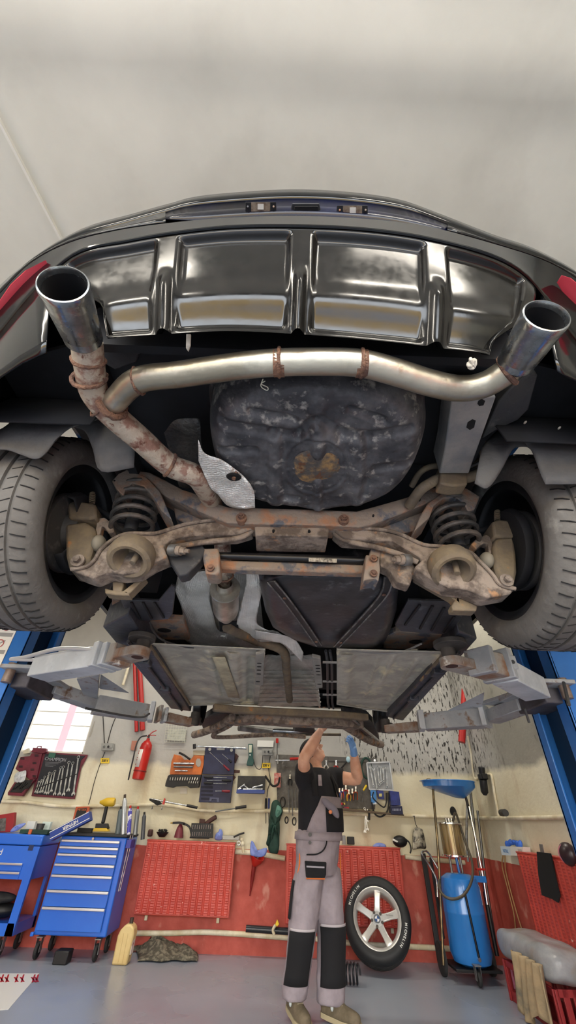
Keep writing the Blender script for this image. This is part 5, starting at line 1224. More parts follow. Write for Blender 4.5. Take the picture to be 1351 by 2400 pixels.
# work light
t = wthing('work_light', 'green inspection work light hanging on the back wall', 'lamp', 588, 1796, 5.94)
wp('body', None, None, [(582, 1743), (593, 1743), (593, 1776), (596, 1784), (593, 1795), (578, 1794), (580, 1784), (583, 1774)], 5.93, .05, mat('lamp_green', '1f4a46', .45), parent=t, bevel=.006)
wp('lens', None, None, [(584, 1746), (591, 1746), (590, 1764), (584, 1764)], 5.925, .01, mat('lens_pale', 'c8cdb8', .2), parent=t)
wp('button', None, None, quad(585, 1768, 588, 1771), 5.925, .01, M_white, parent=t)
ctube('lamp_cable', None, None, [(594, 1780), (600, 1798), (610, 1803), (615, 1790), (616, 1772)], 5.95, .004, M_dk, parent=t)
# blue tray box of long sockets
t = wthing('blue_toolbox', 'open blue metal box of chrome socket tools on the wall', 'tool box', 590, 1860, 5.9)
wp('lid', None, None, [(558, 1818), (623, 1819), (621, 1852), (556, 1850)], 5.95, .03, mat('lid_dark', '2a2a2c', .6, 0, '3a3936', 12), parent=t)
wp('tray_front', None, None, [(555, 1850), (621, 1852), (620, 1860), (554, 1859)], 5.86, .12, mat('toolbox_blue', '1f3f8a', .4), parent=t)
for (a, b_) in (((560, 1848), (574, 1838)), ((572, 1840), (582, 1848)), ((570, 1850), (616, 1850)), ((592, 1846), (616, 1840)), ((558, 1850), (566, 1848))):
    MB().cyl(W(*a, Y=5.88), W(*b_, Y=5.88), .009, n=10).build('socket_bar', M_tool, t)
# bar clamps along the pipe
t = wthing('bar_clamp', 'bar clamp with red lever hanging along the wall pipe', 'clamp', 400, 1900, 5.88)
MB().cyl(W(352, 1872, Y=5.88), W(463, 1893, Y=5.88), .008, n=10).build('bar', M_tool, t); MB().cyl(W(438, 1888, Y=5.88), W(463, 1893, Y=5.88), .014, n=12).build('handle', M_dk, t)
wp('jaw', None, None, [(350, 1871), (372, 1876), (380, 1884), (368, 1888), (360, 1882), (350, 1876)], 5.87, .03, M_grime, parent=t); wp('lever', None, None, [(385, 1870), (388, 1872), (385, 1886), (380, 1885)], 5.865, .02, M_red, parent=t)
for c in ((357, 1893), (380, 1894)): MB().torus(W(*c, Y=5.88), (1, 0, 0), .014, .004).build('ring', M_tool, t)
t = wthing('steel_bar', 'thin pry bar with black grip resting on the wall pipe', 'pry bar', 545, 1893, 5.88)
MB().cyl(W(505, 1902, Y=5.90), W(555, 1894, Y=5.90), .006, n=8).build('bar', mat('dark_steel', ''), t); MB().cyl(W(552, 1894, Y=5.9), W(578, 1890, Y=5.9), .015, n=12).build('grip', M_dk, t)
# file pair, green jacket
for px, lb, m_ in ((623, 'black handled file hanging left of the green jacket', M_dk), (630, 'blue handled screwdriver hanging beside the green jacket', mat('handle_blue', '27356e', .4))):
    t = wthing('hand_file', lb, 'hand tool', px, 1900, 5.985); MB().cyl(W(px+1, 1871, Y=5.985), W(px, 1895, Y=5.985), .013, n=12).build('handle', m_, t); MB().cyl(W(px, 1895, Y=5.985), W(px+.5, 1930, Y=5.985), .004, n=8).build('blade', mat('dark_steel', ''), t)
t = wthing('green_jacket', 'dark green work jacket hanging from a hook left of the mechanic', 'jacket', 645, 1998, 5.9)
rag('cloth', None, None, [(640, 1880), (650, 1876), (658, 1886), (662, 1900), (656, 1920), (654, 1960), (652, 1998), (642, 1999), (632, 1996), (630, 1970), (632, 1930), (636, 1900)], 5.91, M_green, .02, parent=t, amp=.05)
rag('sleeve', None, None, [(630, 1960), (634, 1920), (638, 1925), (636, 1960), (632, 1980), (626, 1978)], 5.90, mat('sleeve_green', '16332b', .8), .02, parent=t, amp=.03)
rag('light_flap', None, None, [(650, 1888), (658, 1892), (660, 1904), (650, 1916), (646, 1908)], 5.86, mat('flap_green', '5a8a7c', .6), .008, parent=t)
# ---- pegboard and hanging tools
M_peg = mat('pegboard_grey', '66635e', .7, 0, '504d49', 9, c3='86837c', s3=20, l3=.6, h3=.7)
t = wthing('pegboard', 'greasy grey pegboard behind the mechanic hung with hand tools', 'pegboard', 760, 1910, 5.97)
wp('board', None, None, [(648, 1768), (882, 1777), (884, 1790), (880, 1897), (650, 1892)], 5.975, .02, M_peg, parent=t)
wp('top_strip', None, None, [(770, 1773), (884, 1777), (883, 1787), (770, 1784)], 5.965, .012, mat('strip_grey', '54524f', .5), parent=t)
MB().cyl(W(879, 1782, Y=5.97), W(879, 1782, Y=5.955), .014, n=14).build('screw', M_tool, t)
def pliers(px, py, h, m, label, group=None, Y=5.962, sw=0):
    t = thing('pliers', W(px, py+h, Y=Y), label, 'pliers', group); A = lambda x, y: W(x, y, Y=Y)
    b_ = MB(); b_.bar(A(px-1, py), A(px, py+h*.35), .012, .012); b_.bar(A(px+1.5, py), A(px, py+h*.35), .012, .012); b_.cyl(A(px, py+h*.33)+Vector((0, .01, 0)), A(px, py+h*.33)-Vector((0, .01, 0)), .012, n=12); b_.build('jaws', M_tool, t, bevel=.002)
    for s_ in (-1, 1): MB().tube(smooth_path([A(px, py+h*.36), A(px+s_*h*.16, py+h*.55), A(px+s_*h*.13+sw, py+h)], 4), .008, 8).build('handle', m, t)
    return t
pliers(788, 1782, 32, M_red, 'red handled pliers on the pegboard right of the mechanic\'s face')
pliers(765, 1782, 30, mat('grip_white', 'b8b5ad', .5), 'pale handled pliers on the pegboard by the mechanic\'s chin')
pliers(680, 1815, 26, M_dk, 'black pliers on the left part of the pegboard')
tc = [('c58a7a'), ('2b4a9a'), ('b03028'), ('c9a030'), ('2f2f31'), ('a04a28')]
for i, (px, py, h) in enumerate(((796, 1845, 36), (803, 1842, 40), (811, 1838, 42), (818, 1850, 34), (826, 1848, 36), (834, 1843, 40))):
    pliers(px, py, h*.8, mat('grip_%d' % i, tc[i], .45), 'small pliers hanging on the lower middle of the pegboard, %s handles' % ('pink', 'blue', 'red', 'yellow', 'black', 'brown')[i], 'pliers on the lower pegboard')
for i, (x0, y0, x1, y1) in enumerate(((677, 1850, 678, 1905), (685, 1850, 686, 1912), (693, 1848, 694, 1900), (799, 1862, 798, 1890), (808, 1860, 806, 1890), (840, 1850, 842, 1880))):
    o = ctube('hanging_rod', None, None, [(x0, y0), (x1, y1)], 5.945, .006, mat('dark_steel', '')); tag(o, 'thin dark steel rod tool hanging on the pegboard', 'tool', 'rod tools on the pegboard')
for i, (px, py, r_, lb) in enumerate(((672, 1922, .03, 'larger pair of dark scissors rings below the pegboard, left'), (690, 1925, .035, 'dark loop handle below the pegboard, right'), (860, 1800, .11, 'coil of green cable hanging on the right of the pegboard'), (663, 1880, .05, 'black ring of wire at the left of the pegboard'))):
    tag(MB().torus(W(px, py, Y=5.966), (0, 1, .03), r_, .006 if r_ < .1 else .012, 28, 8, sx=.6).build('wire_ring', M_grime if i != 2 else M_green, None), lb, 'ring')
t = wthing('breaker_bar', 'chrome breaker bar with red grip across the top left of the pegboard', 'breaker bar', 680, 1785, 5.93)
MB().cyl(W(645, 1782, Y=5.93), W(690, 1782, Y=5.93), .011, n=12).build('bar', M_tool, t); MB().cyl(W(680, 1779, Y=5.92), W(704, 1778, Y=5.92), .016, n=12).build('grip', M_red, t); MB().cyl(W(652, 1770, Y=5.93), W(652, 1790, Y=5.93), .012, n=12).build('socket', M_tool, t)
wp('card_tag', 'white and red printed card hanging at the left of the pegboard', 'card', [(643, 1811), (659, 1812), (658, 1846), (643, 1845)], 5.955, .004, mat('card_redwhite', 'c9a39a', .6, 0, 'b04a40', 25))
ctube('belt_wrench', 'dark strap wrench hanging left of the pegboard', 'wrench', [(622, 1818), (630, 1830), (640, 1842), (652, 1838), (656, 1822)], 5.93, .012, M_grime)
t = wthing('hand_drill', 'hand tool with pale blue head hanging behind the mechanic\'s forearm', 'hand tool', 820, 1790, 5.955)
MB().ball(W(817, 1780, Y=5.955), (.03, .02, .035), 12).build('head', mat('pale_blue_plastic', 'a9cbd6', .4), t); MB().tube([W(812, 1787, Y=5.965), W(800, 1800, Y=5.965)], .008, 8).build('shank', M_dk, t)
driver((849, 1880), (852, 1853), (860, 1840), 5.92, M_yel, None, 'screwdriver with yellow tipped handle left of the wrench tray')
# wrench tray
t = wthing('wrench_tray', 'clear plastic tray of chrome spanners pinned right of the mechanic\'s arm', 'tray', 890, 1855, 5.93)
wp('tray_back', None, None, [(860, 1788), (913, 1786), (922, 1852), (866, 1850)], 5.955, .012, mat('tray_clear', 'a2a6aa', .25, 0, '8d9195', 9), parent=t)
for p in (((860, 1788), (913, 1786)), ((913, 1786), (922, 1852)), ((922, 1852), (866, 1850)), ((866, 1850), (860, 1788))): MB().bar(W(*p[0], Y=5.95), W(*p[1], Y=5.95), .014, .02, (0, -1, 0)).build('rim', mat('rim_clear', 'c2c6ca', .25), t)
for i, (x0, y0, x1, y1) in enumerate(((868, 1798, 876, 1842), (876, 1802, 884, 1848), (885, 1796, 890, 1838), (892, 1796, 894, 1834), (898, 1800, 900, 1830), (906, 1800, 908, 1844))):
    tag(spanner(None, (x1, y1), (x0, y0), 5.935, 1.1), 'chrome open ended spanner lying in the clear tray', 'spanner', 'spanners in the clear tray')
# blue boxes / chargers right
wp('blue_carton', 'bright blue and white carton below the spanner tray', 'box', [(869, 1852), (882, 1853), (884, 1885), (872, 1886)], 5.93, .04, mat('carton_blue', '3b7fc4', .45, 0, 'd5dde2', 12, lo=.52, hi=.55))
t = wthing('battery_charger', 'dark blue battery charger box on the pipe ledge', 'charger', 930, 1905, 5.9)
wp('case', None, None, [(914, 1853), (936, 1856), (940, 1888), (918, 1888)], 5.9, .08, mat('charger_blue', '2b3d8a', .4, 0, '1d2a66', 10), parent=t); wp('base', None, None, [(916, 1889), (943, 1889), (946, 1909), (918, 1909)], 5.88, .10, mat('charger_navy', '1d2344', .45), parent=t)
for k in range(6): wp('terminal', None, None, quad(921+k*3.4, 1895, 923+k*3.4, 1901), 5.875, .01, mat('term_grey', '8a8fa8', .4), parent=t)
t = wthing('meter', 'blue hand meter with yellow display hanging among the cables', 'meter', 893, 1860, 5.92); wp('case', None, None, [(884, 1853), (899, 1853), (902, 1874), (888, 1872)], 5.92, .03, mat('charger_blue', ''), parent=t); wp('display', None, None, quad(889, 1860, 896, 1867), 5.915, .006, mat('disp', 'c7bf7a', .4), parent=t)
ctube('charger_cable', 'thick black cable looping below the spanner tray', 'cable', [(872, 1880), (878, 1905), (890, 1914), (904, 1908), (911, 1890), (911, 1858)], 5.92, .009, M_dk)
ctube('charger_cable', 'second black cable looping around the blue meter', 'cable', [(876, 1856), (874, 1868), (884, 1880), (900, 1892), (906, 1880), (906, 1858)], 5.93, .007, M_dk)
wp('ledge', 'narrow dark wooden ledge below the pegboard', 'shelf', [(800, 1893), (948, 1909), (948, 1912), (800, 1900)], 5.90, .055, mat('ledge_wood', '5e5042', .7))
b_ = None
for k, (x_, c_) in enumerate(((803, 'b83040'), (810, '8a2a50'), (806, 'cfae50'), (815, 'b02a2a'))):
    tag(MB().box(W(x_, 1884+(k % 2)*10, Y=5.93), (.035, .03, .022)).build('small_box', mat('sbox_%d' % k, c_, .5), None, bevel=.003), 'tiny %s packet on the ledge beside the mechanic\'s chest' % ('red', 'purple', 'yellow', 'crimson')[k], 'packet')
for i, (x0, y0, x1, y1) in enumerate(((857, 1888, 856, 1950), (862, 1892, 861, 1925), (855, 1895, 862, 1945))):
    tag(spanner(None, (x0, y0), (x1, y1), 5.992-.010*i, 1.0), 'steel spanner in the bunch hanging below the pegboard', 'spanner', 'spanner bunch below the pegboard')
ctube('black_hook', 'black tool hanging beside the spanner bunch', 'tool', [(866, 1898), (866, 1922)], 5.93, .012, M_dk)
# hanging bag of parts
t = wthing('parts_bag', 'clear plastic bag of dark parts hanging from the wall pipe', 'bag', 982, 1990, 5.9)
rag('film', None, None, [(970, 1945), (976, 1941), (990, 1944), (994, 1965), (998, 1988), (985, 1987), (968, 1990), (969, 1965)], 5.90, mat('bag_film', 'a8a392', .3, 0, '3a3733', 10, lo=.45, hi=.55), .03, parent=t); ctube('cord', None, None, [(972, 1912), (974, 1928), (980, 1942)], 5.9, .004, M_dk, parent=t)
# air filter regulator on the right wall
t = thing('air_filter', W(1133, 1850, X=2.36), 'black compressed air filter regulator on the right wall', 'air filter')
def rx(x, y, X=2.35): return W(x, y, X=X)
b_ = MB(); b_.cyl(rx(1129, 1798), rx(1131, 1815), .035, n=16); b_.build('knob', M_dk, t, bevel=.004)
b_ = MB(); b_.cyl(rx(1131, 1815), rx(1134, 1827), .05, n=16); b_.box(rx(1132, 1820), (.06, .14, .05)); b_.build('body', M_dk, t, bevel=.004)
MB().lathe(rx(1133, 1827), rx(1136, 1852)-rx(1133, 1827), [(.04, 0), (.042, .01), (.04, .12), (.02, .15), (0, .15)], 16).build('bowl', M_black, t)
tag(MB().cyl(rx(1176, 1905), rx(1186, 1905, 2.30), .03, n=12).build('pipe_valve', M_dk, None), 'small black valve at the foot of the filter pipe', 'valve')
wp('red_junction', 'small red junction box high beside the corner pipe', 'junction box', quad(1113, 1729, 1126, 1742), 5.9, .06, M_red)
# items on right wall radiator
YR = lambda y: y
def rw(pts, X): return [W(x, y, X=X) for x, y in pts]
t = thing('glove_box', W(1205, 2004, X=2.36), 'white and blue glove carton with a blue glove pulled out, on the right radiator', 'box')
MB().poly(rw([(1173, 1983), (1196, 1984), (1198, 2005), (1177, 2004)], 2.33), (.07, -.0, 0)).build('carton_end', mat('carton_pale', 'c6d6e2', .5), t); MB().poly(rw([(1196, 1984), (1226, 1985), (1229, 2007), (1197, 2005)], 2.33), (.07, 0, 0)).build('carton_side', M_white, t)
text('||||||', .05, W(1220, 1996, X=2.326), (0, -1, 0), (0, 0, 1), M_ink, t, 'barcode', .0005)
text('NITRIL', .04, W(1186, 1995, X=2.326), (0, -1, 0), (0, 0, 1), mat('print_blue', '5a86b8', .5), t, 'lettering', .0005)
g_ = MB(); 
for k in range(6): g_.ball(W(1190+k*6, 1979-(4 if k in (1, 2, 3) else 0), X=2.36), (.02, .035, .03), 10, Euler((k, k*.7, 0)).to_matrix())
g_.build('glove', mat('glove_blue2', '3566c8', .5), t)
tag(MB().poly(rw([(1258, 1996), (1290, 2000), (1292, 2008), (1306, 2075), (1312, 2100), (1308, 2116), (1294, 2107), (1270, 2098), (1262, 2050)], 2.278), (.012, 0, 0)).build('black_cloth', mat('cloth_black', '161617', .95), None, bevel=.003), 'black cloth draped over the right wall radiator', 'cloth')
tag(MB().poly(rw([(1264, 1978), (1270, 1979), (1276, 2008), (1270, 2010)], 2.36), (.01, 0, 0)).build('metal_rule', mat('rule_steel', '7e8486', .35, .5), None), 'thin metal rule standing behind the right radiator cloth', 'rule')
t = thing('dark_helmet', W(1330, 2018, X=2.32), 'dark rounded helmet with pink marks at the end of the right radiator', 'helmet')
MB().ball(W(1333, 2002, X=2.30), (.06, .08, .075), 18).build('shell', mat('helmet_dark', '2a1c20', .35), t); MB().torus(W(1333, 2002, X=2.30), (.3, 1, .2), .066, .004).build('pink_line', mat('pink', 'b06a78', .5), t)
for i, (pts, lb) in enumerate((([(1180, 2004), (1178, 2030), (1190, 2080), (1205, 2140), (1210, 2190)], 'left tan cable hanging down beside the right radiator'), ([(1184, 2004), (1186, 2040), (1198, 2090), (1215, 2150), (1228, 2190)], 'right tan cable hanging down beside the right radiator'))):
    tag(MB().tube(smooth_path(rw(pts, 2.405), 5), .006, 8).build('tan_cable', mat('tan_cable', 'b5905f', .6), None), lb, 'cable')
# ================================================================ FLOOR THINGS
M_cab = mat('cabinet_blue', '2566cf', .28, 0, '2a6ad0', 3, coat=.3)
M_alu = mat('alu_handle', 'c8ccd0', .3, .7)
M_wood = mat('top_black', '26272a', .6)
def caster(parent, c, r=.055, fork=True, ang=0):
    k = MB().lathe(Vector(c)+Vector((-.014, 0, 0)), (1, 0, 0), [(0, .004), (r*.5, .002), (r*.9, 0), (r, .006), (r, .022), (r*.9, .028), (r*.5, .026), (0, .024)], 26).build('caster', M_rubber, parent)
    b_ = MB(); 
    for s_ in (-1, 1): b_.poly([Vector(c)+Vector((s_*.02, -.02, -.012)), Vector(c)+Vector((s_*.02, .02, -.012)), Vector(c)+Vector((s_*.02, .03, r+.03)), Vector(c)+Vector((s_*.02, -.03, r+.03))], (s_*.003, 0, 0))
    b_.box(Vector(c)+Vector((0, 0, r+.03)), (.06, .07, .008)); b_.build('caster_fork', mat('zinc', ''), k)
    return k
# main cabinet
YC = 5.52
x0 = W(75, 2190, Y=YC).x; x1 = W(245, 2202, Y=YC).x; z0 = W(160, 2196, Y=YC).z; z1 = W(226, 1961, Y=YC).z
D = .44
t = thing('tool_cabinet', ((x0+x1)/2, YC+D/2, 0), 'blue roller tool cabinet with seven drawers, power drill on top', 'tool cabinet')
cab = t
b_ = MB(); b_.box(((x0+x1)/2, YC+D/2+.01, (z0+z1)/2), (x1-x0, D-.02, z1-z0)); b_.build('carcass', M_cab, t, bevel=.01)
MB().box(((x0+x1)/2, YC+D/2, z1+.012), (x1-x0+.01, D+.01, .022)).build('top_mat', M_wood, t, bevel=.006)
H_ = z1-z0
# drawer tops as fractions of the height (from the photo rows)
ys = [1967, 1983, 2000, 2024, 2050, 2086, 2126, 2184]
zz = [W(160, y_, Y=YC).z for y_ in ys]
for i in range(7):
    za, zb_ = zz[i], zz[i+1]
    d_ = MB().box(((x0+x1)/2-.012, YC-.004, (za+zb_)/2), (x1-x0-.085, .02, za-zb_-.006)).build('drawer', M_cab, t, bevel=.003)
    MB().box(((x0+x1)/2-.012, YC-.02, za-.010), (x1-x0-.085, .022, .020)).build('handle', M_alu, d_, bevel=.004)
MB().cyl(((x0+x1)/2, YC, z1-.018), ((x0+x1)/2, YC-.008, z1-.018), .012, n=16).build('lock', M_tool, t)
MB().box((x0+.006, YC-.012, z0+.012), (.03, .03, .03)).build('corner_guard', M_cab, t, bevel=.006)
for cx in (x0+.07, x1-.07):
    for cy in (YC+.06, YC+D-.06): caster(t, (cx, cy, .062), .060)
# side rack with long tools on the right side
MB().box((x1+.03, YC+.1, z1-.05), (.05, .16, .07)).build('side_tray', mat('side_tray_violet', '3a3a90', .5), t, bevel=.003)
for k, (dx, lb) in enumerate(((.02, 'front'), (.04, 'rear'))):
    tag(MB().tube([(x1+.02+dx*.4, YC+.04+k*.06, z1+.02), (x1+.02, YC+.05+k*.05, z1-.42)], .006, 8).build('steel_lever', M_tool, None), 'thin steel tyre lever hanging on the cabinet side, the %s one' % lb, 'lever')
# second cabinet, cut by the frame
XE = W(101, 1962, Y=YC).x; zt = W(60, 1958, Y=YC).z; zb0 = W(25, 2195, Y=YC).z
t = thing('tool_cabinet', (XE-.34, YC+D/2, 0), 'blue tool trolley with open shelf, cut by the left edge of the photo', 'tool cabinet')
xa = XE-.72; b_ = MB()
def bb_(xa_, xb_, ya, yb, za, zb_): b_.box(((xa_+xb_)/2, (ya+yb)/2, (za+zb_)/2), (xb_-xa_, yb-ya, zb_-za))
zs1 = W(60, 2062, Y=YC).z; zs2 = W(40, 2165, Y=YC).z
bb_(xa, XE, YC, YC+D, zs1, zt-.085); bb_(xa, xa+.06, YC, YC+.05, zb0, zs1); bb_(XE-.075, XE, YC, YC+.03, zb0, zs1); bb_(XE-.03, XE, YC+D-.05, YC+D, zb0, zs1); bb_(xa, xa+.03, YC+D-.05, YC+D, zb0, zs1); bb_(xa, XE, YC, YC+D, zb0, zs2)
b_.build('carcass', M_cab, t, bevel=.006)
MB().box(((xa+XE)/2, YC+D/2, zt-.035), (XE-xa+.01, D+.01, .09)).build('lid', M_cab, t, bevel=.012)
for ya_, yb_ in ((2022, 2042), (2043, 2062)):
    za, zb_ = W(40, ya_, Y=YC).z, W(40, yb_, Y=YC).z
    d_ = MB().box(((xa+XE)/2-.04, YC-.004, (za+zb_)/2), (XE-xa-.15, .02, za-zb_-.006)).build('drawer', M_cab, t, bevel=.003); MB().box(((xa+XE)/2-.04, YC-.018, za-.010), (XE-xa-.15, .02, .018)).build('handle', M_alu, d_, bevel=.004)
MB().box((XE-.09, YC-.002, W(72, 1987, Y=YC).z), (.05, .004, .045)).build('badge', mat('badge_dark', '1b2a52', .5), t)
text('d', .07, W(2, 1997, Y=YC-.003), (1, 0, 0), (0, 0, 1), M_white, t, 'lettering', .0006)
for cx in (xa+.08, XE-.1):
    for cy in (YC+.05, YC+D-.05): caster(t, (cx, cy, .062), .060)
t = thing('storage_roll', (XE-.3, YC+.2, zs2), 'black tool bag lying on the trolley shelf', 'bag')
MB().ball((XE-.33, YC+.16, zs2+.07), (.24, .12, .065), 20).build('bag_body', M_dk, t); MB().ball((XE-.33, YC+.12, zs2+.16), (.2, .1, .045), 20).build('bag_top', M_rubber, t)
# things on cabinet tops
zt1 = z1+.024
tag(MB().lathe(W(90, 1945, Y=YC+.12)*Vector((1, 1, 0)) if False else Vector((W(92, 1945, Y=YC+.14).x, YC+.14, zt+.01)), (0, 0, 1), [(0, .002), (.032, 0), (.042, .09), (.039, .09), (.03, .01)], 24).build('mug', mat('mug_grey', '3d3f42', .5), None), 'dark grey mug on the left tool trolley', 'mug')
t = thing('green_case', (W(85, 1955, Y=YC+.1).x, YC+.12, zt+.01), 'flat green case with an orange latch on the left trolley', 'case')
gx = W(80, 1955, Y=YC+.06).x; MB().box((gx, YC+.12, zt+.03), (.30, .18, .035)).build('shell', M_green, t, bevel=.005); MB().box((gx-.03, YC+.02, zt+.03), (.03, .02, .04)).build('latch', mat('orange_latch', 'c0603a', .5), t, bevel=.002)
rag('nitrile_glove', 'pale blue nitrile glove on the left trolley next to the mug', 'glove', [(25, 1949), (34, 1938), (46, 1932), (60, 1930), (50, 1940), (38, 1947)], 5.6, M_glove)
for x_, m_, lb in ((72, 'd6d9d6', 'white carton behind the mug on the left trolley'), (108, 'cfe0dc', 'pale carton right of the mug on the left trolley')):
    tag(MB().box((W(x_, 1940, Y=5.8).x, 5.8, zt+.06), (.09, .05, .11)).build('carton', mat('carton_'+m_, m_, .5), None, bevel=.002), lb, 'carton')
t = thing('red_case', W(18, 1950, Y=5.7), 'leaning red tool case at the far left on the trolley', 'tool case')
wp('shell', None, None, [(-30, 1915), (34, 1904), (32, 1930), (28, 1950), (-30, 1952)], 5.7, .05, mat('case_red', '8e1f26', .45), parent=t); wp('foam', None, None, [(-28, 1922), (14, 1917), (12, 1948), (-28, 1950)], 5.695, .01, mat('foam_grey', '6b6764', .9, 0, '4a4744', 30), parent=t)
# long blue carton, tilted
t = thing('long_carton', W(170, 1945, Y=5.5), 'long navy carton with white stripes leaning on the cabinet corner', 'box')
P = WY([(120, 1958), (116, 1950), (209, 1903), (219, 1921), (124, 1970)], 5.44)
a_, b2 = W(121, 1960, Y=5.46), W(213, 1912, Y=5.46); up_ = (b2-a_).normalized(); n_ = Vector((0, -1, 0)); 
MB().bar(a_, b2, .085, .085, n_).build('carton_body', mat('carton_navy', '1e3c8c', .4), t, bevel=.002)
sd = up_.cross(n_).normalized()
for off in (-.036, .0215):
    MB().bar(a_+n_*.0435+sd*off, b2+n_*.0435+sd*off, .006, .002, n_).build('white_stripe', M_white, t)
text('HEYNER', .042, lerp(a_, b2, .52)+n_*.044-sd*.007, -up_, -Vector((0, 0, 1)), M_white, t, 'lettering', .0006, bold=.001)
t = thing('bit_pouch', W(186, 1900, Y=5.75), 'orange edged black blister pack hanging above the cabinet', 'pack')
wp('edge', None, None, [(178, 1891), (210, 1890), (209, 1902), (200, 1930), (168, 1930)], 5.9, .01, mat('pack_orange', 'b0502c', .5), parent=t); wp('card', None, None, [(182, 1894), (204, 1893), (196, 1928), (172, 1928)], 5.895, .008, M_dk, parent=t)
text('METRIX', .03, W(192, 1898, Y=5.892), (1, 0, 0), (0, 0, 1), mat('print_orange', 'c0662f', .5), t, 'lettering', .0005)
# drill
t = thing('cordless_drill', (W(240, 1945, Y=5.62).x, 5.62, zt1), 'yellow and black cordless impact driver on the blue cabinet', 'drill')
M_dy = mat('drill_yellow', 'c9a62a', .4)
wp('battery', None, None, [(220, 1941), (250, 1941), (254, 1949), (216, 1949)], 5.58, .08, M_dy, parent=t, bevel=.006); wp('battery_top', None, None, [(224, 1930), (250, 1930), (253, 1942), (222, 1942)], 5.585, .07, M_dk, parent=t, bevel=.006)
MB().strip(smooth_path([W(250, 1890, Y=5.62), W(247, 1905, Y=5.62), W(241, 1930, Y=5.62)], 4), .036, .034, up=(0, 1, 0)).build('grip', M_dk, t, bevel=.01)
MB().lathe(W(270, 1880, Y=5.62), W(238, 1880, Y=5.62)-W(270, 1880, Y=5.62), [(0, 0), (.034, .004), (.042, .02), (.042, .09), (.036, .12), (.02, .15), (.014, .17)], 18).build('motor_body', M_dy, t)
MB().cyl(W(243, 1881, Y=5.62), W(236, 1880, Y=5.62), .014, n=14).build('chuck', M_dk, t)
# cans and tubes on the cabinet
def can(px, py, ph, r, m, cap, label, tilt=0, nm='spray_can', zb=None):
    zt1 = zb if zb is not None else globals()['zt1']
    X_ = W(px, py, Y=5.66); top = W(px+tilt, py-ph, Y=5.66); t = thing(nm, (X_.x, 5.66, zt1), label, 'spray can' if nm == 'spray_can' else 'tube')
    A = Vector((X_.x, 5.66, zt1)); h = (top-A).length
    MB().lathe(A, top-A, [(0, 0), (r, 0), (r, h*.82), (r*.6, h*.9), (0, h*.9)], 22).build('can_body', m, t); MB().lathe(A, top-A, [(r*.55, h*.86), (r*.5, h), (0, h)], 16).build('cap', cap, t); return t
can(290, 1950, 88, .026, mat('can_silver', 'b9bfc4', .3, .6), mat('cap_dark', '3b3028', .5), 'tall silver spray can on the blue cabinet', 3)
can(303, 1950, 62, .022, mat('can_violet', '4a48a8', .35, 0, 'd8d8e6', 14, lo=.52, hi=.56), M_red, 'violet and white spray can with a red cap', 3)
can(318, 1950, 60, .024, mat('can_grey', '7c8084', .35, .5), M_red, 'grey aerosol can with a red button at the cabinet edge', 6)
can(277, 1950, 60, .028, mat('tube_slate', '566064', .4), M_dk, 'slate grey torch tube standing before the silver can', 8, 'torch')
can(335, 1965, 62, .022, mat('tube_dark', '4a4d52', .4, .3), M_dk, 'dark riveting tool standing in the cabinet side tray', 4, 'rivet_tool', z1-.015)
tag(MB().box((W(200, 1945, Y=5.7).x, 5.7, zt1+.02), (.16, .05, .04)).build('socket_rail', M_dk, None, bevel=.003), 'black socket rail lying behind the navy carton', 'socket rail')
# oil jug
t = thing('oil_canister', (W(285, 2255, Y=5.5).x, 5.55, 0), 'beige plastic oil canister on the floor beside the blue cabinet', 'canister')
M_jug = mat('jug_beige', 'd2bb84', .4, 0, 'c7ad74', 6)
a_ = W(262, 2258, Y=5.52); c_ = W(303, 2256, Y=5.52); tp_ = W(284, 2165, Y=5.52).z
cx = (a_.x+c_.x)/2; w_ = (c_.x-a_.x)
MB().poly([(cx-w_*.48, 5.50, 0), (cx+w_*.40, 5.50, 0), (cx+w_*.5, 5.50, tp_*.75), (cx+w_*.42, 5.50, tp_*.92), (cx+w_*.2, 5.50, tp_), (cx-w_*.1, 5.50, tp_), (cx-w_*.36, 5.50, tp_*.85), (cx-w_*.46, 5.50, tp_*.7)], (0, .13, 0)).build('canister_body', M_jug, t, bevel=.014)
for dx in (-.02, .02): MB().box((cx+dx, 5.497, tp_*.42), (.006, .006, tp_*.7)).build('rib', M_jug, t)
MB().cyl((cx+w_*.12, 5.56, tp_), (cx+w_*.12, 5.56, tp_+.04), .018, n=16).build('cap', mat('cap_dark', ''), t)
MB().box((cx+w_*.46, 5.565, tp_*.45), (.006, .09, tp_*.4)).build('label_panel', mat('jug_label', 'd8cdc6', .5, 0, '8f3a3a', 20, lo=.55, hi=.6), t)
# rag on the floor
rows = []
for j in range(15):
    r = []
    for i in range(31):
        u, v = i/30, j/14; p = W(lerp(322, 462, u)+6*mn.noise(Vector((v*3, 1, 0))), lerp(2205, 2256, v)+5*mn.noise(Vector((u*4, 2, 0))), Z=0)
        e = min(u, 1-u, v, 1-v)*6; p.y = min(p.y, 5.97); p.z = .01+min(1, e)*(.05+.05*mn.noise(Vector((u*5, v*4, 3)))+.09*math.exp(-((u-.38)/.12)**2)*(1-v)+.012*mn.noise(Vector((u*20, v*16, 4)))); r.append(p)
    rows.append(r)
tag(MB().grid(rows).build('floor_cloth', mat('dirty_rag', '4a463c', .95, 0, '7b7565', 22, lo=.45, hi=.6, bump=.6), None, solid=.006, soff=-1), 'crumpled dirty cloth lying at the foot of the left radiator', 'cloth')
tag(MB().box((W(140, 2245, Z=.05).x, 5.5, .045), (.13, .12, .09)).build('black_block', M_dk, None, bevel=.008), 'black rubber block under the blue tool cabinet', 'block')
rag_pts = None
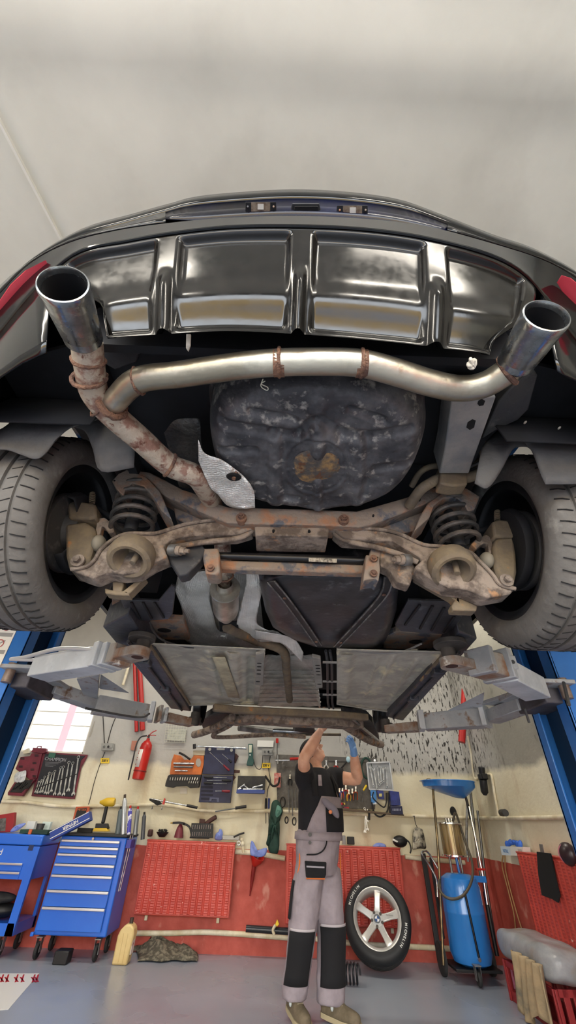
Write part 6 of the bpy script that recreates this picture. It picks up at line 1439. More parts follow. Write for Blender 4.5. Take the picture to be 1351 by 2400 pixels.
# white painted floor sign at the left, flat paint on the floor
t = tag(MB().poly([W(-20, 2282, Z=.0), W(92, 2282, Z=.0), W(20, 2366, Z=.0), W(-20, 2370, Z=.0)], (0, 0, .002)).build('floor_marking', mat('white_marking', 'd3d3cf', .4), None), 'white painted floor marking with red characters at lower left', 'marking')
r_ = MB()
for k, x_ in enumerate((2, 14, 36, 50, 76, 84)):
    r_.bar(W(x_, 2302, Z=.003), W(x_+6, 2284, Z=.003), .012, .001, (0, 0, 1)); r_.bar(W(x_+6, 2301, Z=.003), W(x_-2, 2290, Z=.003), .012, .001, (0, 0, 1))
r_.build('red_characters', M_red, t)
# red funnel with glove
t = wthing('funnel', 'red funnel lined with a blue glove fixed to the red wall', 'funnel', 600, 2100, 5.93)
a_ = W(605, 2005, Y=5.91); b2 = W(596, 2028, Y=5.95); c2 = W(586, 2100, Y=5.99)
u = b2-a_; MB().lathe(a_, u, [(.072, 0), (.078, 0), (.068, u.length*.4), (.03, u.length*.95), (.026, u.length)], 28).build('cone', M_red, t)
MB().tube([b2, lerp(b2, c2, .5), c2], [.024, .018, .005], 14).build('spout', mat('dark_red', ''), t)
rag('glove_lining', None, None, [(588, 2003), (587, 1985), (590, 1971), (597, 1980), (598, 1996), (608, 2003), (616, 1990), (626, 1988), (623, 2003), (614, 2008), (600, 2008)], 5.86, M_glove, .006, parent=t)
# black tube & spray by the pipe
t = wthing('support_tube', 'black and grey tube clipped above the lower pipe left of the mechanic', 'tube', 620, 2182, 5.9)
MB().cyl(W(577, 2176, Y=5.9), W(690, 2184, Y=5.9), .028, n=18).build('tube', mat('tube_blk', '2a2b2f', .3, .2), t); ctube('clip', None, None, [(643, 2190), (640, 2180), (646, 2168)], 5.86, .014, M_pipe, parent=t); wp('tag', None, None, [(645, 2168), (650, 2155), (655, 2166), (650, 2172)], 5.86, .02, M_yel, parent=t)
# coil spring on floor
c = W(812, 2262, Z=.05); tag(coil((c.x-.07, 5.2, .07), (c.x+.07, 5.2, .07), .062, 4.5, .008, n=18).build('coil_spring', mat('spring_black', '1d2026', .4), None), 'black coil spring lying on the floor behind the mechanic\'s legs', 'spring')
# alloy wheel leaning on the radiator
wc = W(884, 2158, Y=5.62); 
t = thing('alloy_wheel', (wc.x, 5.62, 0), 'silver five-spoke alloy wheel with tyre leaning against the radiator', 'wheel')
Rt = .325; ax = Vector((-.18, -1, .38)).normalized(); upv = Vector((.0, 0, 1)); sxv = ax.cross(upv).normalized(); upv = sxv.cross(ax).normalized()
cz = Rt*upv.z+.10*abs(ax.z)+.005; C_ = Vector((wc.x, 5.60, cz))
LR = .56; k_ = 1.0
prof = [(.225, -.105), (.236, -.112), (.262, -.120), (.29, -.115), (.308, -.10), (.318, -.08)]
for g in (-.06, -.02, .02, .06): prof += [(.325, g-.006), (.319, g-.004), (.319, g+.004), (.325, g+.006)]
prof += [(.318, .08), (.308, .10), (.29, .115), (.262, .120), (.240, .113), (.231, .104), (.225, .10)]
MB().lathe(C_, ax, prof, 80).build('tyre', mat('wheel_tyre', '1c1d1f', .6, 0, '232426', 8), t, ang=35)
M_all = mat('alloy_silver', 'c9c8c4', .3, .4, 'bdbcb8', 8)
rim = MB().lathe(C_, ax, [(.205, -.10), (.225, -.105), (.225, -.09), (.20, -.07), (.195, .05), (.205, .085), (.215, .094), (.223, .104), (.231, .106), (.233, .098), (.226, .088)], 64).build('rim', M_all, t)
a0 = math.radians(96)
sp_ = None
for k in range(5):
    th = a0+2*PI*k/5; d = sxv*math.cos(th)+upv*math.sin(th); q_ = ax.cross(d)
    b_ = MB(); secs = []
    for rr_, w_, h_, tt in ((.03, .036, .05, .045), (.08, .030, .052, .04), (.14, .029, .066, .035), (.19, .034, .080, .03), (.214, .038, .090, .02)):
        cc = C_+d*rr_; secs.append([cc-q_*w_+ax*(h_-.006), cc-q_*w_*.75+ax*h_, cc+q_*w_*.75+ax*h_, cc+q_*w_+ax*(h_-.006), cc+q_*w_*.8+ax*(h_-tt), cc-q_*w_*.8+ax*(h_-tt), cc-q_*w_+ax*(h_-.006)])
    b_.grid(secs); b_.add(secs[0][:6], [tuple(range(6))]); b_.build('spoke', M_all, t, ang=25, bevel=.002)
    bt = C_+(sxv*math.cos(th+PI/5)+upv*math.sin(th+PI/5))*.052
    MB().cyl(bt+ax*.03, bt+ax*.056, .0125, n=12).build('wheel_bolt', mat('bolt_dark', '4a443e', .5, .4), t)
MB().cyl(C_+ax*.02, C_+ax*.052, .06, n=40).build('hub', M_all, t, bevel=.003)
cp_ = MB().cyl(C_+ax*.05, C_+ax*.060, .034, n=32).build('centre_cap', mat('cap_steel', '9a9ea2', .2, .7), t)
for k in range(4):
    b_ = MB(); pts = [C_+ax*.061]+[C_+ax*.061+(sxv*math.cos(PI/2*k+PI/2*i/8)+upv*math.sin(PI/2*k+PI/2*i/8))*.022 for i in range(9)]
    b_.poly(pts, ax*.0012); b_.build('roundel', mat('roundel_blue', '2c4f86', .3) if k % 2 else mat('roundel_white', 'd8dadc', .3), cp_, bevel=0)
def arc_text(s, rr_, a_c, step, size, par, off, flip=False):
    n = len(s)
    for i, ch in enumerate(s):
        th = a_c + (i-(n-1)/2)*step; d = sxv*math.cos(th)+upv*math.sin(th); r_v = -ax.cross(d)
        r_v = -r_v if False else r_v
        text(ch, size, C_+d*rr_+ax*off, r_v, d, mat('tyre_white', 'd0d0cc', .5), par, 'tyre_lettering', .0008, bold=.0008)
arc_text('MICHELIN', .273, math.radians(35), .085, .030, t, .1205)
arc_text('MICHELIN', .273, math.radians(205), .085, .030, t, .1205)
text('Performance', .018, C_+(sxv*math.cos(a0+2*PI/5)+upv*math.sin(a0+2*PI/5))*.14+ax*.071, -sxv, upv, mat('script_grey', '6a6864', .5), t, 'script', .0005)
# oil drainer
t = thing('oil_drainer', (W(1090, 2280, Z=0).x, 5.45, 0), 'blue wheeled waste oil drainer with glass chamber and raised blue pan', 'oil drainer')
Yd = 5.45; M_tb = mat('tank_blue', '2c78c4', .25, 0, '2a72be', 3, coat=.3)
cb = W(1098, 2258, Y=Yd); ct = W(1083, 2045, Y=Yd); R_ = (W(1135, 2150, Y=Yd).x-W(1045, 2150, Y=Yd).x)/2
cxd = (cb.x+ct.x)/2; zb_ = .09; zt_ = ct.z
MB().lathe((cxd, Yd, zb_), (0, 0, 1), [(0, 0), (R_*.6, .005), (R_*.88, .03), (R_, .09), (R_, (zt_-zb_)*.55), (R_*1.012, (zt_-zb_)*.56), (R_, (zt_-zb_)*.57), (R_, zt_-zb_-.10), (R_*.9, zt_-zb_-.04), (R_*.6, zt_-zb_-.008), (0, zt_-zb_)], 48).build('tank', M_tb, t)
MB().cyl((cxd+.02, Yd, zt_-.01), W(1070, 2010, Y=Yd), .014, n=12).build('neck', M_tb, t)
g0 = W(1066, 2005, Y=Yd); g1 = W(1056, 1930, Y=Yd); Rg = (W(1083, 1960, Y=Yd).x-W(1033, 1960, Y=Yd).x)/2
gz0, gz1 = g0.z, g1.z; gx = W(1060, 1965, Y=Yd).x
MB().cyl((gx, Yd, gz0), (gx, Yd, gz1), Rg, n=36).build('glass_chamber', mat('oily_glass', '5a4a2c', .08, 0, '8a7650', 6, coat=1, stretch=(6, 6, .5)), t)
for z_ in (gz0, gz1): MB().cyl((gx, Yd, z_-.008), (gx, Yd, z_+.008), Rg*1.12, n=36).build('chrome_ring', M_chrome, t, bevel=.003)
for dx in (-.03, .0, .03): MB().cyl((gx+dx, Yd, gz1), (gx+dx, Yd, gz1+.045), .012, n=12).build('fitting', M_tool, t)
for dx in (-.06, .05): MB().cyl((gx+dx, Yd, zt_-.06), (gx+dx, Yd, gz0), .012, n=10).build('chamber_leg', mat('zinc', ''), t)
# level gauge
MB().tube([W(1080, 2085, Y=Yd-R_-.01), W(1092, 2170, Y=Yd-R_-.01), W(1106, 2240, Y=Yd-R_-.01)] if False else [(cxd-.03, Yd-R_-.012, zt_-.13), (cxd-.005, Yd-R_-.012, zb_+.08)], .010, 10).build('level_gauge', mat('gauge_dark', '15161a', .2, .3), t)
for z_ in (zt_-.13, zb_+.08): MB().cyl((cxd-.03 if z_ > .3 else cxd-.005, Yd-R_+.01, z_), (cxd-.03 if z_ > .3 else cxd-.005, Yd-R_-.022, z_), .014, n=12).build('gauge_fitting', M_tool, t)
# hook pipe to the left, pan
pipe_l = smooth_path([W(1040, 2262, Y=Yd-.05), W(1035, 2150, Y=Yd-.05), W(1028, 2000, Y=Yd-.05), W(1017, 1870, Y=Yd-.02), W(1015, 1840, Y=Yd), W(1010, 1829, Y=Yd), W(1002, 1828, Y=Yd+.03), W(1000, 1838, Y=Yd+.05)], 6)
MB().tube(pipe_l, .013, 12).build('suction_pipe', mat('brass_dull', '8a7a5a', .3, .8, '5d5444', 10), t)
pc_ = W(1050, 1838, Y=Yd)
b_ = MB(); rr_ = []
# pan : shallow offset funnel
rim_l, rim_r = W(992, 1838, Y=Yd), W(1110, 1826, Y=Yd); cxp = (rim_l.x+rim_r.x)/2; czp = (rim_l.z+rim_r.z)/2; hw = (rim_r.x-rim_l.x)/2
for k, (f, dz) in enumerate(((1.05, .0), (1.0, .006), (.97, -.05), (.6, -.10), (.18, -.145), (.1, -.15), (0, -.15))):
    ring_ = []
    for i in range(49):
        th = 2*PI*i/48; ring_.append(Vector((cxp+ (1-f)*hw*.45 + hw*f*math.cos(th), Yd+.02+hw*.8*f*math.sin(th), czp+dz)))
    rr_.append(ring_)
pan_ = b_.grid(rr_).build('drain_pan', M_tb, t, solid=.004, ang=50)
MB().tube([W(1090, 1860, Y=Yd), W(1098, 1890, Y=Yd), W(1104, 1920, Y=Yd)], .014, 10).build('pan_stem', M_dk, t)
MB().tube([W(1100, 1890, Y=Yd), W(1120, 1990, Y=Yd), W(1134, 2060, Y=Yd), W(1143, 2120, Y=Yd)], .016, 12).build('telescopic_tube', M_chrome, t)
MB().tube([W(1137, 2090, Y=Yd+.03), W(1150, 2160, Y=Yd+.03), W(1166, 2240, Y=Yd+.03)], .02, 10).build('lower_tube', M_dk, t)
MB().box(W(1126, 2037, Y=Yd), (.09, .05, .018)).build('red_clamp', M_red, t, bevel=.004)
MB().box(W(1120, 2060, Y=Yd), (.16, .06, .05)).build('blue_bracket', M_tb, t, bevel=.004)
hose = smooth_path([W(1062, 1925, Y=Yd-.02), W(1068, 1905, Y=Yd-.05), W(1076, 1925, Y=Yd-.08), W(1092, 1975, Y=Yd-.12), W(1107, 2020, Y=Yd-.16), W(1107, 2060, Y=Yd-.2), W(1090, 2095, Y=Yd-.24), W(1065, 2107, Y=Yd-.25), W(1042, 2100, Y=Yd-.22), W(1030, 2080, Y=Yd-.15), W(1030, 2062, Y=Yd-.08)], 6)
MB().tube(hose, .012, 10).build('hose', mat('hose_oily', '4a4438', .35), t)
MB().tube(smooth_path([W(1026, 2102, Y=Yd), W(1023, 2060, Y=Yd), W(1005, 2025, Y=Yd), W(990, 2003, Y=Yd-.02), W(992, 1996, Y=Yd), W(1004, 1998, Y=Yd+.1), W(1030, 2040, Y=Yd+.1)], 5), .010, 10).build('push_handle', M_tool, t)
for cx, cy, r_ in ((cxd-.26, Yd+.10, .115), (cxd+.22, Yd+.16, .115)):
    MB().lathe((cx-.02, cy, r_), (1, 0, 0), [(0, 0), (r_*.6, 0), (r_, .008), (r_, .038), (r_*.6, .045), (0, .045)], 30).build('wheel', M_rubber, t)
caster(t, (cxd-.04, Yd-.20, .055), .05)
MB().box((cxd, Yd+.03, .085), (.42, .34, .02)).build('base_frame', M_dk, t, bevel=.004)
for i, (pts, r_, m_, lb) in enumerate(((((1103, 1850), (1113, 1950), (1128, 2060)), .016, 'dark_steel', 'dark steel conduit standing in the corner behind the drainer'), (((1096, 1880), (1094, 1960), (1098, 2020)), .014, 'zinc', 'grey steel tube leaning in the corner behind the glass chamber'), (((1120, 1900), (1138, 2060), (1165, 2230)), .014, 'dark_steel', 'long steel rod leaning in the corner, rightmost of the tubes'))):
    tag(MB().tube([W(x_, y_, Y=5.85) for x_, y_ in pts], r_, 10).build('steel_tube', mat(m_, ''), None), lb, 'tube')
t = thing('folding_stand', W(1000, 2200, Y=5.8), 'black folded stand leaning on the red wall left of the oil drainer', 'stand')
MB().bar(W(992, 2000, Y=5.85), W(1030, 2240, Y=5.7), .05, .03).build('rail', M_dk, t, bevel=.004); MB().bar(W(1010, 2010, Y=5.85), W(1040, 2200, Y=5.7), .03, .02).build('brace', M_dk, t, bevel=.004)
# crate with covered cushion
Xc = 1.95
t = thing('plastic_crate', W(1260, 2330, Z=0), 'red plastic bottle crate at the lower right under a grey cover', 'crate')
M_cr = mat('crate_red', '8e2a2c', .45)
c0 = W(1204, 2345, Z=0); c1 = W(1330, 2440, Z=0); dv = (c1-c0); dv.z = 0; dl = dv.length; dv.normalize(); sv = Vector((-dv.y, dv.x, 0)); 
if sv.x < 0: sv = -sv
hC = .23; dep = .28
b_ = MB()
def crate_wall(o, d, L_, n):
    b_.bar(o+Vector((0, 0, .03)), o+d*L_+Vector((0, 0, .03)), .02, .06, (0, 0, 1)); b_.bar(o+Vector((0, 0, hC-.02)), o+d*L_+Vector((0, 0, hC-.02)), .02, .04, (0, 0, 1))
    for i in range(n+1): b_.bar(o+d*L_*i/n, o+d*L_*i/n+Vector((0, 0, hC)), .02, .045, d)
crate_wall(c0, dv, dl, 4); crate_wall(c0+sv*dep, dv, dl, 4); crate_wall(c0, sv, dep, 4); crate_wall(c0+dv*dl, sv, dep, 4)
b_.build('crate_body', M_cr, t, bevel=.003)
MB().poly([c0+Vector((0, 0, .01)), c0+dv*dl+Vector((0, 0, .01)), c0+dv*dl+sv*dep+Vector((0, 0, .01)), c0+sv*dep+Vector((0, 0, .01))], (0, 0, .01)).build('crate_floor', M_cr, t)
MB().poly([c0-sv*.012+Vector((0, 0, .02)), c0-sv*.012+sv*.08+Vector((0, 0, .02))-dv*.012, c0+sv*.08+Vector((0, 0, hC))-dv*.012, c0-sv*.012+Vector((0, 0, hC))-dv*.012], (-.004, .004, 0)).build('pink_panel', mat('pink_panel', 'c07a92', .6, 0, 'a8607a', 30), t)
# cover: soft box
t = thing('seat_cover', c0+dv*dl/2+sv*dep/2+Vector((0, 0, hC)), 'grey plastic wrapped cushion lying on the red crate', 'cushion')
M_cov = mat('cover_plastic', '9d9fa2', .32, 0, '85878a', 5, c3='8f8475', s3=3.5, l3=.52, h3=.7, bump=.6, bscale=14)
cc = c0+dv*dl/2+sv*dep/2+Vector((0, 0, hC)); rows = []
nn = 40
HL, HW_, HH = dl/2+.09, dep/2+.045, .10
for j in range(nn//2+1):
    ph = PI*j/(nn//2)-PI/2; r = []
    for i in range(nn+1):
        th = 2*PI*i/nn; e = .45
        def sp2(v, e): return math.copysign(abs(v)**e, v)
        x = sp2(math.cos(ph), e)*sp2(math.cos(th), e); y = sp2(math.cos(ph), e)*sp2(math.sin(th), e); z = sp2(math.sin(ph), .6)
        p = cc+dv*HL*x+sv*HW_*y+Vector((0, 0, HH*1.02+HH*z)); p += Vector((0, 0, 1))*.02*mn.noise(p*8)+sv*.015*mn.noise(p*10+Vector((3, 0, 0)))
        r.append(p)
    rows.append(r)
MB().grid(rows).build('wrapped_cushion', M_cov, t, ang=80)
# hanging tan cloth
rows = []
for j in range(14):
    r = []
    for i in range(25):
        u, v = i/24, j/13; o = c0+dv*(dl*.50+u*dl*.62)-sv*(.085+.03*v)
        z = hC+.12-v*(.31+.05*math.sin(u*7)); r.append(Vector((o.x, o.y, max(z, .006)))-sv*.022*math.sin(u*26+v*2)+dv*.02*math.sin(v*3+u*5))
    rows.append(r)
tag(MB().grid(rows).build('tan_cloth', mat('tan_cloth', 'b09a78', .9, 0, '8f8268', 5, c3='6b665c', s3=6, l3=.55, h3=.7, bump=.3), None, solid=.008, soff=-1, ang=80), 'tan stained cloth hanging over the front of the red crate', 'cloth')
# ================================================================ MECHANIC
F_ = Vector((.80, -.60, 0)).normalized(); S_ = Vector((.60, .80, 0)).normalized()   # facing, towards his left side
YM = 4.42
t = thing('person', (W(742, 2200, Y=YM).x, YM, 0), 'mechanic in grey dungarees and black shirt reaching up under the car', 'person')
man = t
M_skin = mat('skin', 'dcae94', .55, 0, 'd09c82', 9)
M_shirt = mat('shirt_black', '15161b', .9, 0, '1b1c22', 6)
M_ovl = mat('dungaree_grey', '998f95', .9, 0, '8b8187', 7, bump=.2, bscale=30)
M_ovb = mat('dungaree_black', '17171a', .9)
M_shoe = mat('shoe_taupe', '6f6350', .8, 0, '5c523f', 14, bump=.3)
M_sole = mat('sole_cream', 'a89b7c', .7)
def w3(x, y, Y): return W(x, y, Y=Y)
def ringloft(mb_, secs, n=24):
    # secs: (centre, half-width along S, half-depth along F, [S,F])
    rows = []
    for s_ in secs:
        c, a, b_ = s_[:3]; s2, f2 = (s_[3], s_[4]) if len(s_) > 3 else (S_, F_)
        rows.append([c+s2*a*math.cos(2*PI*i/n)+f2*b_*math.sin(2*PI*i/n) for i in range(n+1)])
    mb_.grid(rows); mb_.add(rows[0][:-1], [tuple(range(n))]); mb_.add(rows[-1][:-1], [tuple(range(n))]); return mb_
def organic(mb_, name, m, parent, vox=.012, sm=6):
    o = mb_.build(name, m, parent, weld=True, ang=180)
    r = o.modifiers.new('r', 'REMESH'); r.mode = 'VOXEL'; r.voxel_size = vox; r.use_smooth_shade = True
    s_ = o.modifiers.new('s', 'SMOOTH'); s_.factor = .5; s_.iterations = sm; return o
pel = w3(744, 2000, YM); wst = w3(748, 1945, YM); che = w3(745, 1870, YM); shc = w3(742, 1815, YM)
neck = w3(741, 1795, YM); 
shR = w3(714, 1822, YM-.14); shL = w3(782, 1822, YM+.16)
elR = w3(713, 1778, YM-.30); wrR = w3(752, 1712, YM-.22); hdR = w3(768, 1692, YM-.16)
elL = w3(838, 1826, YM+.10); wrL = w3(829, 1757, YM-.08); hdL = w3(822, 1728, YM-.14)
head = w3(735, 1766, YM+.02)
# body: one continuous skin surface
b_ = MB()
ringloft(b_, [(pel, .15, .11), (wst, .16, .13), (che, .18, .13), (shc, .15, .09), (neck-Vector((0, 0, .01)), .07, .065)])
b_.tube([neck-Vector((0, 0, .06)), lerp(neck, head, .5), head-Vector((0, 0, .03))], [.066, .060, .060], 18)
# head tilted back, looking up to his left
hf = (F_*.72+Vector((0, 0, .62))+S_*.1).normalized(); hs = S_.copy(); hu = hf.cross(hs); hu = -hu if hu.z < 0 else hu
def hp_(f, s_, u): return head+hf*f+hs*s_+hu*u
RH = Matrix((hs, hf, hu)).transposed()
b_.ball(hp_(0, 0, .025), (.076, .094, .092), 24, RH); b_.ball(hp_(.028, 0, -.05), (.055, .062, .060), 20, RH); b_.ball(hp_(.06, 0, -.085), (.028, .024, .02), 14, RH)
b_.tube([hp_(.088, 0, .02), hp_(.112, 0, -.012), hp_(.09, 0, -.024)], [.009, .015, .009], 10)
b_.ball(hp_(.085, 0, .035), (.045, .012, .010), 14, RH)
for s_ in (-1, 1):
    b_.ball(hp_(-.005, s_*.076, -.005), (.008, .020, .030), 12, RH); b_.ball(hp_(.062, s_*.036, -.018), (.020, .018, .018), 12, RH)
b_.ball(hp_(.086, 0, -.048), (.024, .010, .0065), 12, RH); b_.ball(hp_(.083, 0, -.060), (.021, .011, .007), 12, RH)
# arms
b_.tube(smooth_path([shR, lerp(shR, elR, .5), elR, lerp(elR, wrR, .3), lerp(elR, wrR, .7), wrR], 3), [.062, .060, .058, .056, .054, .052, .050, .049, .053, .055, .053, .050, .046, .040, .034, .031][:16], 16)
b_.tube(smooth_path([shL, lerp(shL, elL, .5), elL, lerp(elL, wrL, .3), lerp(elL, wrL, .7), wrL], 3), [.062, .060, .058, .055, .053, .051, .049, .048, .052, .053, .051, .047, .042, .036, .031, .029][:16], 16)
def hand(mb_, w_, tip, pn, L_=.185, curl=.5, side=1):
    d = (tip-w_).normalized(); q_ = d.cross(pn).normalized(); n = q_.cross(d)
    secs = [(w_, .028, .022), (w_+d*L_*.15, .036, .020), (w_+d*L_*.38, .044, .017), (w_+d*L_*.5, .042, .014)]
    ringloft(mb_, [(c, a, b2, q_, n) for c, a, b2 in secs], 16)
    for k, (o, fl) in enumerate(((-.031, .066), (-.011, .076), (.011, .072), (.031, .056))):
        p0 = w_+d*L_*.42+q_*o; a = curl*(.8+.15*k); p1 = w_+d*L_*.52+q_*o
        p2 = p1+(d*math.cos(a*.5)+n*math.sin(a*.5))*fl*.45; p3 = p2+(d*math.cos(a*1.4)+n*math.sin(a*1.4))*fl*.33; p4 = p3+(d*math.cos(a*2.1)+n*math.sin(a*2.1))*fl*.25
        mb_.tube([p0, p1, p2, p3, p4], [.0095, .010, .009, .0085, .007], 10)
    b0 = w_+d*L_*.14+q_*side*.026
    mb_.tube([b0, b0+(q_*side*.7+d*.6+n*.3)*.036, b0+(q_*side*.75+d*1.25+n*.75)*.05, b0+(q_*side*.6+d*1.7+n*1.1)*.058], [.015, .013, .011, .008], 10)
hand(b_, wrR, hdR, -F_, curl=.7, side=1)
# legs (inside the dungarees) and feet
hA, kA, aA = w3(724, 2040, YM-.06), w3(708, 2190, YM-.08), w3(690, 2335, YM-.02)
hB, kB, aB = w3(768, 2040, YM+.06), w3(776, 2190, YM+.02), w3(775, 2345, YM-.02)
for h_, k_, a_ in ((hA, kA, aA), (hB, kB, aB)): b_.tube([lerp(pel, h_, .6), h_, lerp(h_, k_, .5), k_, lerp(k_, a_, .4), a_], [.085, .082, .075, .056, .058, .038], 16)
organic(b_, 'body', M_skin, man, .0065, 3)
# glove on his left hand
g_ = MB(); hand(g_, lerp(wrL, elL, .12), hdL, -F_+S_*.3, .19, .8, side=-1); g_.tube([lerp(wrL, elL, .18), wrL, lerp(wrL, hdL, .2)], [.037, .033, .032], 16)
organic(g_, 'nitrile_glove', mat('glove_lightblue', '6f9ad0', .4), man, .006, 2)
# eyes, brows
for s_ in (-1, 1):
    MB().ball(hp_(.082, s_*.031, .014), (.011, .008, .007), 12, RH).build('eye', mat('eye_white', 'd8d0c6', .3), man); MB().bar(hp_(.094, s_*.016, .037), hp_(.084, s_*.046, .034), .008, .005, hu).build('eyebrow', mat('brow', '4a3a30', .9), man)
# hair and cap with head lamp
hr = MB().ball(hp_(-.012, 0, .018), (.081, .092, .088), 22, RH); hr.f = [f for f in hr.f if all(((hr.v[i]-head).dot(hf) < .012) for i in f)]
hr.build('hair', mat('hair_grey', '5a4e46', .9, 0, '77695e', 40), man, solid=.003)
c_ = MB(); c_.ball(hp_(-.006, 0, .045), (.094, .110, .092), 26, RH); c_.f = [f for f in c_.f if all(((c_.v[i]-head).dot(hu) > .036) for i in f)]
cap = c_.build('cap', mat('cap_black', '141417', .85), man, solid=.006)
MB().poly([hp_(.08, -.06, .046), hp_(.12, -.05, .056), (hp_(.14, 0, .062)), hp_(.12, .05, .056), hp_(.08, .06, .046), hp_(.09, 0, .06)], hu*.006).build('visor', mat('cap_black', ''), cap, bevel=.002)
lampp = hp_(.108, -.02, .085); MB().cyl(lampp-hf*.02, lampp+hf*.012, .020, n=20).build('head_lamp', M_dk, cap); MB().cyl(lampp+hf*.012, lampp+hf*.017, .017, n=20).build('lamp_lens', emat('lamp_glow', 'ffffff', 6), cap)
# shirt
b_ = MB(); 
ringloft(b_, [(w3(746, 1975, YM), .185, .145), (w3(749, 1945, YM), .205, .175), (w3(749, 1905, YM), .215, .175), (w3(746, 1865, YM), .220, .160), (w3(744, 1832, YM), .215, .135), (w3(743, 1812, YM), .165, .105), (w3(742, 1800, YM), .085, .078)], 28)
sR = lerp(shR, elR, .55); sL = lerp(shL, elL, .42)
b_.tube([lerp(shR, che, .3), shR, sR], [.10, .092, .080], 18); b_.tube([lerp(shL, che, .3), shL, sL], [.10, .092, .082], 18)
organic(b_, 't_shirt', M_shirt, man, .010, 5)
# dungarees
b_ = MB()
ringloft(b_, [(w3(747, 1944, YM), .205, .175), (w3(746, 1962, YM), .212, .180), (w3(745, 1990, YM), .212, .172), (w3(744, 2020, YM), .205, .16), (w3(744, 2050, YM), .185, .145)], 28)
LA = [(lerp(pel, hA, .9), .118), (lerp(hA, kA, .4), .118), (kA, .108), (lerp(kA, aA, .5), .098), (aA+Vector((0, 0, .02)), .098), (aA-Vector((0, 0, .01)), .092)]
LB = [(lerp(pel, hB, .9), .118), (lerp(hB, kB, .4), .116), (kB, .108), (lerp(kB, aB, .5), .100), (aB+Vector((0, 0, .02)), .105), (aB-Vector((0, 0, .01)), .100)]
for L_ in (LA, LB): b_.tube([p for p, r in L_], [r for p, r in L_], 22)
ov = organic(b_, 'dungarees', M_ovl, man, .010, 4)
tx = bpy.data.textures.new('folds', 'CLOUDS'); tx.noise_scale = .09
dm = ov.modifiers.new('d', 'DISPLACE'); dm.texture = tx; dm.strength = .02; dm.mid_level = .5; dm.texture_coords = 'GLOBAL'
# patches wrapped on surfaces: curved shells around an axis path
def wrap(name, secs, a0, a1, m, parent=man, off=.008, n=14, th=.004):
    # secs: (centre, halfwidth S, halfdepth F); angle 0 = +S, 90 = +F (front)
    rows = []
    for c, a, b2 in secs: rows.append([c+S_*(a+off)*math.cos(math.radians(lerp(a0, a1, i/n)))+F_*(b2+off)*math.sin(math.radians(lerp(a0, a1, i/n))) for i in range(n+1)])
    return MB().grid(rows).build(name, m, parent, solid=th, ang=60)
def legsec(L_, f0, f1, k=6):
    P = [p for p, r in L_]; R = [r for p, r in L_]; out = []
    for i in range(k+1):
        z = lerp(f0, f1, i/k)
        for j in range(len(P)-1):
            if P[j].z >= z >= P[j+1].z: q_ = (P[j].z-z)/(P[j].z-P[j+1].z); out.append((lerp(P[j], P[j+1], q_), lerp(R[j], R[j+1], q_), lerp(R[j], R[j+1], q_))); break
    return out
zA0, zA1 = w3(708, 2172, YM).z, w3(700, 2300, YM).z
wrap('knee_patch', legsec(LA, zA0, zA1), 92, 200, M_ovb); wrap('knee_patch', legsec(LB, w3(775, 2168, YM).z, w3(775, 2305, YM).z), 60, 190, M_ovb)
wrap('thigh_patch', legsec(LA, w3(705, 2060, YM).z, w3(700, 2148, YM).z), 205, 262, M_ovb)
wrap('knee_seam', legsec(LA, zA0+.014, zA0, 1), 92, 200, mat('piping_grey', 'b5adb0', .8)); wrap('knee_seam', legsec(LB, w3(775, 2168, YM).z+.014, w3(775, 2168, YM).z, 1), 60, 190, mat('piping_grey', ''))
zt_, zb_ = w3(748, 1868, YM).z, w3(748, 1950, YM).z
bibs = [(w3(748, 1868, YM), .214, .166), (w3(749, 1890, YM), .215, .172), (w3(749, 1915, YM), .214, .178), (w3(749, 1950, YM), .208, .180)]
rows = []
for k, s_ in enumerate(bibs):
    a0 = lerp(135, 178, (k/3)**1.2); a1 = lerp(62, 38, k/3); rows.append([s_[0]+S_*(s_[1]+.012)*math.cos(math.radians(lerp(a0, a1, i/16)))+F_*(s_[2]+.012)*math.sin(math.radians(lerp(a0, a1, i/16))) for i in range(17)])
MB().grid(rows).build('bib', M_ovl, man, solid=.006, ang=60)
wrap('bib_pocket', [(w3(749, 1893, YM), .216, .174), (w3(749, 1920, YM), .213, .180), (w3(749, 1948, YM), .208, .182)], 128, 55, M_ovb, off=.022)
wrap('waistband', [(w3(747, 1950, YM), .208, .182), (w3(747, 1968, YM), .212, .184)], 0, 360, M_ovl, off=.012, n=40)
# folded gloves / rag in the bib pocket
b_ = MB()
for k in range(5): b_.ball(W(766+k*5, 1882+k*5, Y=YM-.26), (.055, .03, .028), 14, Euler((0, .6+.1*k, .3)).to_matrix())
organic(b_, 'pocket_flap', mat('flap_slate', '75707a', .9), man, .009, 4)
MB().ball(W(775, 1903, Y=YM-.29), (.016, .012, .014), 12).build('orange_tab', mat('tab_orange', 'e08a5a', .7), man)
for s_, a in ((0, 150), (1, 70)):
    P = [(w3(748, 1868, YM), .214, .166), (w3(746, 1840, YM), .222, .155), (w3(743, 1815, YM), .17, .12)]
    wrap('shoulder_strap', P, a-8, a+8, M_ovb if s_ == 0 else M_ovb, off=.010, n=3, th=.004)
wrap('strap_patch', [(w3(746, 1845, YM), .22, .156), (w3(746, 1820, YM), .19, .13)], 128, 138, M_ovl, off=.012, n=3)
MB().cyl(w3(727, 1956, YM-.22), w3(727, 1956, YM-.235), .014, n=14).build('button', M_black, man)
for x_, y_ in ((727, 1975),): MB().cyl(w3(x_, y_, YM-.22), w3(x_, y_, YM-.235), .012, n=14).build('button', M_black, man)
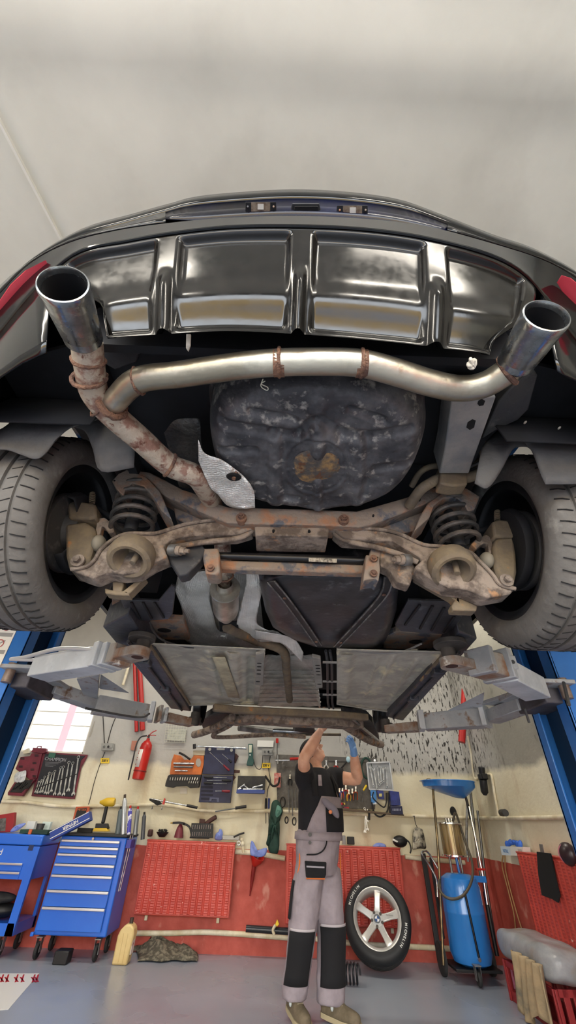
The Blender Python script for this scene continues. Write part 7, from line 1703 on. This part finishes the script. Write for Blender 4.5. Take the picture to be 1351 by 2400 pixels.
# curved pocket trim and thigh pocket
def surf(px, py, Y0=YM-.19): return W(px, py, Y=Y0)
trim = smooth_path([W(767, 1963, Y=YM-.185), W(765, 1980, Y=YM-.19), W(757, 1994, Y=YM-.205), W(742, 2002, Y=YM-.21), W(719, 2003, Y=YM-.20)], 5)
MB().strip(trim, .008, .024, up=(0, -1, 0)).build('pocket_trim', M_ovb, man, bevel=.003)
pk = MB().poly([W(715, 2018, Y=YM-.205), W(766, 2021, Y=YM-.185), W(765, 2050, Y=YM-.18), W(762, 2058, Y=YM-.18), W(718, 2057, Y=YM-.205)], (0, .035, 0)).build('thigh_pocket', M_ovb, man, bevel=.006)
MB().poly([W(719, 2029, Y=YM-.212), W(761, 2031, Y=YM-.195), W(761, 2035, Y=YM-.195), W(719, 2033, Y=YM-.212)], (0, .01, 0)).build('reflective_stripe', mat('stripe_grey', '98949c', .6), pk)
M_or = mat('piping_orange', 'd8702e', .8)
MB().tube([W(718, 2059, Y=YM-.205), W(762, 2060, Y=YM-.18)], .004, 6).build('orange_piping', M_or, pk)
MB().tube(smooth_path([W(703, 2000, Y=YM-.13), W(702, 2030, Y=YM-.14), W(697, 2052, Y=YM-.12)], 4), .006, 6).build('orange_piping', M_or, man)
MB().tube(smooth_path([W(798, 2000, Y=YM+.06), W(799, 2060, Y=YM+.05), W(800, 2150, Y=YM+.04)], 4), .006, 6).build('orange_piping', M_or, man)
# shoes, on the floor
def shoe(heel, toe, label=None, lift=.0):
    H, T = Vector(heel), Vector(toe); d = (T-H); L_ = d.length; d.normalize(); q_ = Vector((-d.y, d.x, 0)).normalized()
    rows = []; 
    for k, (f, w_, h_) in enumerate(((0, .028, .07), (.06, .038, .085), (.22, .042, .098), (.42, .044, .085), (.6, .050, .062), (.8, .050, .052), (.94, .036, .042), (1.0, .012, .03))):
        c = H+d*L_*f; row = []
        zl = .03+lift*max(0, (.62-f)/.62)
        for i in range(17):
            th = PI*i/16; row.append(Vector((c.x, c.y, 0))+q_*w_*math.cos(th)+Vector((0, 0, zl+h_*abs(math.sin(th))**.75)))
        rows.append(row)
    sh_ = MB(); sh_.grid(rows); sh_.add(rows[0], [tuple(range(17))]); sh_.add(rows[-1], [tuple(range(17))])
    s_ = sh_.build('shoe', M_shoe, man, ang=70, sub=1)
    so = MB(); top = []; bot = []
    for k, (f, w_) in enumerate(((-.01, .02), (.03, .036), (.22, .046), (.42, .047), (.6, .054), (.8, .055), (.94, .042), (1.02, .012))):
        c = H+d*L_*f; z = lift*max(0, (.62-f)/.62)
        top.append([Vector((c.x, c.y, z+.028))+q_*w_*x for x in (-1, -.5, 0, .5, 1)]); bot.append([Vector((c.x, c.y, z+.002))+q_*w_*x for x in (-1, -.5, 0, .5, 1)])
    so.grid(top); so.grid(bot, True); so.grid([[r[0] for r in top], [r[0] for r in bot]]); so.grid([[r[-1] for r in top], [r[-1] for r in bot]]); so.add([*top[0], *bot[0][::-1]], [tuple(range(10))]); so.add([*top[-1], *bot[-1][::-1]], [tuple(range(10))])
    so.build('sole', M_sole, s_, ang=40)
    lc = MB()
    for f in (.42, .5, .58):
        c = H+d*L_*f; lc.bar(Vector((c.x, c.y, .03+.085+lift*.2-(f-.42)*.16))+q_*.022, Vector((c.x, c.y, .03+.085+lift*.2-(f-.42)*.16))-q_*.022, .008, .006)
    lc.build('laces', mat('lace', '8a7f6a', .9), s_)
    b2 = MB(); b2.ball(H+d*L_*.35+q_*-.044+Vector((0, 0, .07+lift*.5)), (.012, .012, .018), 10); b2.build('shoe_badge', mat('badge_pale', 'b9c2c2', .5), s_)
hA_ = Vector((aA.x-.03, aA.y+.06, 0)); tA_ = Vector((aA.x+.09, aA.y-.19, 0)); shoe(hA_, tA_, lift=.035)
hB_ = Vector((aB.x-.06, aB.y+.03, 0)); tB_ = Vector((aB.x+.19, aB.y-.13, 0)); shoe(hB_, tB_, lift=.015)
# ---- nails and clips that carry the wall-hung things
M_nail = mat('nail', '7a7a78', .4, .7)
def hook_on(name, px, py, Y):
    o = bpy.data.objects.get(name)
    if o is None: return
    a = W(px, py, Y=Y); b_ = Vector((a.x, 6.0, a.z)); MB().cyl(a, b_, .005, n=8).build('nail', M_nail, o)
for n_, x_, y_, Y_ in (('funnel', 605, 2010, 5.93), ('wire_ring', 672, 1918, 5.96), ('wire_ring.001', 690, 1920, 5.96), ('hand_file', 623, 1875, 5.985), ('hand_file.001', 630, 1875, 5.985), ('black_hook', 866, 1899, 5.93),
    ('spanner.018', 857, 1889, 5.985), ('spanner.019', 862, 1893, 5.975), ('spanner.020', 855, 1896, 5.965), ('support_tube', 600, 2179, 5.9), ('support_tube', 680, 2184, 5.9), ('radiator_valve', 571, 1995, 5.9), ('tag', 650, 1732, 5.97),
    ('charger_cable', 876, 1900, 5.92), ('red_pipe', 316, 1640, 5.95), ('fire_extinguisher', 340, 1760, 5.9), ('radiator_pipe.001', 960, 2010, 5.97), ('parts_bag', 972, 1913, 5.9), ('green_jacket', 646, 1882, 5.91), ('work_light', 588, 1745, 5.95), ('belt_wrench', 623, 1820, 5.93), ('bit_pouch', 192, 1893, 5.905)):
    hook_on(n_, x_, y_, Y_)
